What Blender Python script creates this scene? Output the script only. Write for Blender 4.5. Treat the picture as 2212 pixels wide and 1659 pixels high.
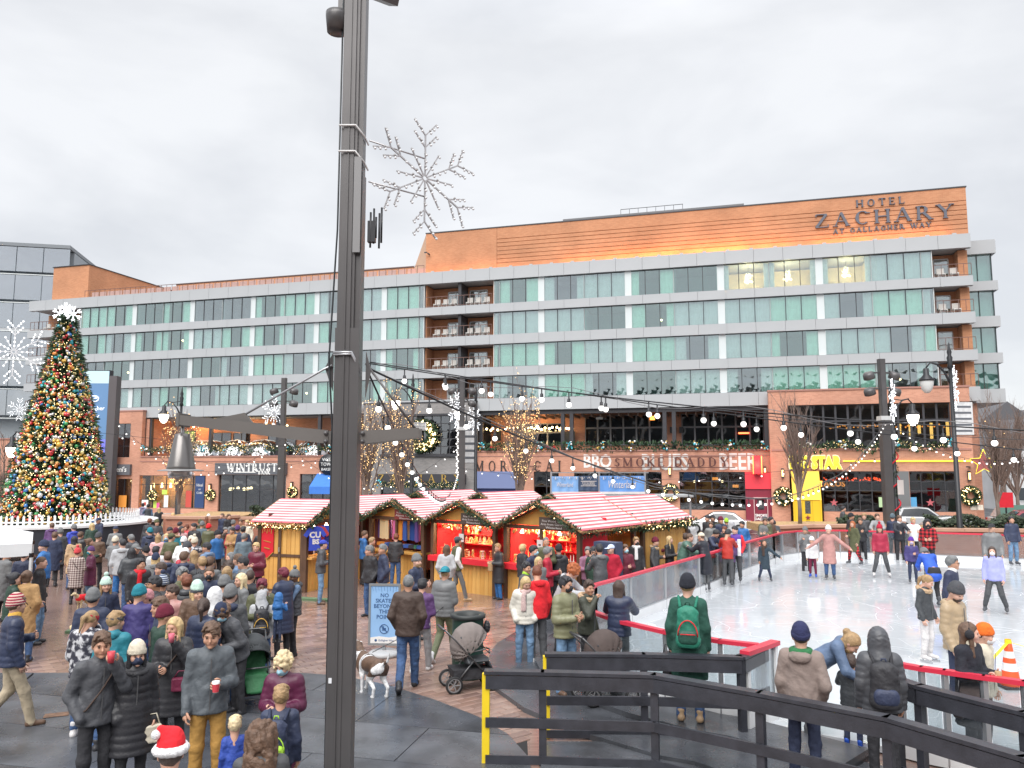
import bpy,bmesh,math,random
import numpy as np
from mathutils import Vector,Matrix
R = math.radians
GK = 0.66            # lamp levels at this exposure
rnd = random.Random(7)
S = bpy.context.scene
COL = S.collection
for o in list(bpy.data.objects):
 bpy.data.objects.remove(o)
# ---------------------------------------------------------------- camera
FPX,CX,CY,HOR,CAMZ = 1662.0,1106.0,829.5,1008.0,3.6   # focal length,centre and horizon on a 2212-wide print
PITCH = math.atan((HOR - CY) / FPX)
cd = bpy.data.cameras.new('camera')
cam = bpy.data.objects.new('camera', cd)
COL.objects.link(cam)
cam.location = (0,0,CAMZ)
cam.rotation_euler = (R(90) + PITCH,0,0)
cd.sensor_width = 36
cd.lens = 36 * FPX / 2212
cd.clip_start,cd.clip_end = 0.1,6000
S.camera = cam
# ---------------------------------------------------------------- sky and sun (bright overcast)
SUN_EL,SUN_ROT = R(48),R(200)
w = bpy.data.worlds.new('World')
S.world = w
w.use_nodes = True
nt = w.node_tree
nt.nodes.clear()
out = nt.nodes.new('ShaderNodeOutputWorld')
bg = nt.nodes.new('ShaderNodeBackground')
sky = nt.nodes.new('ShaderNodeTexSky')
sky.sky_type = 'NISHITA'
sky.sun_disc = False
sky.sun_elevation,sky.sun_rotation = SUN_EL,SUN_ROT
tc = nt.nodes.new('ShaderNodeTexCoord')
mp = nt.nodes.new('ShaderNodeMapping')
mp.inputs['Scale'].default_value = (1.1, 1.1, 2.6)
n1 = nt.nodes.new('ShaderNodeTexNoise')
n1.inputs['Scale'].default_value = 2.3
n1.inputs['Detail'].default_value = 5
n1.inputs['Roughness'].default_value = 0.52
n1.inputs['Distortion'].default_value = 0.25
cr = nt.nodes.new('ShaderNodeValToRGB')
cr.color_ramp.elements[0].position,cr.color_ramp.elements[1].position = 0.36,0.60
cr.color_ramp.elements[0].color = (2.76,2.82,2.94,1)      # thicker grey cloud
cr.color_ramp.elements[1].color = (3.42,3.46,3.54,1)       # thin bright cloud
mx = nt.nodes.new('ShaderNodeMixRGB')
mx.inputs[0].default_value = 0.95                           # overcast: little blue comes through
sepz = nt.nodes.new('ShaderNodeSeparateXYZ')
zr = nt.nodes.new('ShaderNodeMapRange')                     # an overcast sky is brighter overhead than at the horizon
zr.inputs['From Min'].default_value, zr.inputs['From Max'].default_value = 0.5, 1.0
zr.inputs['To Min'].default_value, zr.inputs['To Max'].default_value = 1.0, 2.4
zm = nt.nodes.new('ShaderNodeMixRGB')
zm.blend_type = 'MULTIPLY'
zm.inputs[0].default_value = 1
L = nt.links.new
L(tc.outputs['Generated'], mp.inputs[0]); L(mp.outputs[0], n1.inputs['Vector']); L(n1.outputs['Fac'], cr.inputs[0])
L(sky.outputs[0],mx.inputs[1]); L(cr.outputs[0],mx.inputs[2])
L(tc.outputs['Generated'], sepz.inputs[0]); L(sepz.outputs['Z'], zr.inputs['Value'])
L(mx.outputs[0],zm.inputs[1]); L(zr.outputs[0],zm.inputs[2])
L(zm.outputs[0], bg.inputs['Color']); L(bg.outputs[0], out.inputs['Surface'])
bg.inputs['Strength'].default_value = 0.1
sl = bpy.data.lights.new('sun', 'SUN')
sun = bpy.data.objects.new('sun', sl)
COL.objects.link(sun)
sl.energy,sl.angle,sl.color = 1.3,R(55),(1.0,0.97,0.93)
sun.rotation_euler = (R(90) - SUN_EL,0,R(180) - SUN_ROT)
vs = S.view_settings
vs.view_transform, vs.look, vs.gamma, vs.exposure = 'Standard', 'None', 1, 1.46
vs.use_curve_mapping = False
# ---------------------------------------------------------------- pixel helpers (2212-wide print of the photograph)
def ray(x,y):
 a,b = (x - CX) / FPX,-(y - CY) / FPX
 return Vector((a,math.cos(PITCH) - b * math.sin(PITCH),math.sin(PITCH) + b * math.cos(PITCH)))
def G(x,y,z=0.0):                       # the point at height z seen at that pixel
 d = ray(x,y)
 return Vector((0,0,CAMZ)) + d * ((z - CAMZ) / d.z)
def D(x,y,dist):                        # the point dist metres ahead seen at that pixel
 d = ray(x,y)
 return Vector((0,0,CAMZ)) + d * (dist / d.y)
# ---------------------------------------------------------------- materials
MATS = {}
def srgb(r,g,b):
 f = lambda c: (c / 255) / 12.92 if c / 255 <= 0.04045 else ((c / 255 + 0.055) / 1.055) ** 2.4
 return (f(r),f(g),f(b))
def mat(name,col=(.5,.5,.5),rough=0.7,metal=0.0,var=0.0,vscale=3.0,bump=0.0,bscale=40.0,bdist=.02,emit=None,estr=1.0,
  spec=0.5,coat=0.0,alpha=None,dirt=None):
 if name in MATS: return MATS[name]
 m = bpy.data.materials.new(name)
 m.use_nodes = True
 t = m.node_tree
 p = t.nodes['Principled BSDF']
 p.inputs['Base Color'].default_value = (*col, 1)
 p.inputs['Roughness'].default_value = rough
 p.inputs['Metallic'].default_value = metal
 p.inputs['Specular IOR Level'].default_value = spec
 p.inputs['Coat Weight'].default_value = coat
 if emit:
  p.inputs['Emission Color'].default_value = (*emit, 1)
  p.inputs['Emission Strength'].default_value = estr * GK
 if var or bump:
  c = t.nodes.new('ShaderNodeTexCoord')
  if var:
   n = t.nodes.new('ShaderNodeTexNoise')
   n.inputs['Scale'].default_value = vscale
   n.inputs['Detail'].default_value = 4
   t.links.new(c.outputs['Object'], n.inputs['Vector'])
   r = t.nodes.new('ShaderNodeMapRange')
   r.inputs['From Min'].default_value, r.inputs['From Max'].default_value = 0.3, 0.7
   r.inputs['To Min'].default_value, r.inputs['To Max'].default_value = 1 - var, 1 + var
   t.links.new(n.outputs['Fac'], r.inputs['Value'])
   k = t.nodes.new('ShaderNodeMixRGB')
   k.blend_type = 'MULTIPLY'
   k.inputs[0].default_value = 1
   k.inputs[1].default_value = (*col,1)
   t.links.new(r.outputs[0],k.inputs[2])
   t.links.new(k.outputs[0], p.inputs['Base Color'])
  if bump:
   n = t.nodes.new('ShaderNodeTexNoise')
   n.inputs['Scale'].default_value = bscale
   n.inputs['Detail'].default_value = 3
   t.links.new(c.outputs['Object'], n.inputs['Vector'])
   b = t.nodes.new('ShaderNodeBump')
   b.inputs['Strength'].default_value = bump
   b.inputs['Distance'].default_value = bdist
   t.links.new(n.outputs['Fac'], b.inputs['Height'])
   t.links.new(b.outputs[0], p.inputs['Normal'])
 MATS[name] = m
 return m
def glow(name,col,s):
 return mat(name,col,0.5,emit=col,estr=s)
def glassy(name,tint,refl=0.25,rough=0.02,wave=0.0,wscale=0.6):
 """window glass: tinted see-through plus a mirror layer"""
 if name in MATS: return MATS[name]
 m = bpy.data.materials.new(name)
 m.use_nodes = True
 t = m.node_tree
 t.nodes.clear()
 o = t.nodes.new('ShaderNodeOutputMaterial')
 a = t.nodes.new('ShaderNodeBsdfTransparent')
 a.inputs[0].default_value = (*tint,1)
 g = t.nodes.new('ShaderNodeBsdfGlossy')
 g.inputs['Roughness'].default_value = rough
 g.inputs['Color'].default_value = (0.95, 0.97, 1, 1)
 f = t.nodes.new('ShaderNodeLayerWeight')
 f.inputs['Blend'].default_value = 0.25
 r = t.nodes.new('ShaderNodeMapRange')
 r.inputs['To Min'].default_value, r.inputs['To Max'].default_value = refl, min(1, refl + 0.6)
 x = t.nodes.new('ShaderNodeMixShader')
 t.links.new(f.outputs['Fresnel'], r.inputs['Value'])
 t.links.new(r.outputs[0],x.inputs[0]); t.links.new(a.outputs[0],x.inputs[1]); t.links.new(g.outputs[0],x.inputs[2])
 if wave:
  c = t.nodes.new('ShaderNodeTexCoord')
  n = t.nodes.new('ShaderNodeTexNoise')
  n.inputs['Scale'].default_value = wscale
  n.inputs['Detail'].default_value = 1
  b = t.nodes.new('ShaderNodeBump')
  b.inputs['Strength'].default_value = wave
  b.inputs['Distance'].default_value = 0.1
  t.links.new(c.outputs['Object'], n.inputs['Vector'])
  t.links.new(n.outputs['Fac'], b.inputs['Height']); t.links.new(b.outputs[0], g.inputs['Normal'])
 t.links.new(x.outputs[0], o.inputs['Surface'])
 MATS[name] = m
 return m
def brickmat(name,c1,c2,mortar,sc=1.0,rough=0.85,vertical=True):
 if name in MATS: return MATS[name]
 m = bpy.data.materials.new(name)
 m.use_nodes = True
 t = m.node_tree
 p = t.nodes['Principled BSDF']
 p.inputs['Roughness'].default_value = rough
 c = t.nodes.new('ShaderNodeTexCoord')
 s = t.nodes.new('ShaderNodeSeparateXYZ')
 k = t.nodes.new('ShaderNodeCombineXYZ')
 ad = t.nodes.new('ShaderNodeMath')
 ad.operation = 'ADD'
 t.links.new(c.outputs['Object'], s.inputs[0])
 t.links.new(s.outputs['X'], ad.inputs[0]); t.links.new(s.outputs['Y'], ad.inputs[1])
 t.links.new(ad.outputs[0], k.inputs['X']); t.links.new(s.outputs['Z' if vertical else 'Y'], k.inputs['Y'])
 if not vertical: t.links.new(s.outputs['X'], k.inputs['X'])
 b = t.nodes.new('ShaderNodeTexBrick')
 b.inputs['Color1'].default_value = (*c1, 1); b.inputs['Color2'].default_value = (*c2, 1); b.inputs['Mortar'].default_value = (*mortar, 1)
 b.inputs['Scale'].default_value = 1
 b.inputs['Brick Width'].default_value = 0.30 * sc; b.inputs['Row Height'].default_value = 0.075 * sc
 b.inputs['Mortar Size'].default_value = 0.009 * sc
 b.inputs['Bias'].default_value = 0.0
 t.links.new(k.outputs[0], b.inputs['Vector'])
 n = t.nodes.new('ShaderNodeTexNoise')
 n.inputs['Scale'].default_value = 0.35; n.inputs['Detail'].default_value = 6
 t.links.new(c.outputs['Object'], n.inputs['Vector'])
 r = t.nodes.new('ShaderNodeMapRange')
 r.inputs['From Min'].default_value, r.inputs['From Max'].default_value = 0.3, 0.7
 r.inputs['To Min'].default_value, r.inputs['To Max'].default_value = 0.84, 1.14
 t.links.new(n.outputs['Fac'], r.inputs['Value'])
 q = t.nodes.new('ShaderNodeMixRGB')
 q.blend_type = 'MULTIPLY'; q.inputs[0].default_value = 1
 t.links.new(b.outputs['Color'], q.inputs[1]); t.links.new(r.outputs[0], q.inputs[2])
 t.links.new(q.outputs[0], p.inputs['Base Color'])
 MATS[name] = m
 return m
# ---------------------------------------------------------------- mesh builder
class MB:
 def __init__(s): s.v = []; s.f = []; s.m = []; s.sm = []
 def add(s,vs,fs,mi=0,smooth=False):
  b = len(s.v)
  s.v += [tuple(v) for v in vs]
  for f in fs: s.f.append(tuple(b + i for i in f)); s.m.append(mi); s.sm.append(smooth)
  return s
 def box(s,c,d,mi=0,M=None):
  x,y,z = d[0] / 2,d[1] / 2,d[2] / 2
  vs = [Vector((sx * x,sy * y,sz * z)) for sz in (-1,1) for sy in (-1,1) for sx in (-1,1)]
  if M is not None: vs = [M @ v for v in vs]
  vs = [v + Vector(c) for v in vs]
  return s.add(vs,[(0,2,3,1),(4,5,7,6),(0,1,5,4),(2,6,7,3),(0,4,6,2),(1,3,7,5)],mi)
 def box2(s,x0,x1,y0,y1,z0,z1,mi=0):
  return s.box(((x0 + x1) / 2,(y0 + y1) / 2,(z0 + z1) / 2),(abs(x1 - x0),abs(y1 - y0),abs(z1 - z0)),mi)
 def bar(s,a,b,w,h=None,mi=0,up=(0,0,1)):
  a,b = Vector(a),Vector(b)
  d = b - a
  if d.length < 1e-6: return s
  z = d.normalized()
  u = Vector(up)
  if abs(z.dot(u)) > .99: u = Vector((0,1,0))
  x = u.cross(z).normalized(); y = z.cross(x)
  M = Matrix((x,y,z)).transposed()
  return s.box((a + b) / 2,(w,h or w,d.length),mi,M)
 def tube(s,pts,r,n=6,mi=0,cap=True,smooth=True):
  pts = [Vector(p) for p in pts]
  rs = r if hasattr(r, '__len__') else [r] * len(pts)
  vs,fs = [],[]
  pu = None
  for i,p in enumerate(pts):
   d = (pts[min(i + 1,len(pts) - 1)] - pts[max(i - 1,0)])
   d = d.normalized() if d.length > 1e-9 else Vector((0,0,1))
   u = pu if pu is not None else (Vector((0,0,1)) if abs(d.z) < .9 else Vector((1,0,0)))
   x = u.cross(d)
   x = x.normalized() if x.length > 1e-6 else d.orthogonal().normalized()
   y = d.cross(x); pu = y
   for k in range(n):
    a = 2 * math.pi * k / n
    vs.append(p + (x * math.cos(a) + y * math.sin(a)) * rs[i])
  for i in range(len(pts) - 1):
   for k in range(n):
    q = (k + 1) % n
    fs.append((i * n + k,i * n + q,(i + 1) * n + q,(i + 1) * n + k))
  s.add(vs,fs,mi,smooth)
  if cap:
   b = len(s.v) - len(vs)
   s.f.append(tuple(b + k for k in range(n))[::-1]); s.m.append(mi); s.sm.append(False)
   b = len(s.v) - n
   s.f.append(tuple(b + k for k in range(n))); s.m.append(mi); s.sm.append(False)
  return s
 def lathe(s,prof,c=(0,0,0),n=16,mi=0,M=None,smooth=True):
  vs,fs = [],[]
  for r,z in prof:
   for k in range(n):
    a = 2 * math.pi * k / n
    v = Vector((r * math.cos(a),r * math.sin(a),z))
    vs.append((M @ v if M is not None else v) + Vector(c))
  for i in range(len(prof) - 1):
   for k in range(n):
    q = (k + 1) % n
    fs.append((i * n + k,i * n + q,(i + 1) * n + q,(i + 1) * n + k))
  return s.add(vs,fs,mi,smooth)
 def ball(s,c,r,mi=0,nu=10,nv=6,sc=(1,1,1)):
  c = Vector(c); vs = [c + Vector((0,0,r * sc[2]))]
  fs = []
  for i in range(1,nv):
   t = math.pi * i / nv
   for k in range(nu):
    a = 2 * math.pi * k / nu
    vs.append(c + Vector((r * sc[0] * math.sin(t) * math.cos(a),r * sc[1] * math.sin(t) * math.sin(a),r * sc[2] * math.cos(t))))
  vs.append(c - Vector((0,0,r * sc[2])))
  for k in range(nu): fs.append((0,1 + k,1 + (k + 1) % nu))
  for i in range(nv - 2):
   for k in range(nu):
    a,b = 1 + i * nu + k,1 + i * nu + (k + 1) % nu
    fs.append((a,a + nu,b + nu,b))
  e = len(vs) - 1
  for k in range(nu): fs.append((e,1 + (nv - 2) * nu + (k + 1) % nu,1 + (nv - 2) * nu + k))
  return s.add(vs,fs,mi,True)
 def octa(s,c,r,mi=0):
  x,y,z = c
  return s.add([(x + r,y,z),(x - r,y,z),(x,y + r,z),(x,y - r,z),(x,y,z + r),(x,y,z - r)],
      [(0,2,4),(2,1,4),(1,3,4),(3,0,4),(2,0,5),(1,2,5),(3,1,5),(0,3,5)],mi,True)
 def prism(s,poly,axis,a0,a1,mi=0):
  """extrude a 2-D outline along axis 0/1/2; outline gives the other two coordinates in order"""
  def P(q,a):
   v = list(q); v.insert(axis,a); return v
  n = len(poly)
  vs = [P(q,a0) for q in poly] + [P(q,a1) for q in poly]
  fs = [tuple(range(n))[::-1],tuple(range(n,2 * n))] + [(i,(i + 1) % n,n + (i + 1) % n,n + i) for i in range(n)]
  return s.add(vs,fs,mi)
 def mesh(s,name,mats):
  me = bpy.data.meshes.new(name)
  me.from_pydata(s.v,[],s.f)
  for m in (mats if isinstance(mats,(list,tuple)) else [mats]): me.materials.append(m)
  if s.m:
   me.polygons.foreach_set('material_index', s.m)
   me.polygons.foreach_set('use_smooth', s.sm)
  me.update()
  return me
 def build(s,name,mats,parent=None,loc=None,rotz=None):
  return put(name,s.mesh(name,mats),parent,loc,rotz)
def put(name,me,parent=None,loc=None,rotz=None,rot=None):
 o = bpy.data.objects.new(name,me)
 COL.objects.link(o)
 if parent: o.parent = parent
 if loc is not None: o.location = loc
 if rotz is not None: o.rotation_euler = (0,0,rotz)
 if rot is not None: o.rotation_euler = rot
 return o
def thing(name,label,cat,loc=(0,0,0),rotz=0.0,group=None):
 o = bpy.data.objects.new(name,None)
 COL.objects.link(o)
 o.empty_display_size = 0.2
 o.location = loc; o.rotation_euler = (0,0,rotz)
 return tag(o,label,cat,group)
def tag(o,label=None,cat=None,group=None,kind=None):
 if label: o['label'] = label
 if cat: o['category'] = cat
 if group: o['group'] = group
 if kind: o['kind'] = kind
 return o
def copy_tree(o,parent=None):
 kids = list(o.children)
 c = o.copy(); COL.objects.link(c)
 if parent: c.parent = parent
 for k in kids: copy_tree(k,c)
 return c
def text(body, size, mt, parent=None, loc=(0, 0, 0), rot=(R(90), 0, 0), ext=0.01, align='CENTER', name='lettering', shear=0, offset=0, space=1.0, fit=None, rotz=None, fith=None):
 """raised lettering as a mesh; fit stretches it to that width, fith to that height"""
 cu = bpy.data.curves.new('outline', 'FONT')
 cu.body = body; cu.size = size; cu.extrude = ext; cu.align_x = align; cu.align_y = 'CENTER'
 cu.shear = shear; cu.offset = offset; cu.space_character = space
 cu.resolution_u = 2
 t = bpy.data.objects.new('outline', cu)
 COL.objects.link(t)
 dg = bpy.context.evaluated_depsgraph_get()
 me = bpy.data.meshes.new_from_object(t.evaluated_get(dg))
 bpy.data.objects.remove(t); bpy.data.curves.remove(cu)
 me.name = name
 me.materials.clear(); me.materials.append(mt)
 n = len(me.vertices)
 if n and (fit or fith):
  co = np.empty(n * 3); me.vertices.foreach_get('co', co); co = co.reshape(-1, 3)
  for ax,f in ((0,fit),(1,fith)):
   if f:
    lo,hi = co[:,ax].min(),co[:,ax].max()
    co[:,ax] = (co[:,ax] - (lo + hi) / 2) * f / max(1e-6,hi - lo)
  me.vertices.foreach_set('co', co.ravel())
 o = put(name,me,parent,loc)
 o.rotation_euler = rot
 return o
# serif capitals as strokes on a 1-high box: (x0,y0,x1,y1,heavy) and arcs
GLY = {
 'H': (.86, [(.14,0,.14,1,1),(.72,0,.72,1,1),(.14,.5,.72,.5,0)], [(.14,0),(.14,1),(.72,0),(.72,1)]),
 'O': (.96, [('arc',.48,.5,.40,.5,0,360)], []),
 'T': (.78, [(.39,0,.39,1,1),(.05,.97,.73,.97,0),(.05,.97,.05,.78,0),(.73,.97,.73,.78,0)], [(.39,0)]),
 'E': (.70, [(.14,0,.14,1,1),(.14,.03,.62,.03,0),(.14,.97,.60,.97,0),(.14,.5,.5,.5,0),(.62,.03,.62,.2,0),(.6,.97,.6,.82,0)], [(.14,0),(.14,1)]),
 'L': (.68, [(.14,0,.14,1,1),(.14,.03,.60,.03,0),(.6,.03,.6,.22,0)], [(.14,0),(.14,1)]),
 'Z': (.82, [(.1,.03,.66,.97,1),(.1,.97,.68,.97,0),(.06,.03,.74,.03,0),(.1,.97,.1,.8,0),(.74,.03,.74,.2,0)], []),
 'A': (.90, [(.1,0,.42,1,0),(.42,1,.76,0,1),(.2,.36,.62,.36,0)], [(.1,0),(.76,0)]),
 'C': (.86, [('arc',.46,.5,.38,.5,48,312)], [(.72,.86)]),
 'R': (.86, [(.14,0,.14,1,1),('arc',.36,.74,.24,.25,-90,90),(.14,.985,.36,.985,0),(.14,.49,.36,.49,0),(.4,.5,.74,0,1)], [(.14,0),(.14,1),(.74,0)]),
 'Y': (.84, [(.42,0,.42,.48,1),(.08,1,.42,.48,1),(.74,1,.42,.48,0)], [(.42,0),(.08,1),(.74,1)]),
 'G': (.90, [('arc',.46,.5,.38,.5,48,320),(.76,.08,.76,.44,1)], [(.72,.86),(.76,.44)]),
 'W': (1.2, [(.08,1,.34,0,1),(.34,0,.6,1,0),(.6,1,.86,0,1),(.86,0,1.12,1,0)], [(.08,1),(.6,1),(1.12,1)]),
 'I': (.36, [(.18,0,.18,1,1)], [(.18,0),(.18,1)]),
 'N': (.90, [(.14,0,.14,1,0),(.14,1,.74,0,1),(.74,0,.74,1,0)], [(.14,0),(.14,1),(.74,1)]),
 'U': (.88, [(.14,1,.14,.35,1),('arc',.44,.35,.30,.35,180,360),(.74,.35,.74,1,0)], [(.14,1),(.74,1)]),
 'S': (.66, [('arc',.34,.74,.22,.26,30,270),('arc',.34,.26,.24,.26,-150,90)], [(.53,.87),(.13,.13)]),
 'B': (.74, [(.14,0,.14,1,1),('arc',.36,.75,.2,.24,-90,90),('arc',.36,.26,.26,.25,-90,90),(.14,.985,.36,.985,0),(.14,.5,.36,.5,0),(.14,.015,.36,.015,0)], [(.14,0),(.14,1)]),
 'K': (.84, [(.14,0,.14,1,1),(.7,1,.18,.45,0),(.3,.55,.74,0,1)], [(.14,0),(.14,1),(.7,1),(.74,0)]),
 'D': (.88, [(.14,0,.14,1,1),('arc',.36,.5,.38,.49,-90,90),(.14,.985,.36,.985,0),(.14,.015,.36,.015,0)], [(.14,0),(.14,1)]),
 'M': (1.06, [(.14,0,.14,1,0),(.14,1,.5,.1,1),(.5,.1,.88,1,0),(.88,0,.88,1,1)], [(.14,0),(.88,0),(.14,1),(.88,1)]),
 'P': (.74, [(.14,0,.14,1,1),('arc',.36,.74,.24,.25,-90,90),(.14,.985,.36,.985,0),(.14,.49,.36,.49,0)], [(.14,0),(.14,1)]),
 ' ': (.5, [], []),
}
def serif(body, h, mt, parent, loc, depth=0.08, heavy=.15, light=.055, space=.10, name='lettering', each=True, sx=1.0):
 """serif lettering in the x-z plane of parent, centred at loc; one mesh per letter"""
 W = sum(GLY[c][0] * sx + space for c in body) * h - space * h
 x = -W / 2
 for ch in body:
  wd,st,se = GLY[ch]
  mb = MB()
  for q in st:
   if q[0] == 'arc':
    _,cx,cz,rx,rz,a0,a1 = q
    n = max(6,int(abs(a1 - a0) / 18))
    vs,fs = [],[]
    for i in range(n + 1):
     a = R(a0 + (a1 - a0) * i / n)
     t = light + (heavy - light) * abs(math.cos(a)) ** 1.2
     for (ro,ro2,yy) in ((0,0,-depth),(t,light,-depth),(t,light,0),(0,0,0)):
      vs.append((((cx + (rx - ro) * math.cos(a)) * sx) * h,yy,(cz + (rz - ro2) * math.sin(a) - .5) * h))
    for i in range(n):
     for k in range(4):
      a_,b_ = i * 4 + k,i * 4 + (k + 1) % 4
      fs.append((a_,b_,b_ + 4,a_ + 4))
    mb.add(vs,fs)
   else:
    x0,z0,x1,z1,hv = q
    mb.bar((x0 * sx * h,-depth / 2 - rnd.random() * .004,(z0 - .5) * h),(x1 * sx * h,-depth / 2,(z1 - .5) * h),(heavy if hv else light) * h,depth,up=(0,1,0))
  for (sx_,sz_) in se:
   zz = (sz_ - .5) * h + (light / 2 * h if sz_ < .3 else (-light / 2 * h if sz_ > .7 else 0))
   mb.box((sx_ * sx * h,-depth / 2 - .003,zz),(.27 * sx * h,depth,light * .8 * h))
  if mb.v: mb.build(name,mt,parent,(loc[0] + x,loc[1],loc[2]))
  x += (wd * sx + space) * h
# ================================================================ HOTEL
HO = Vector(((1465 - CX) / FPX * 68,68,0))
HA = -math.atan2(1662,5926)
HM = Matrix.Translation(HO) @ Matrix.Rotation(HA, 4, 'Z')
HI = HM.inverted()
def F(x,y,yo=0.0):                       # where that pixel falls on the facade plane: (metres along,height)
 o,d = HI @ Vector((0,0,CAMZ)),HI.to_3x3() @ ray(x,y)
 k = (yo - o.y) / d.y
 p = o + d * k
 return p.x,p.z
def FR(x0,y0,x1,y1,yo=0.0):
 ym,xm = (y0 + y1) / 2,(x0 + x1) / 2
 return F(x0,ym,yo)[0],F(x1,ym,yo)[0],F(xm,y1,yo)[1],F(xm,y0,yo)[1]
BRK = brickmat('brick_terracotta', (.56, .255, .13), (.47, .195, .095), (.54, .30, .18))
BRKP = brickmat('brick_podium', (.60, .29, .195), (.49, .22, .145), (.55, .33, .24))
BRKG = brickmat('brick_grey', (.27, .255, .25), (.20, .19, .19), (.30, .29, .28))
MET = mat('fascia_metal', (.415, .43, .445), .45, var=.05, vscale=.25)
METD = mat('dark_bronze_metal', (.045, .045, .052), .45, var=.1)
MULL = mat('mullion_dark', (.035, .04, .045), .4)
MULLW = mat('mullion_pale', (.66, .70, .70), .4)
WHITEP = mat('white_panel', (.62, .67, .68), .4)
GREEN = glassy('glass_green', (.76, .94, .89), .22, wave=.25, wscale=1.2)
GREY = glassy('glass_grey', (.80, .91, .90), .24, wave=.25, wscale=1.2)
DARKG = glassy('glass_dark', (.46, .50, .54), .17, wave=.3)
CURT = mat('curtain_cloth', (.88, .87, .83), .9, var=.08, vscale=2)
ROOM = mat('room_dark', (.50, .52, .54), .9)
ROOML = mat('room_pale', (.75, .62, .42), .9)
WARM = glow('warm_bulb', (1, .72, .34), 7)
WHITEB = glow('white_bulb', (1, .96, .9), 2.2)
hotel = thing('hotel', 'long brick and glass hotel with lit wall sign across the street', 'hotel', HO, HA)
RW = [(21.45,19.1),(18.3,16.1),(15.2,13.0),(12.15,10.0)]
BANDS = [(22.62,21.45),(19.1,18.3),(16.1,15.2),(13.0,12.15),(10.0,8.85)]
# --- horizontal metal bands,panel by panel
def band(s0,s1,z1,z0,y0,y1,wd=2.45):
 n = max(1,round((s1 - s0) / wd)); q = (s1 - s0) / n
 me = MB().box((0, 0, 0), (q - .02, y1 - y0, z1 - z0)).mesh('fascia_panel', MET)
 for i in range(n):
  put('fascia_panel', me, hotel, (s0 + q * (i + .5), (y0 + y1) / 2 + (i % 3 - 1) * .003, (z0 + z1) / 2))
for (zt,zb) in BANDS:
 band(-73.2,23.8,zt,zb,-.25,.25)
core = MB()
for (zt,zb) in BANDS: core.box2(-73.1,23.7,.26,6,zb + .12,zt - .12)
core.box2(-73.0,23.6,6.0,15.9,-1.2,22.5)
core.build('floor_slab', mat('slab_concrete', (.40, .39, .39), .9), hotel)
# --- glazed rows
P1 = 1.25
def bays(s0,s1,seq):
 """seq items: number of panes, or 'W' for a solid white panel; stretched to fit"""
 tot = sum((.42 if q == 'W' else q) for q in seq)
 k = (s1 - s0) / tot
 r,s = [],s0
 for q in seq:
  wdt = (.42 if q == 'W' else q) * k
  r.append((q,s,s + wdt)); s += wdt
 return r
SEQ_R = [.45, 3, 'W', 3, 3, 'W', 3, 3, 'W', 3, 3, 'W', 3, 3, .65]
SEQ_L = [3, 3, 'W', 3, 3, 'W', 3, 3, 'W', 3, 3, 'W', 3, 3, 'W', 3, .45]
pane_cache = {}
def pane_mesh(wd,h,m):
 k = (round(wd,3),round(h,3),m.name)
 if k not in pane_cache: pane_cache[k] = MB().box((0, 0, 0), (wd - .05, .024, h - .06)).mesh('pane', m)
 return pane_cache[k]
def curtain_mesh(wd,h):
 k = ('c', round(wd, 2), round(h, 2))
 if k not in pane_cache:
  mb = MB(); n = max(6,int(wd / .085))
  vs = [((i / n - .5) * wd,.028 * math.sin(i * 1.9) + .02 * math.sin(i * .7),z) for z in (-h / 2,h / 2) for i in range(n + 1)]
  mb.add(vs,[(i,i + 1,n + 2 + i,n + 1 + i) for i in range(n)],0,True)
  pane_cache[k] = mb.mesh('curtain', CURT)
 return pane_cache[k]
rr = random.Random(21)
rooms,lit_rooms = MB(),MB()
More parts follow.
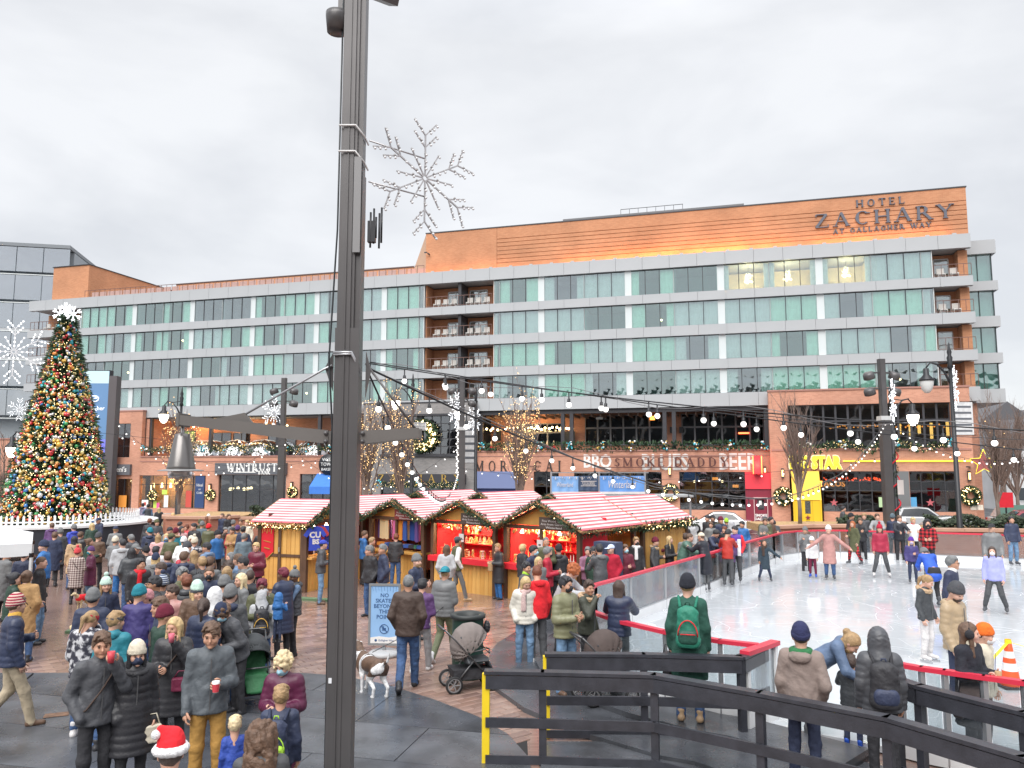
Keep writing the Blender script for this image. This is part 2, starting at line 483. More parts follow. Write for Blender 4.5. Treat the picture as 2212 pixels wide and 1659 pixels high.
for ri,(zt,zb) in enumerate(RW):
 for side,(s0,s1,seq) in enumerate(((-65.9,-24.25,SEQ_L),(-17.05,20.9,SEQ_R))):
  bi = 0
  for (q,a,b) in bays(s0,s1,seq):
   h = zt - zb; zc = (zt + zb) / 2
   if q == 'W':
    MB().box2(a + .03, b - .03, .0, .2, zb + .004, zt - .004).build('white_panel', WHITEP, hotel); continue
   bi += 1
   n = max(1,round(q)); pw = (b - a) / n
   green = rr.random() < (.5 if ri else .42)
   if side == 1: green = {0: [1,1,0,0,1,1,0,1,0,0,0],1: [0,0,0,1,1,0,0,1,0,1,0],2: [1,1,1,0,1,0,0,1,0,0,1],3: [0,0,1,0,1,0,0,1,1,0,0]}[ri][min(bi - 1,10)] == 1
   fr = MB()
   fr.box2(a,b,.02,.12,zb,zb + .05,0); fr.box2(a,b,.02,.12,zt - .05,zt,0)
   for i in range(n + 1):
    x = a + pw * i
    e = i in (0,n)
    fr.box2(x - .028,x + .028,-.02 if e else .03,.13,zb + .051,zt - .051,1 if e else 0)
   f = fr.build('window_bay', [MULL, MULLW], hotel)
   lit = side == 1 and ri == 0 and bi in (7,8,9)
   green = green and not lit
   mode = rr.choice(['full', 'part', 'part', 'part', 'open', 'full']) if not lit else 'part'
   for i in range(n):
    x = a + pw * (i + .5)
    m_ = GREEN if green else GREY
    put('pane', pane_mesh(pw, h, m_), f, (x, .075, zc))
    if mode == 'full' or (n >= 3 and mode == 'part' and i in (0, n - 1)) or (n < 3 and rr.random() < .5):
     cwd = pw * (.96 if mode == 'full' else (rr.choice([.55, .75, .95]) if not lit else .35))
     ox = 0 if mode == 'full' else ((pw - cwd) / 2 * (-1 if i == 0 else 1))
     put('curtain', curtain_mesh(cwd, h - .1), f, (x + ox, .22, zc))
   r_ = lit_rooms if lit else rooms
   r_.box2(a + .02,a + .08,.3,4,zb,zt); r_.box2(b - .08,b - .02,.3,4,zb,zt)
   r_.box2(a + .09,b - .09,3.9,4.0,zb,zt)
   if lit or rr.random() < .22:
    lb = MB()
    cx,cz = (a + b) / 2 + rr.uniform(-.9,.9),zc + rr.uniform(-.3,.3)
    if lit:
     for k in range(7): lb.ball((cx + .28 * math.cos(k * .9),1.6 + .28 * math.sin(k * .9),zb + 1.0 + .1 * (k % 2)),.09,0,8,5)
     lb.bar((cx,1.6,zb + 1.1),(cx,1.6,zt),.03,mi=1)
    else:
     lb.ball((cx,1.5,cz),.10,0,8,5); lb.bar((cx,1.5,cz + .1),(cx,1.5,zt),.02,mi=1)
    lb.build('ceiling_lamp', [WARM, MULL], f)
    if lit:
     ld = bpy.data.lights.new('room_lamp', 'POINT'); ld.energy = GK * 120; ld.color = (1, .78, .45); ld.shadow_soft_size = .3
     lo = bpy.data.objects.new('room_lamp', ld); COL.objects.link(lo); lo.parent = f; lo.location = (cx, 1.6, zb + 1.5)
rooms.build('room_walls', ROOM, hotel); lit_rooms.build('lit_room_walls', ROOML, hotel)
# --- balcony recesses (centre,right end,left end)
def railing(s0,s1,z,y,parent,n=None,h=1.05):
 mb = MB()
 mb.box2(s0,s1,y,y + .05,z + h - .05,z + h); mb.box2(s0,s1,y,y + .04,z + .08,z + .12)
 n = n or max(4,int((s1 - s0) / .55))
 for i in range(n + 1):
  x = s0 + (s1 - s0) * i / n
  mb.box2(x - .02,x + .02,y + .005,y + .035,z + .121,z + h - .051)
 return mb.build('balcony_rail', mat('rail_brown', (.16, .085, .07), .5), parent)
def chairs(s0,s1,z,y,parent,n):
 for i in range(n):
  x = s0 + (s1 - s0) * (i + .5) / n
  mb = MB()
  mb.box2(x - .28,x + .28,y + .3,y + .85,z + .35,z + .43); mb.box2(x - .28,x + .28,y + .8,y + .86,z + .43,z + .95)
  for dx in (-.25,.25):
   for dy in (.33,.82): mb.box2(x + dx - .02,x + dx + .02,y + dy - .02,y + dy + .02,z,z + .35)
  c = mb.build('balcony_chair', mat('wicker_pale', (.62, .60, .57), .8), parent)
def door(s0,s1,z0,z1,y,parent,fm,n=2):
 mb = MB()
 for (a,b,c,d) in ((s0,s1,z1 - .09,z1),(s0,s1,z0,z0 + .09)): mb.box2(a,b,y - .06,y,c,d)
 for i in range(n + 1):
  x = s0 + (s1 - s0) * i / n
  mb.box2(x - .045,x + .045,y - .064,y + .002,z0 + .091,z1 - .091)
 f = mb.build('balcony_door', fm, parent)
 MB().box2(s0 + .04, s1 - .04, y - .034, y - .022, z0 + .08, z1 - .08).build('pane', GREY, f)
 return f
DRF = mat('door_frame_white', (.72, .74, .75), .4)
for ri,(zt,zb) in enumerate(RW):
 MB().box2(-24.2, -17.1, 2.2, 2.4, zb, zt).box2(-24.2, -24.08, .3, 2.19, zb, zt).box2(-17.22, -17.1, .3, 2.19, zb, zt).build('brick_wall', BRK, hotel)
 MB().box2(-20.72, -20.42, .1, 2.19, zb, zt).build('divider_pillar', METD, hotel)
 MB().box2(-24.1, -17.2, .2, 2.1, zb - .02, zb + .03).build('balcony_floor', MET, hotel)
 for (a,b) in ((-22.5,-20.9),(-20.2,-18.4)): door(a,b,zb + .03,zt - .35,2.18,hotel,DRF)
 railing(-24.05,-17.25,zb + .03,-.1,hotel)
 if ri < 3: chairs(-23.6,-21.0,zb + .03,.1,hotel,3); chairs(-20.2,-17.6,zb + .03,.1,hotel,3)
 # right end
 MB().box2(20.95, 23.75, 2.0, 2.2, zb, zt).box2(23.0, 23.7, .6, 1.99, zb, zt).build('brick_wall', BRK, hotel)
 door(21.5,22.6,zb + .03,zt - .3,1.98,hotel,DRF,1)
 railing(21.0,23.75,zb + .03,-.1,hotel,5)
 if ri in (0,1): chairs(21.2,23.2,zb + .03,.1,hotel,2)
 # left end
 MB().box2(-73.1, -66.0, 2.4, 2.6, zb, zt).box2(-66.1, -65.95, .3, 2.39, zb, zt).build('brick_wall', BRK, hotel)
 door(-70.3,-67.6,zb + .03,zt - .2,2.38,hotel,DRF)
 railing(-73.0,-66.1,zb + .03,-.1,hotel)
 if ri < 2: chairs(-72,-67,zb + .03,.1,hotel,4)
# --- set-back side bay beyond the right end
for (zt, zb) in BANDS: MB().box2(23.85, 26.3, 2.2, 9, zb, zt).build('side_band', MET, hotel)
for (zt,zb) in RW:
 b = MB().box2(24.0, 26.0, 2.6, 2.66, zb, zt).build('window_bay', GREEN, hotel)
 MB().box2(24.2, 26.0, 3.2, 3.3, zb, zt).box2(25.98, 26.02, 2.7, 8, zb, zt).build('room_walls', ROOM, hotel)
 MB().box2(24.0, 24.05, 2.5, 2.59, zb, zt).box2(25.96, 26.02, 2.5, 2.59, zb, zt).box2(24.9, 24.94, 2.5, 2.59, zb, zt).build('mullion', MULL, hotel)
# --- penthouse walls with recessed courses
def penthouse(s0, s1, y, z0, z1, plain=0.0, name='penthouse_wall'):
 mb = MB()
 if plain: mb.box2(s0,s0 + plain - .03,y,y + .4,z0,z1)
 a = s0 + plain
 zs = [z0,z0 + .62,z0 + 1.02,z0 + 1.42,z0 + 1.82,z0 + 2.22,z0 + 2.62,z0 + 3.0,z1]
 for i in range(8):
  mb.box2(a,s1,y,y + .4,zs[i],zs[i + 1] - (.055 if i < 7 else 0))
 mb.box2(a,s1,y + .07,y + .38,z0,z1 - .01)
 return mb.build(name,BRK,hotel)
penthouse(-24.26,23.83,.35,22.62,26.72,7.4)
MB().prism([(-24.26, .36), (-23.9, .76), (-31.6, 15.8), (-32.2, 15.39)], 2, 22.5, 26.72).build('penthouse_side_wall', mat('side_render', (.56, .36, .24), .85, var=.06), hotel); MB().box2(23.45, 23.83, .76, 15.8, 22.5, 26.72).build('penthouse_side_wall', BRK, hotel)
MB().box2(-24.32, 23.9, .30, .8, 26.73, 26.83).build('coping', METD, hotel)
MB().box2(-10.5, 6.2, 1.2, 6.4, 26.75, 27.25).box2(-10.5, 6.2, 1.15, 1.2, 27.1, 27.27).build('roof_plant', mat('roof_grey', (.16, .16, .17), .6), hotel)
rl = MB(); rl.box2(-5.0,.8,1.6,1.64,27.85,27.9)
for i in range(8): rl.box2(-5 + i * .82,-4.96 + i * .82,1.6,1.64,27.26,27.85)
rl.build('roof_rail', METD, hotel)
MB().box2(-66.1, -32.0, 15.4, 15.8, 22.5, 27.7).build('penthouse_back_wall', BRK, hotel)
MB().box2(-71.3, -66.2, 1.0, 1.4, 22.5, 26.75).box2(-66.6, -66.2, 1.41, 15.39, 22.5, 26.75).build('penthouse_block', BRK, hotel)
MB().box2(-71.4, -66.1, .9, 1.5, 26.76, 26.85).box2(-66.7, -66.1, 1.51, 15.3, 26.76, 26.85).box2(-66.1, -32, 15.31, 15.9, 27.71, 27.8).build('coping', METD, hotel)
railing(-65.8,-24.4,22.62,.2,hotel,60,.9)
for i in range(38):
 MB().box2(-65.2 + i * 1.08, -64.3 + i * 1.08, .6, .68, 22.7, 23.35).build('terrace_screen', mat('screen_pink', (.52, .34, .30), .7), hotel)
MB().box((-24.2 + .3, .2, 24.6), (.12, .5, .12)).box((-24.2 + .1, -.1, 24.7), (.3, .12, .1)).build('security_camera', METD, hotel)
SLATE = mat('sign_slate', (.10, .11, .145), .5)
sc_ = F(1901, 436, .3); serif('HOTEL', .62, SLATE, hotel, (sc_[0], .34, sc_[1]), .10, space=.40, sx=1.15, heavy=.17, light=.07)
sc_ = F(1906, 467, .3); serif('ZACHARY', 1.2, SLATE, hotel, (sc_[0], .34, sc_[1]), .12, space=.24, sx=1.26, heavy=.18, light=.065)
sc_ = F(1904, 493, .3); serif('AT GALLAGHER WAY', .42, SLATE, hotel, (sc_[0], .34, sc_[1]), .08, space=.26, sx=1.1, heavy=.2, light=.1)
for i,(px,e,ln_) in enumerate(((985,60,9),(1120,18,6),(1300,95,6),(1400,80,6),(1500,170,7),(1600,110,6),(1760,60,7),(1905,110,8))):
 ld = bpy.data.lights.new('uplight', 'AREA'); ld.energy = GK * e * .42; ld.color = (1, .33, .05); ld.shape = 'RECTANGLE'; ld.size = ln_ * 1.3; ld.size_y = .3
 lo = bpy.data.objects.new('uplight_lamp', ld); COL.objects.link(lo); lo.parent = hotel; lo.location = (F(px, 560, -.1)[0], -.1, 22.72); lo.rotation_euler = (R(180 - 22), 0, 0)
for i in range(24):
 MB().box2(-23.5 + i * 2.0, -23.2 + i * 2.0, -.2, .0, 22.63, 22.74).build('uplight', MET, hotel)
# ================================================================ podium
def wall(s0, s1, z0, z1, y0, y1, openings, m, name='brick_wall', parent=None):
 ss = sorted({s0,s1,*[v for o in openings for v in o[:2] if s0 < v < s1]})
 zs = sorted({z0,z1,*[v for o in openings for v in o[2:4] if z0 < v < z1]})
 mb = MB()
 for i in range(len(ss) - 1):
  run = None
  for j in range(len(zs) - 1):
   c = ((ss[i] + ss[i + 1]) / 2,(zs[j] + zs[j + 1]) / 2)
   hole = any(o[0] < c[0] < o[1] and o[2] < c[1] < o[3] for o in openings)
   if not hole: run = (run[0],zs[j + 1]) if run else (zs[j],zs[j + 1])
   if run and (hole or j == len(zs) - 2):
    mb.box2(ss[i],ss[i + 1],y0,y1,*run); run = None
 return mb.build(name,m,parent or hotel)
def glazing(o, y, nx, ny, m=None, fm=None, fw=.07, name='shop_window', rows=None, parent=None, each=True):
 s0,s1,z0,z1 = o
 mb = MB()
 rows = rows or [j / ny for j in range(ny + 1)]
 for t in rows:
  z = z0 + (z1 - z0) * t
  mb.box2(s0,s1,y - .04,y + .04,max(z0,z - fw / 2),min(z1,z + fw / 2))
 for i in range(nx + 1):
  x = s0 + (s1 - s0) * i / nx
  mb.box2(max(s0,x - fw / 2),min(s1,x + fw / 2),y - .046,y + .046,z0,z1)
 f = mb.build(name,fm or MULL,parent or hotel)
 for i in range(nx):
  for j in range(len(rows) - 1):
   w_,h_ = (s1 - s0) / nx - fw,(z1 - z0) * (rows[j + 1] - rows[j]) - fw
   if h_ <= .02: continue
   put('pane', pane_mesh(w_ + .05, h_ + .06, m or DARKG), f, (s0 + (s1 - s0) * (i + .5) / nx, y + .01, z0 + (z1 - z0) * (rows[j] + rows[j + 1]) / 2))
 return f
SHOP = mat('shop_interior', (.17, .155, .15), .9)
SHOPW = mat('shop_interior_warm', (.55, .34, .16), .9)
GB = -1.25
# dark shop interiors behind everything
MB().box2(-58, 23, 5.0, 5.2, GB, 9).box2(-58, 23, .5, 5, GB - .1, GB + .01).build('shop_interior', SHOP, hotel)
MB().box2(-33, -18.6, .5, 4.9, 4.0, 4.3).box2(7.9, 23, .5, 4.9, 3.6, 4.2).build('upper_floor', SHOP, hotel)
soffit = MB().box2(-57, 23.6, .3, 5, 8.7, 8.84).build('soffit', mat('soffit_grey', (.30, .30, .31), .8), hotel)
def lamp_row(o,y,n,z,parent,r=.05,m=None):
 mb = MB()
 for i in range(n):
  mb.ball((o[0] + (o[1] - o[0]) * (i + .5) / n + rr.uniform(-.1,.1),y + rr.uniform(-.3,.3),z + rr.uniform(-.12,.12)),r,0,6,4)
 return mb.build('lamp_string', m or WARM, parent)
# ---- left brick part
YA = -.8
oA = [FR(250,915,281,988,YA),FR(247,1034,284,1098,YA)]
sA0,sA1 = F(215,950,YA)[0],F(305.6,950,YA)[0]
zA = F(280,889,YA)[1]
zP = F(420,987,YA)[1]            # parapet of the terrace
wall(sA0,sA1,GB,zA,YA,YA + .5,oA,BRKP)
MB().box2(sA0, sA1 + .05, YA - .06, YA + .6, zA, zA + .14).build('coping', mat('brick_cap', (.40, .20, .16), .7), hotel)
glazing(oA[0],YA + .2,2,3,fm=METD); glazing(oA[1],YA + .2,2,1,fm=METD)
oB = [FR(299,1027,443,1098,YA),FR(471,1026,617,1106,YA),FR(647,1024,720,1080,YA),FR(721,1024,768,1080,YA)]
oB[1] = (oB[1][0],oB[1][1],GB + .15,oB[1][3])
sB1 = F(780,1000,YA)[0]
wall(sA1 + .002,sB1,GB,zP,YA,YA + .5,oB,BRKP)
MB().box2(sA1, sB1, YA - .08, YA + .6, zP - .02, zP + .12).box2(sA1, sB1, YA - .05, YA, zP - .5, zP - .4).build('coping', MATS['brick_cap'], hotel)
glazing(oB[0], YA + .22, 5, 1, m=glassy('glass_clear', (.85, .85, .82), .1), fm=METD, rows=[0, .72, 1])
glazing(oB[1],YA + .22,5,1,fm=METD,rows=[0,.62,1]); glazing(oB[2],YA + .22,3,3,fm=METD); glazing(oB[3],YA + .22,2,3,fm=METD)
MB().box2(oB[0][0] - .1, oB[0][1] - 1.6, YA + 1.8, YA + 1.9, GB, oB[0][3]).build('shop_back_wall', SHOPW, hotel)
MB().box2(oA[1][0] - .1, oA[1][1] + .1, YA + 1.8, YA + 1.9, GB, oA[1][3]).build('shop_back_wall', SHOPW, hotel)
def shop_light(s_,z_,y_,e,c=(1,.68,.32),r=.15):
 ld = bpy.data.lights.new('shop_lamp', 'POINT'); ld.energy = GK * e; ld.color = c; ld.shadow_soft_size = r
 lo = bpy.data.objects.new('shop_lamp', ld); COL.objects.link(lo); lo.parent = hotel; lo.location = (s_, y_, z_)
shop_light(sum(oB[0][:2]) / 2 - 1,oB[0][3] - .4,YA + 1.1,120); shop_light(sum(oA[1][:2]) / 2,oA[1][3] - .3,YA + 1.1,40)
for k in range(4):
 MB().lathe([(.02, .5), (.09, .45), (.11, 0), (.1, 0)], (oB[0][0] + 1.0 + k * 1.1, YA + 1.0, oB[0][3] - 1.3), 8).build('pendant_lamp', WARM, hotel)
POST = [mat('poster_red', (.55, .08, .06), .5), mat('poster_lime', (.55, .75, .12), .5), mat('poster_white', (.8, .8, .78), .5), mat('poster_pink', (.85, .12, .35), .5), mat('poster_navy', (.03, .06, .16), .5), mat('poster_orange', (.8, .32, .06), .5)]
def poster(px0, py0, px1, py1, mi, yo=YA + .05, name='window_poster'):
 a = FR(px0,py0,px1,py1,yo)
 return MB().box2(a[0],a[1],yo,yo + .02,a[2],a[3]).build(name,POST[mi],hotel)
poster(306,1080,320,1096,2); poster(331,1082,338,1099,1); poster(338,1086,344,1099,3); poster(350,1058,361,1068,1); poster(354,1070,363,1096,2)
poster(401,1060,413,1096,0); p_ = poster(421,1028,441,1097,4); poster(256,1070,273,1096,5); poster(310,1085,315,1092,0,YA + .02)
pc = F(431, 1048, YA); text('Ideal', .42, POST[2], hotel, (pc[0], YA + .03, pc[1]), ext=.004); text('OF', .22, POST[2], hotel, (pc[0], YA + .03, pc[1] - .45), ext=.004); text('CUBS', .3, POST[2], hotel, (pc[0], YA + .03, pc[1] - .8), ext=.004)
# signs over the shops
a = FR(243,1003,283,1026,YA - .12)
sg = MB().box2(a[0] - .8, a[1], YA - .3, YA - .02, a[2], a[3]).build('sign_box', mat('sign_grey', (.12, .125, .14), .5), hotel)
text("Jeni's", .75, POST[2], hotel, (a[1] - 1.15, YA - .31, (a[2] + a[3]) / 2), ext=.02, offset=.01)
a = FR(467,1000,620,1025,YA - .12)
MB().box2(a[0], a[1], YA - .35, YA - .02, a[2], a[3]).build('sign_box', MATS['sign_grey'], hotel)
pc = F(544, 1010, YA - .36); serif('WINTRUST', .82, POST[2], hotel, (pc[0], YA - .36, pc[1]), .03, space=.10, heavy=.22, light=.08)
pc = F(571, 1021, YA - .36); serif('BANK', .36, POST[2], hotel, (pc[0], YA - .36, pc[1]), .03, space=.12, heavy=.24, light=.1)
a = FR(505, 1019, 552, 1021, YA - .36); MB().box2(a[0], a[1], YA - .39, YA - .36, a[2], a[3]).build('sign_rule', POST[2], hotel)
for k,px in enumerate((497,502,514,527,535,542)):
 q = F(px, 1067 - (k % 3), YA + 1.5); MB().ball((q[0], YA + 1.5, q[1] + .5), .17, 0, 10, 6).build('globe_lamp', WARM, hotel)
shop_light(F(510,1060,YA)[0],1.2,YA + 1.6,40)
# bakery sign and blue awning
a = FR(685,1023,717,1066,YA)
bl = mat('awning_blue', (.05, .19, .62), .7, var=.06)
aw = MB().prism([(YA, a[3]), (YA - 1.5, a[2] + .7), (YA - 1.5, a[2]), (YA, a[2])], 0, a[0], a[1] + 1.6).build('awning', bl, hotel)
pc = F(701,1003,YA - .3)
sgn = MB(); sgn.lathe([(0, -.06), (1.0, -.06), (1.0, .06), (0, .06)], (0, 0, 0), 20, 0, Matrix.Rotation(R(90), 3, 'X'))
sgn.build('round_sign', mat('sign_dark', (.03, .03, .035), .4), hotel, (pc[0] + .35, YA - .25, pc[1]))
text('WEST\nTOWN', .46, POST[2], hotel, (pc[0] + .35, YA - .34, pc[1] + .22), ext=.01); text('BAKERY', .38, POST[2], hotel, (pc[0] + .35, YA - .34, pc[1] - .5), ext=.01)
# upper terrace of the left part: posts,orange back wall,televisions,domes
zT0,zT1 = zP,F(500,893,0)[1]
MB().box2(sA1, sB1, 3.4, 3.6, zT0 - .3, 8.8).build('terrace_wall', BRKP, hotel)
MB().box2(sA1, sB1, -.3, 3.4, zT0 - .5, zT0 - .3).build('terrace_floor', SHOP, hotel)
MB().box2(sA1 + .02, sA1 + .4, -.2, 3.3, zT0 - .2, 8.7).build('terrace_side_wall', BRKP, hotel)
for px in (326,455,600,612,690):
 s_ = F(px, 940, 0)[0]; MB().box2(s_ - .16, s_ + .16, -.1, .22, zT0, 8.8).build('terrace_post', METD, hotel)
MB().box2(sA1 + .4, sB1, -.12, .1, zT1 - .35, zT1 + .1).build('terrace_beam', METD, hotel)
for i in range(30):
 s_ = sA1 + .8 + i * .78
 if s_ < sB1 - .5: MB().box2(s_, s_ + .1, .3, 3.3, zT1 - .1, zT1 + .08).build('pergola_slat', mat('pergola_wood', (.22, .15, .12), .7), hotel)
for (a0,b0,a1,b1) in ((460,1 * 935,500,985),(505,935,540,985),(580,930,640,985)):
 o = FR(a0,b0,a1,b1,3.4); glazing(o,3.3,2,2,fm=METD)
a = FR(392,930,423,957,3.2)
tv = MB().box2(a[0], a[1], 3.1, 3.25, a[2], a[3]).build('television', MULL, hotel)
MB().box2(a[0] + .12, a[1] - .12, 3.09, 3.1, a[2] + .12, a[3] - .12).build('screen', glow('tv_green', (.16, .30, .07), .8), tv)
lamp_row((F(415,920,1)[0],F(620,920,1)[0]),1.2,34,zT1 - 1.2,hotel,.11)
shop_light(F(420,930,2)[0],8,2.2,120,(1,.45,.15)); shop_light(F(520,930,2)[0],7.6,2.2,50,(1,.6,.3))
DOME = glassy('dome_vinyl', (.82, .82, .84), .35, wave=.8, wscale=1.5)
for px,r_ in ((449,2.7),(565,2.7),(505,2.2),(680,2.5),(425,1.6)):
 s_ = F(px,970,1.4)[0]
 mb = MB(); mb.lathe([(r_,0),(r_ * .97,.5),(r_ * .8,1.3),(r_ * .5,1.85),(.05,2.1)],(0,0,0),10,0)
 for k in range(5): mb.tube([(r_ * math.cos(t) * math.cos(k * .63),r_ * math.cos(t) * math.sin(k * .63),2.1 * math.sin(t)) for t in [math.pi * q / 8 for q in range(9)]],.03,4,1)
 mb.build('dining_dome', [DOME, MULLW], hotel, (s_, 1.9, zP - .25))
# ---- grey brick centre
YG = -.5
sG0,sG1 = sB1 + .003,F(1029,950,YG)[0]
zG = F(905,871,YG)[1]
oG = [FR(825,899,989,981,YG),FR(822,1050,997,1110,YG)]
oG[1] = (oG[1][0],oG[1][1],GB + .05,oG[1][3])
wall(sG0,sG1,GB,zG,YG,YG + .5,oG,BRKG)
MB().box2(sG0, sG1, YG - .05, YG + .55, zG, zG + .12).build('coping', METD, hotel)
a = FR(997, 872, 1029, 1110, YG - .3); MB().box2(a[0], a[1], YG - .35, YG - .003, GB, zG - .1).build('grey_pier', BRKG, hotel)
wN = (oG[0][1] - oG[0][0]) / 2
glazing((oG[0][0],oG[0][0] + wN - .3,oG[0][2],oG[0][3]),YG + .25,4,5,fm=METD); glazing((oG[0][0] + wN + .3,oG[0][1],oG[0][2],oG[0][3]),YG + .25,4,5,fm=METD)
MB().box2(oG[0][0] + wN - .29, oG[0][0] + wN + .29, YG + .02, YG + .4, oG[0][2], oG[0][3]).build('window_pier', METD, hotel)
MB().box2(oG[0][0] - .1, oG[0][1] + .1, YG - .2, YG - .002, oG[0][2] - .25, oG[0][2]).box2(oG[0][0] - .1, oG[0][1] + .1, YG - .25, YG - .002, oG[0][3], oG[0][3] + .2).build('window_surround', METD, hotel)
glazing(oG[1],YG + .3,4,1,fm=METD,rows=[0,.75,1])
a = FR(815,1024,1000,1050,YG - 1.3)
MB().box2(a[0], a[1], YG - 1.5, YG - .003, a[2] + .2, a[3]).build('canopy', METD, hotel)
GOLD = mat('sign_gold', (.62, .42, .12), .35, .6)
pc = F(905, 1035, YG - 1.5); serif('ZACHARY', .75, GOLD, hotel, (pc[0], YG - 1.52, pc[1] + .05), .04, space=.75, sx=1.1)
text('LIZZ', .4, GOLD, hotel, (F(965, 1066, YG)[0], YG + .2, F(965, 1070, YG)[1]), ext=.01)
shop_light(F(900,1070,1)[0],1.2,1.5,40)
# ---- brick terrace part
YT = -.5
sT0,sT1 = sG1 + .003,F(1663,950,YT)[0]
zQ,zR = F(1350,975,YT)[1],F(1350,1019,YT)[1]
oT = [FR(1153,1019,1207,1130,YT),FR(1240,1019,1430,1102,YT),FR(1468,1019,1610,1102,YT),FR(1610,1019,1673,1130,YT)]
oT = [(o[0],o[1],(o[2] if i in (1,2) else GB),zR) for i,o in enumerate(oT)]
oT0 = FR(1030,1019,1120,1130,YT); oT0 = (sT0 + .1,oT0[1],GB,zR)
wall(sT0,F(1674,1050,YT)[0],GB,zQ,YT,YT + .5,oT + [oT0],BRKP)
MB().box2(sT0, sT1, YT - .07, YT + .58, zQ, zQ + .13).box2(sT0, sT1, YT - .04, YT - .002, zQ - .42, zQ - .34).build('coping', MATS['brick_cap'], hotel)
glazing(oT[0],YT + .25,2,1,fm=METD,rows=[0,.7,1]); glazing(oT[1],YT + .25,6,1,fm=METD,rows=[0,.55,.8,1]); glazing(oT[2],YT + .25,4,1,fm=METD,rows=[0,.52,.75,1])
BLS = mat('shutter_blue', (.17, .21, .38), .6); BLD = mat('shutter_blue_deep', (.07, .09, .24), .6)
MB().box2(oT0[0], oT0[1], YT - .3, YT + .1, zR - 1.55, zR).build('awning', BLS, hotel); MB().box2(oT0[0], oT0[1], YT + .1, YT + .2, GB, zR - 1.55).build('shutter', BLD, hotel)
def paint(s_,z_): return (s_,YT - .012,z_)
PAINT = mat('painted_letter', (.78, .76, .73), .8, var=.14, vscale=1.4)
def slab(body,px0,px1,py0,py1):
 q = FR(px0,py0,px1,py1,YT)
 text(body,2.0,PAINT,hotel,((q[0] + q[1]) / 2,YT - .012,(q[2] + q[3]) / 2),ext=.008,offset=.045,fit=q[1] - q[0],fith=q[3] - q[2])
slab('BBQ', 1261, 1321, 981, 1016); slab('BLUES', 1387, 1488, 980, 1016); slab('BEER', 1554, 1638, 979, 1015)
RUST = mat('rust_steel', (.10, .035, .03), .6)
q = FR(1333,989,1567,1008,YT - .35)
MB().box2(q[0] - 1.6, q[1] + .8, YT - .37, YT - .33, q[3] + .03, q[3] + .1).box2(q[0] - 1.6, q[1] + .8, YT - .37, YT - .33, q[2] - .1, q[2] - .03).build('sign_rail', RUST, hotel)
serif('SMOKE DADDY', (q[3] - q[2]), RUST, hotel, ((q[0] + q[1]) / 2, YT - .32, (q[2] + q[3]) / 2), .08, space=.27, sx=1.12, heavy=.2, light=.09)
q = F(1082, 1007, YT); serif('MORDECAI', 1.0, mat('sign_black', (.03, .028, .03), .5), hotel, (q[0] + 1.6, YT - .03, q[1]), .06, space=.42, heavy=.12, light=.05, sx=.8)
text('WHISKEY\nGRILL', .26, MATS['sign_black'], hotel, (F(1156, 1012, YT)[0], YT - .02, F(1156, 1011, YT)[1]), ext=.01)
# red entrance
RED = mat('awning_red', (.72, .05, .075), .55); MAR = mat('maroon_paint', (.22, .022, .045), .5)
q = oT[3]
MB().box2(q[0] + .02, q[1] - .02, YT - .5, YT + .3, zR - 1.42, zR - .02).build('awning', RED, hotel)
z_ = zR - 1.42
drf = wall(q[0] + .02, q[1] - .02, GB, z_, YT - .4, YT + .2, [(q[0] + .72, q[1] - .62, GB - 1, z_ - .75)], MAR, 'entrance_surround')
dr = MB().box2(q[0] + .74, q[1] - .64, YT - .25, YT - .2, GB + .05, z_ - .77).build('entrance_door', MAR, hotel)
MB().box2(q[0] + .98, q[1] - .86, YT - .27, YT - .251, GB + 1.25, z_ - .9).build('pane', DARKG, dr)
MB().box2(q[0] + .72, q[1] - .62, YT - .42, YT - .402, z_ - .76, z_ - .69).box2(q[0] + .66, q[0] + .72, YT - .42, YT - .402, GB, z_ - .69).box2(q[1] - .62, q[1] - .56, YT - .42, YT - .402, GB, z_ - .69).build('door_trim', mat('trim_pink', (.62, .42, .42), .5), hotel)
text('SMOKE\nDADDY', .3, POST[2], dr, ((q[0] + q[1]) / 2 + .05, YT - .29, GB + .62), ext=.006, offset=.012)
MB().box2((q[0] + q[1]) / 2 - .1, (q[0] + q[1]) / 2 + .12, YT - .3, YT - .275, GB + 1.65, GB + 2.0).build('notice', POST[2], dr)
NEONR = glow('neon_red', (1, .10, .03), 5); NEONY = glow('neon_yellow', (1, .83, .03), 1.0); NEONO = glow('neon_orange', (1, .33, .05), 3)
a = FR(1628,985,1643,1024,YT - .5)
bs = MB().box2(a[0], a[1], YT - 1.1, YT - .3, a[2], a[3]).build('blade_sign', RED, hotel)
nb = MB()
for s_ in (a[0] - .06,a[1] + .06): nb.tube([(s_,YT - 1.15,a[2]),(s_,YT - 1.15,a[3])],.05,6)
nb.build('neon_tube', NEONR, bs); shop_light(sum(a[:2]) / 2, sum(a[2:]) / 2, YT - 1.5, 50, (1, .12, .06))
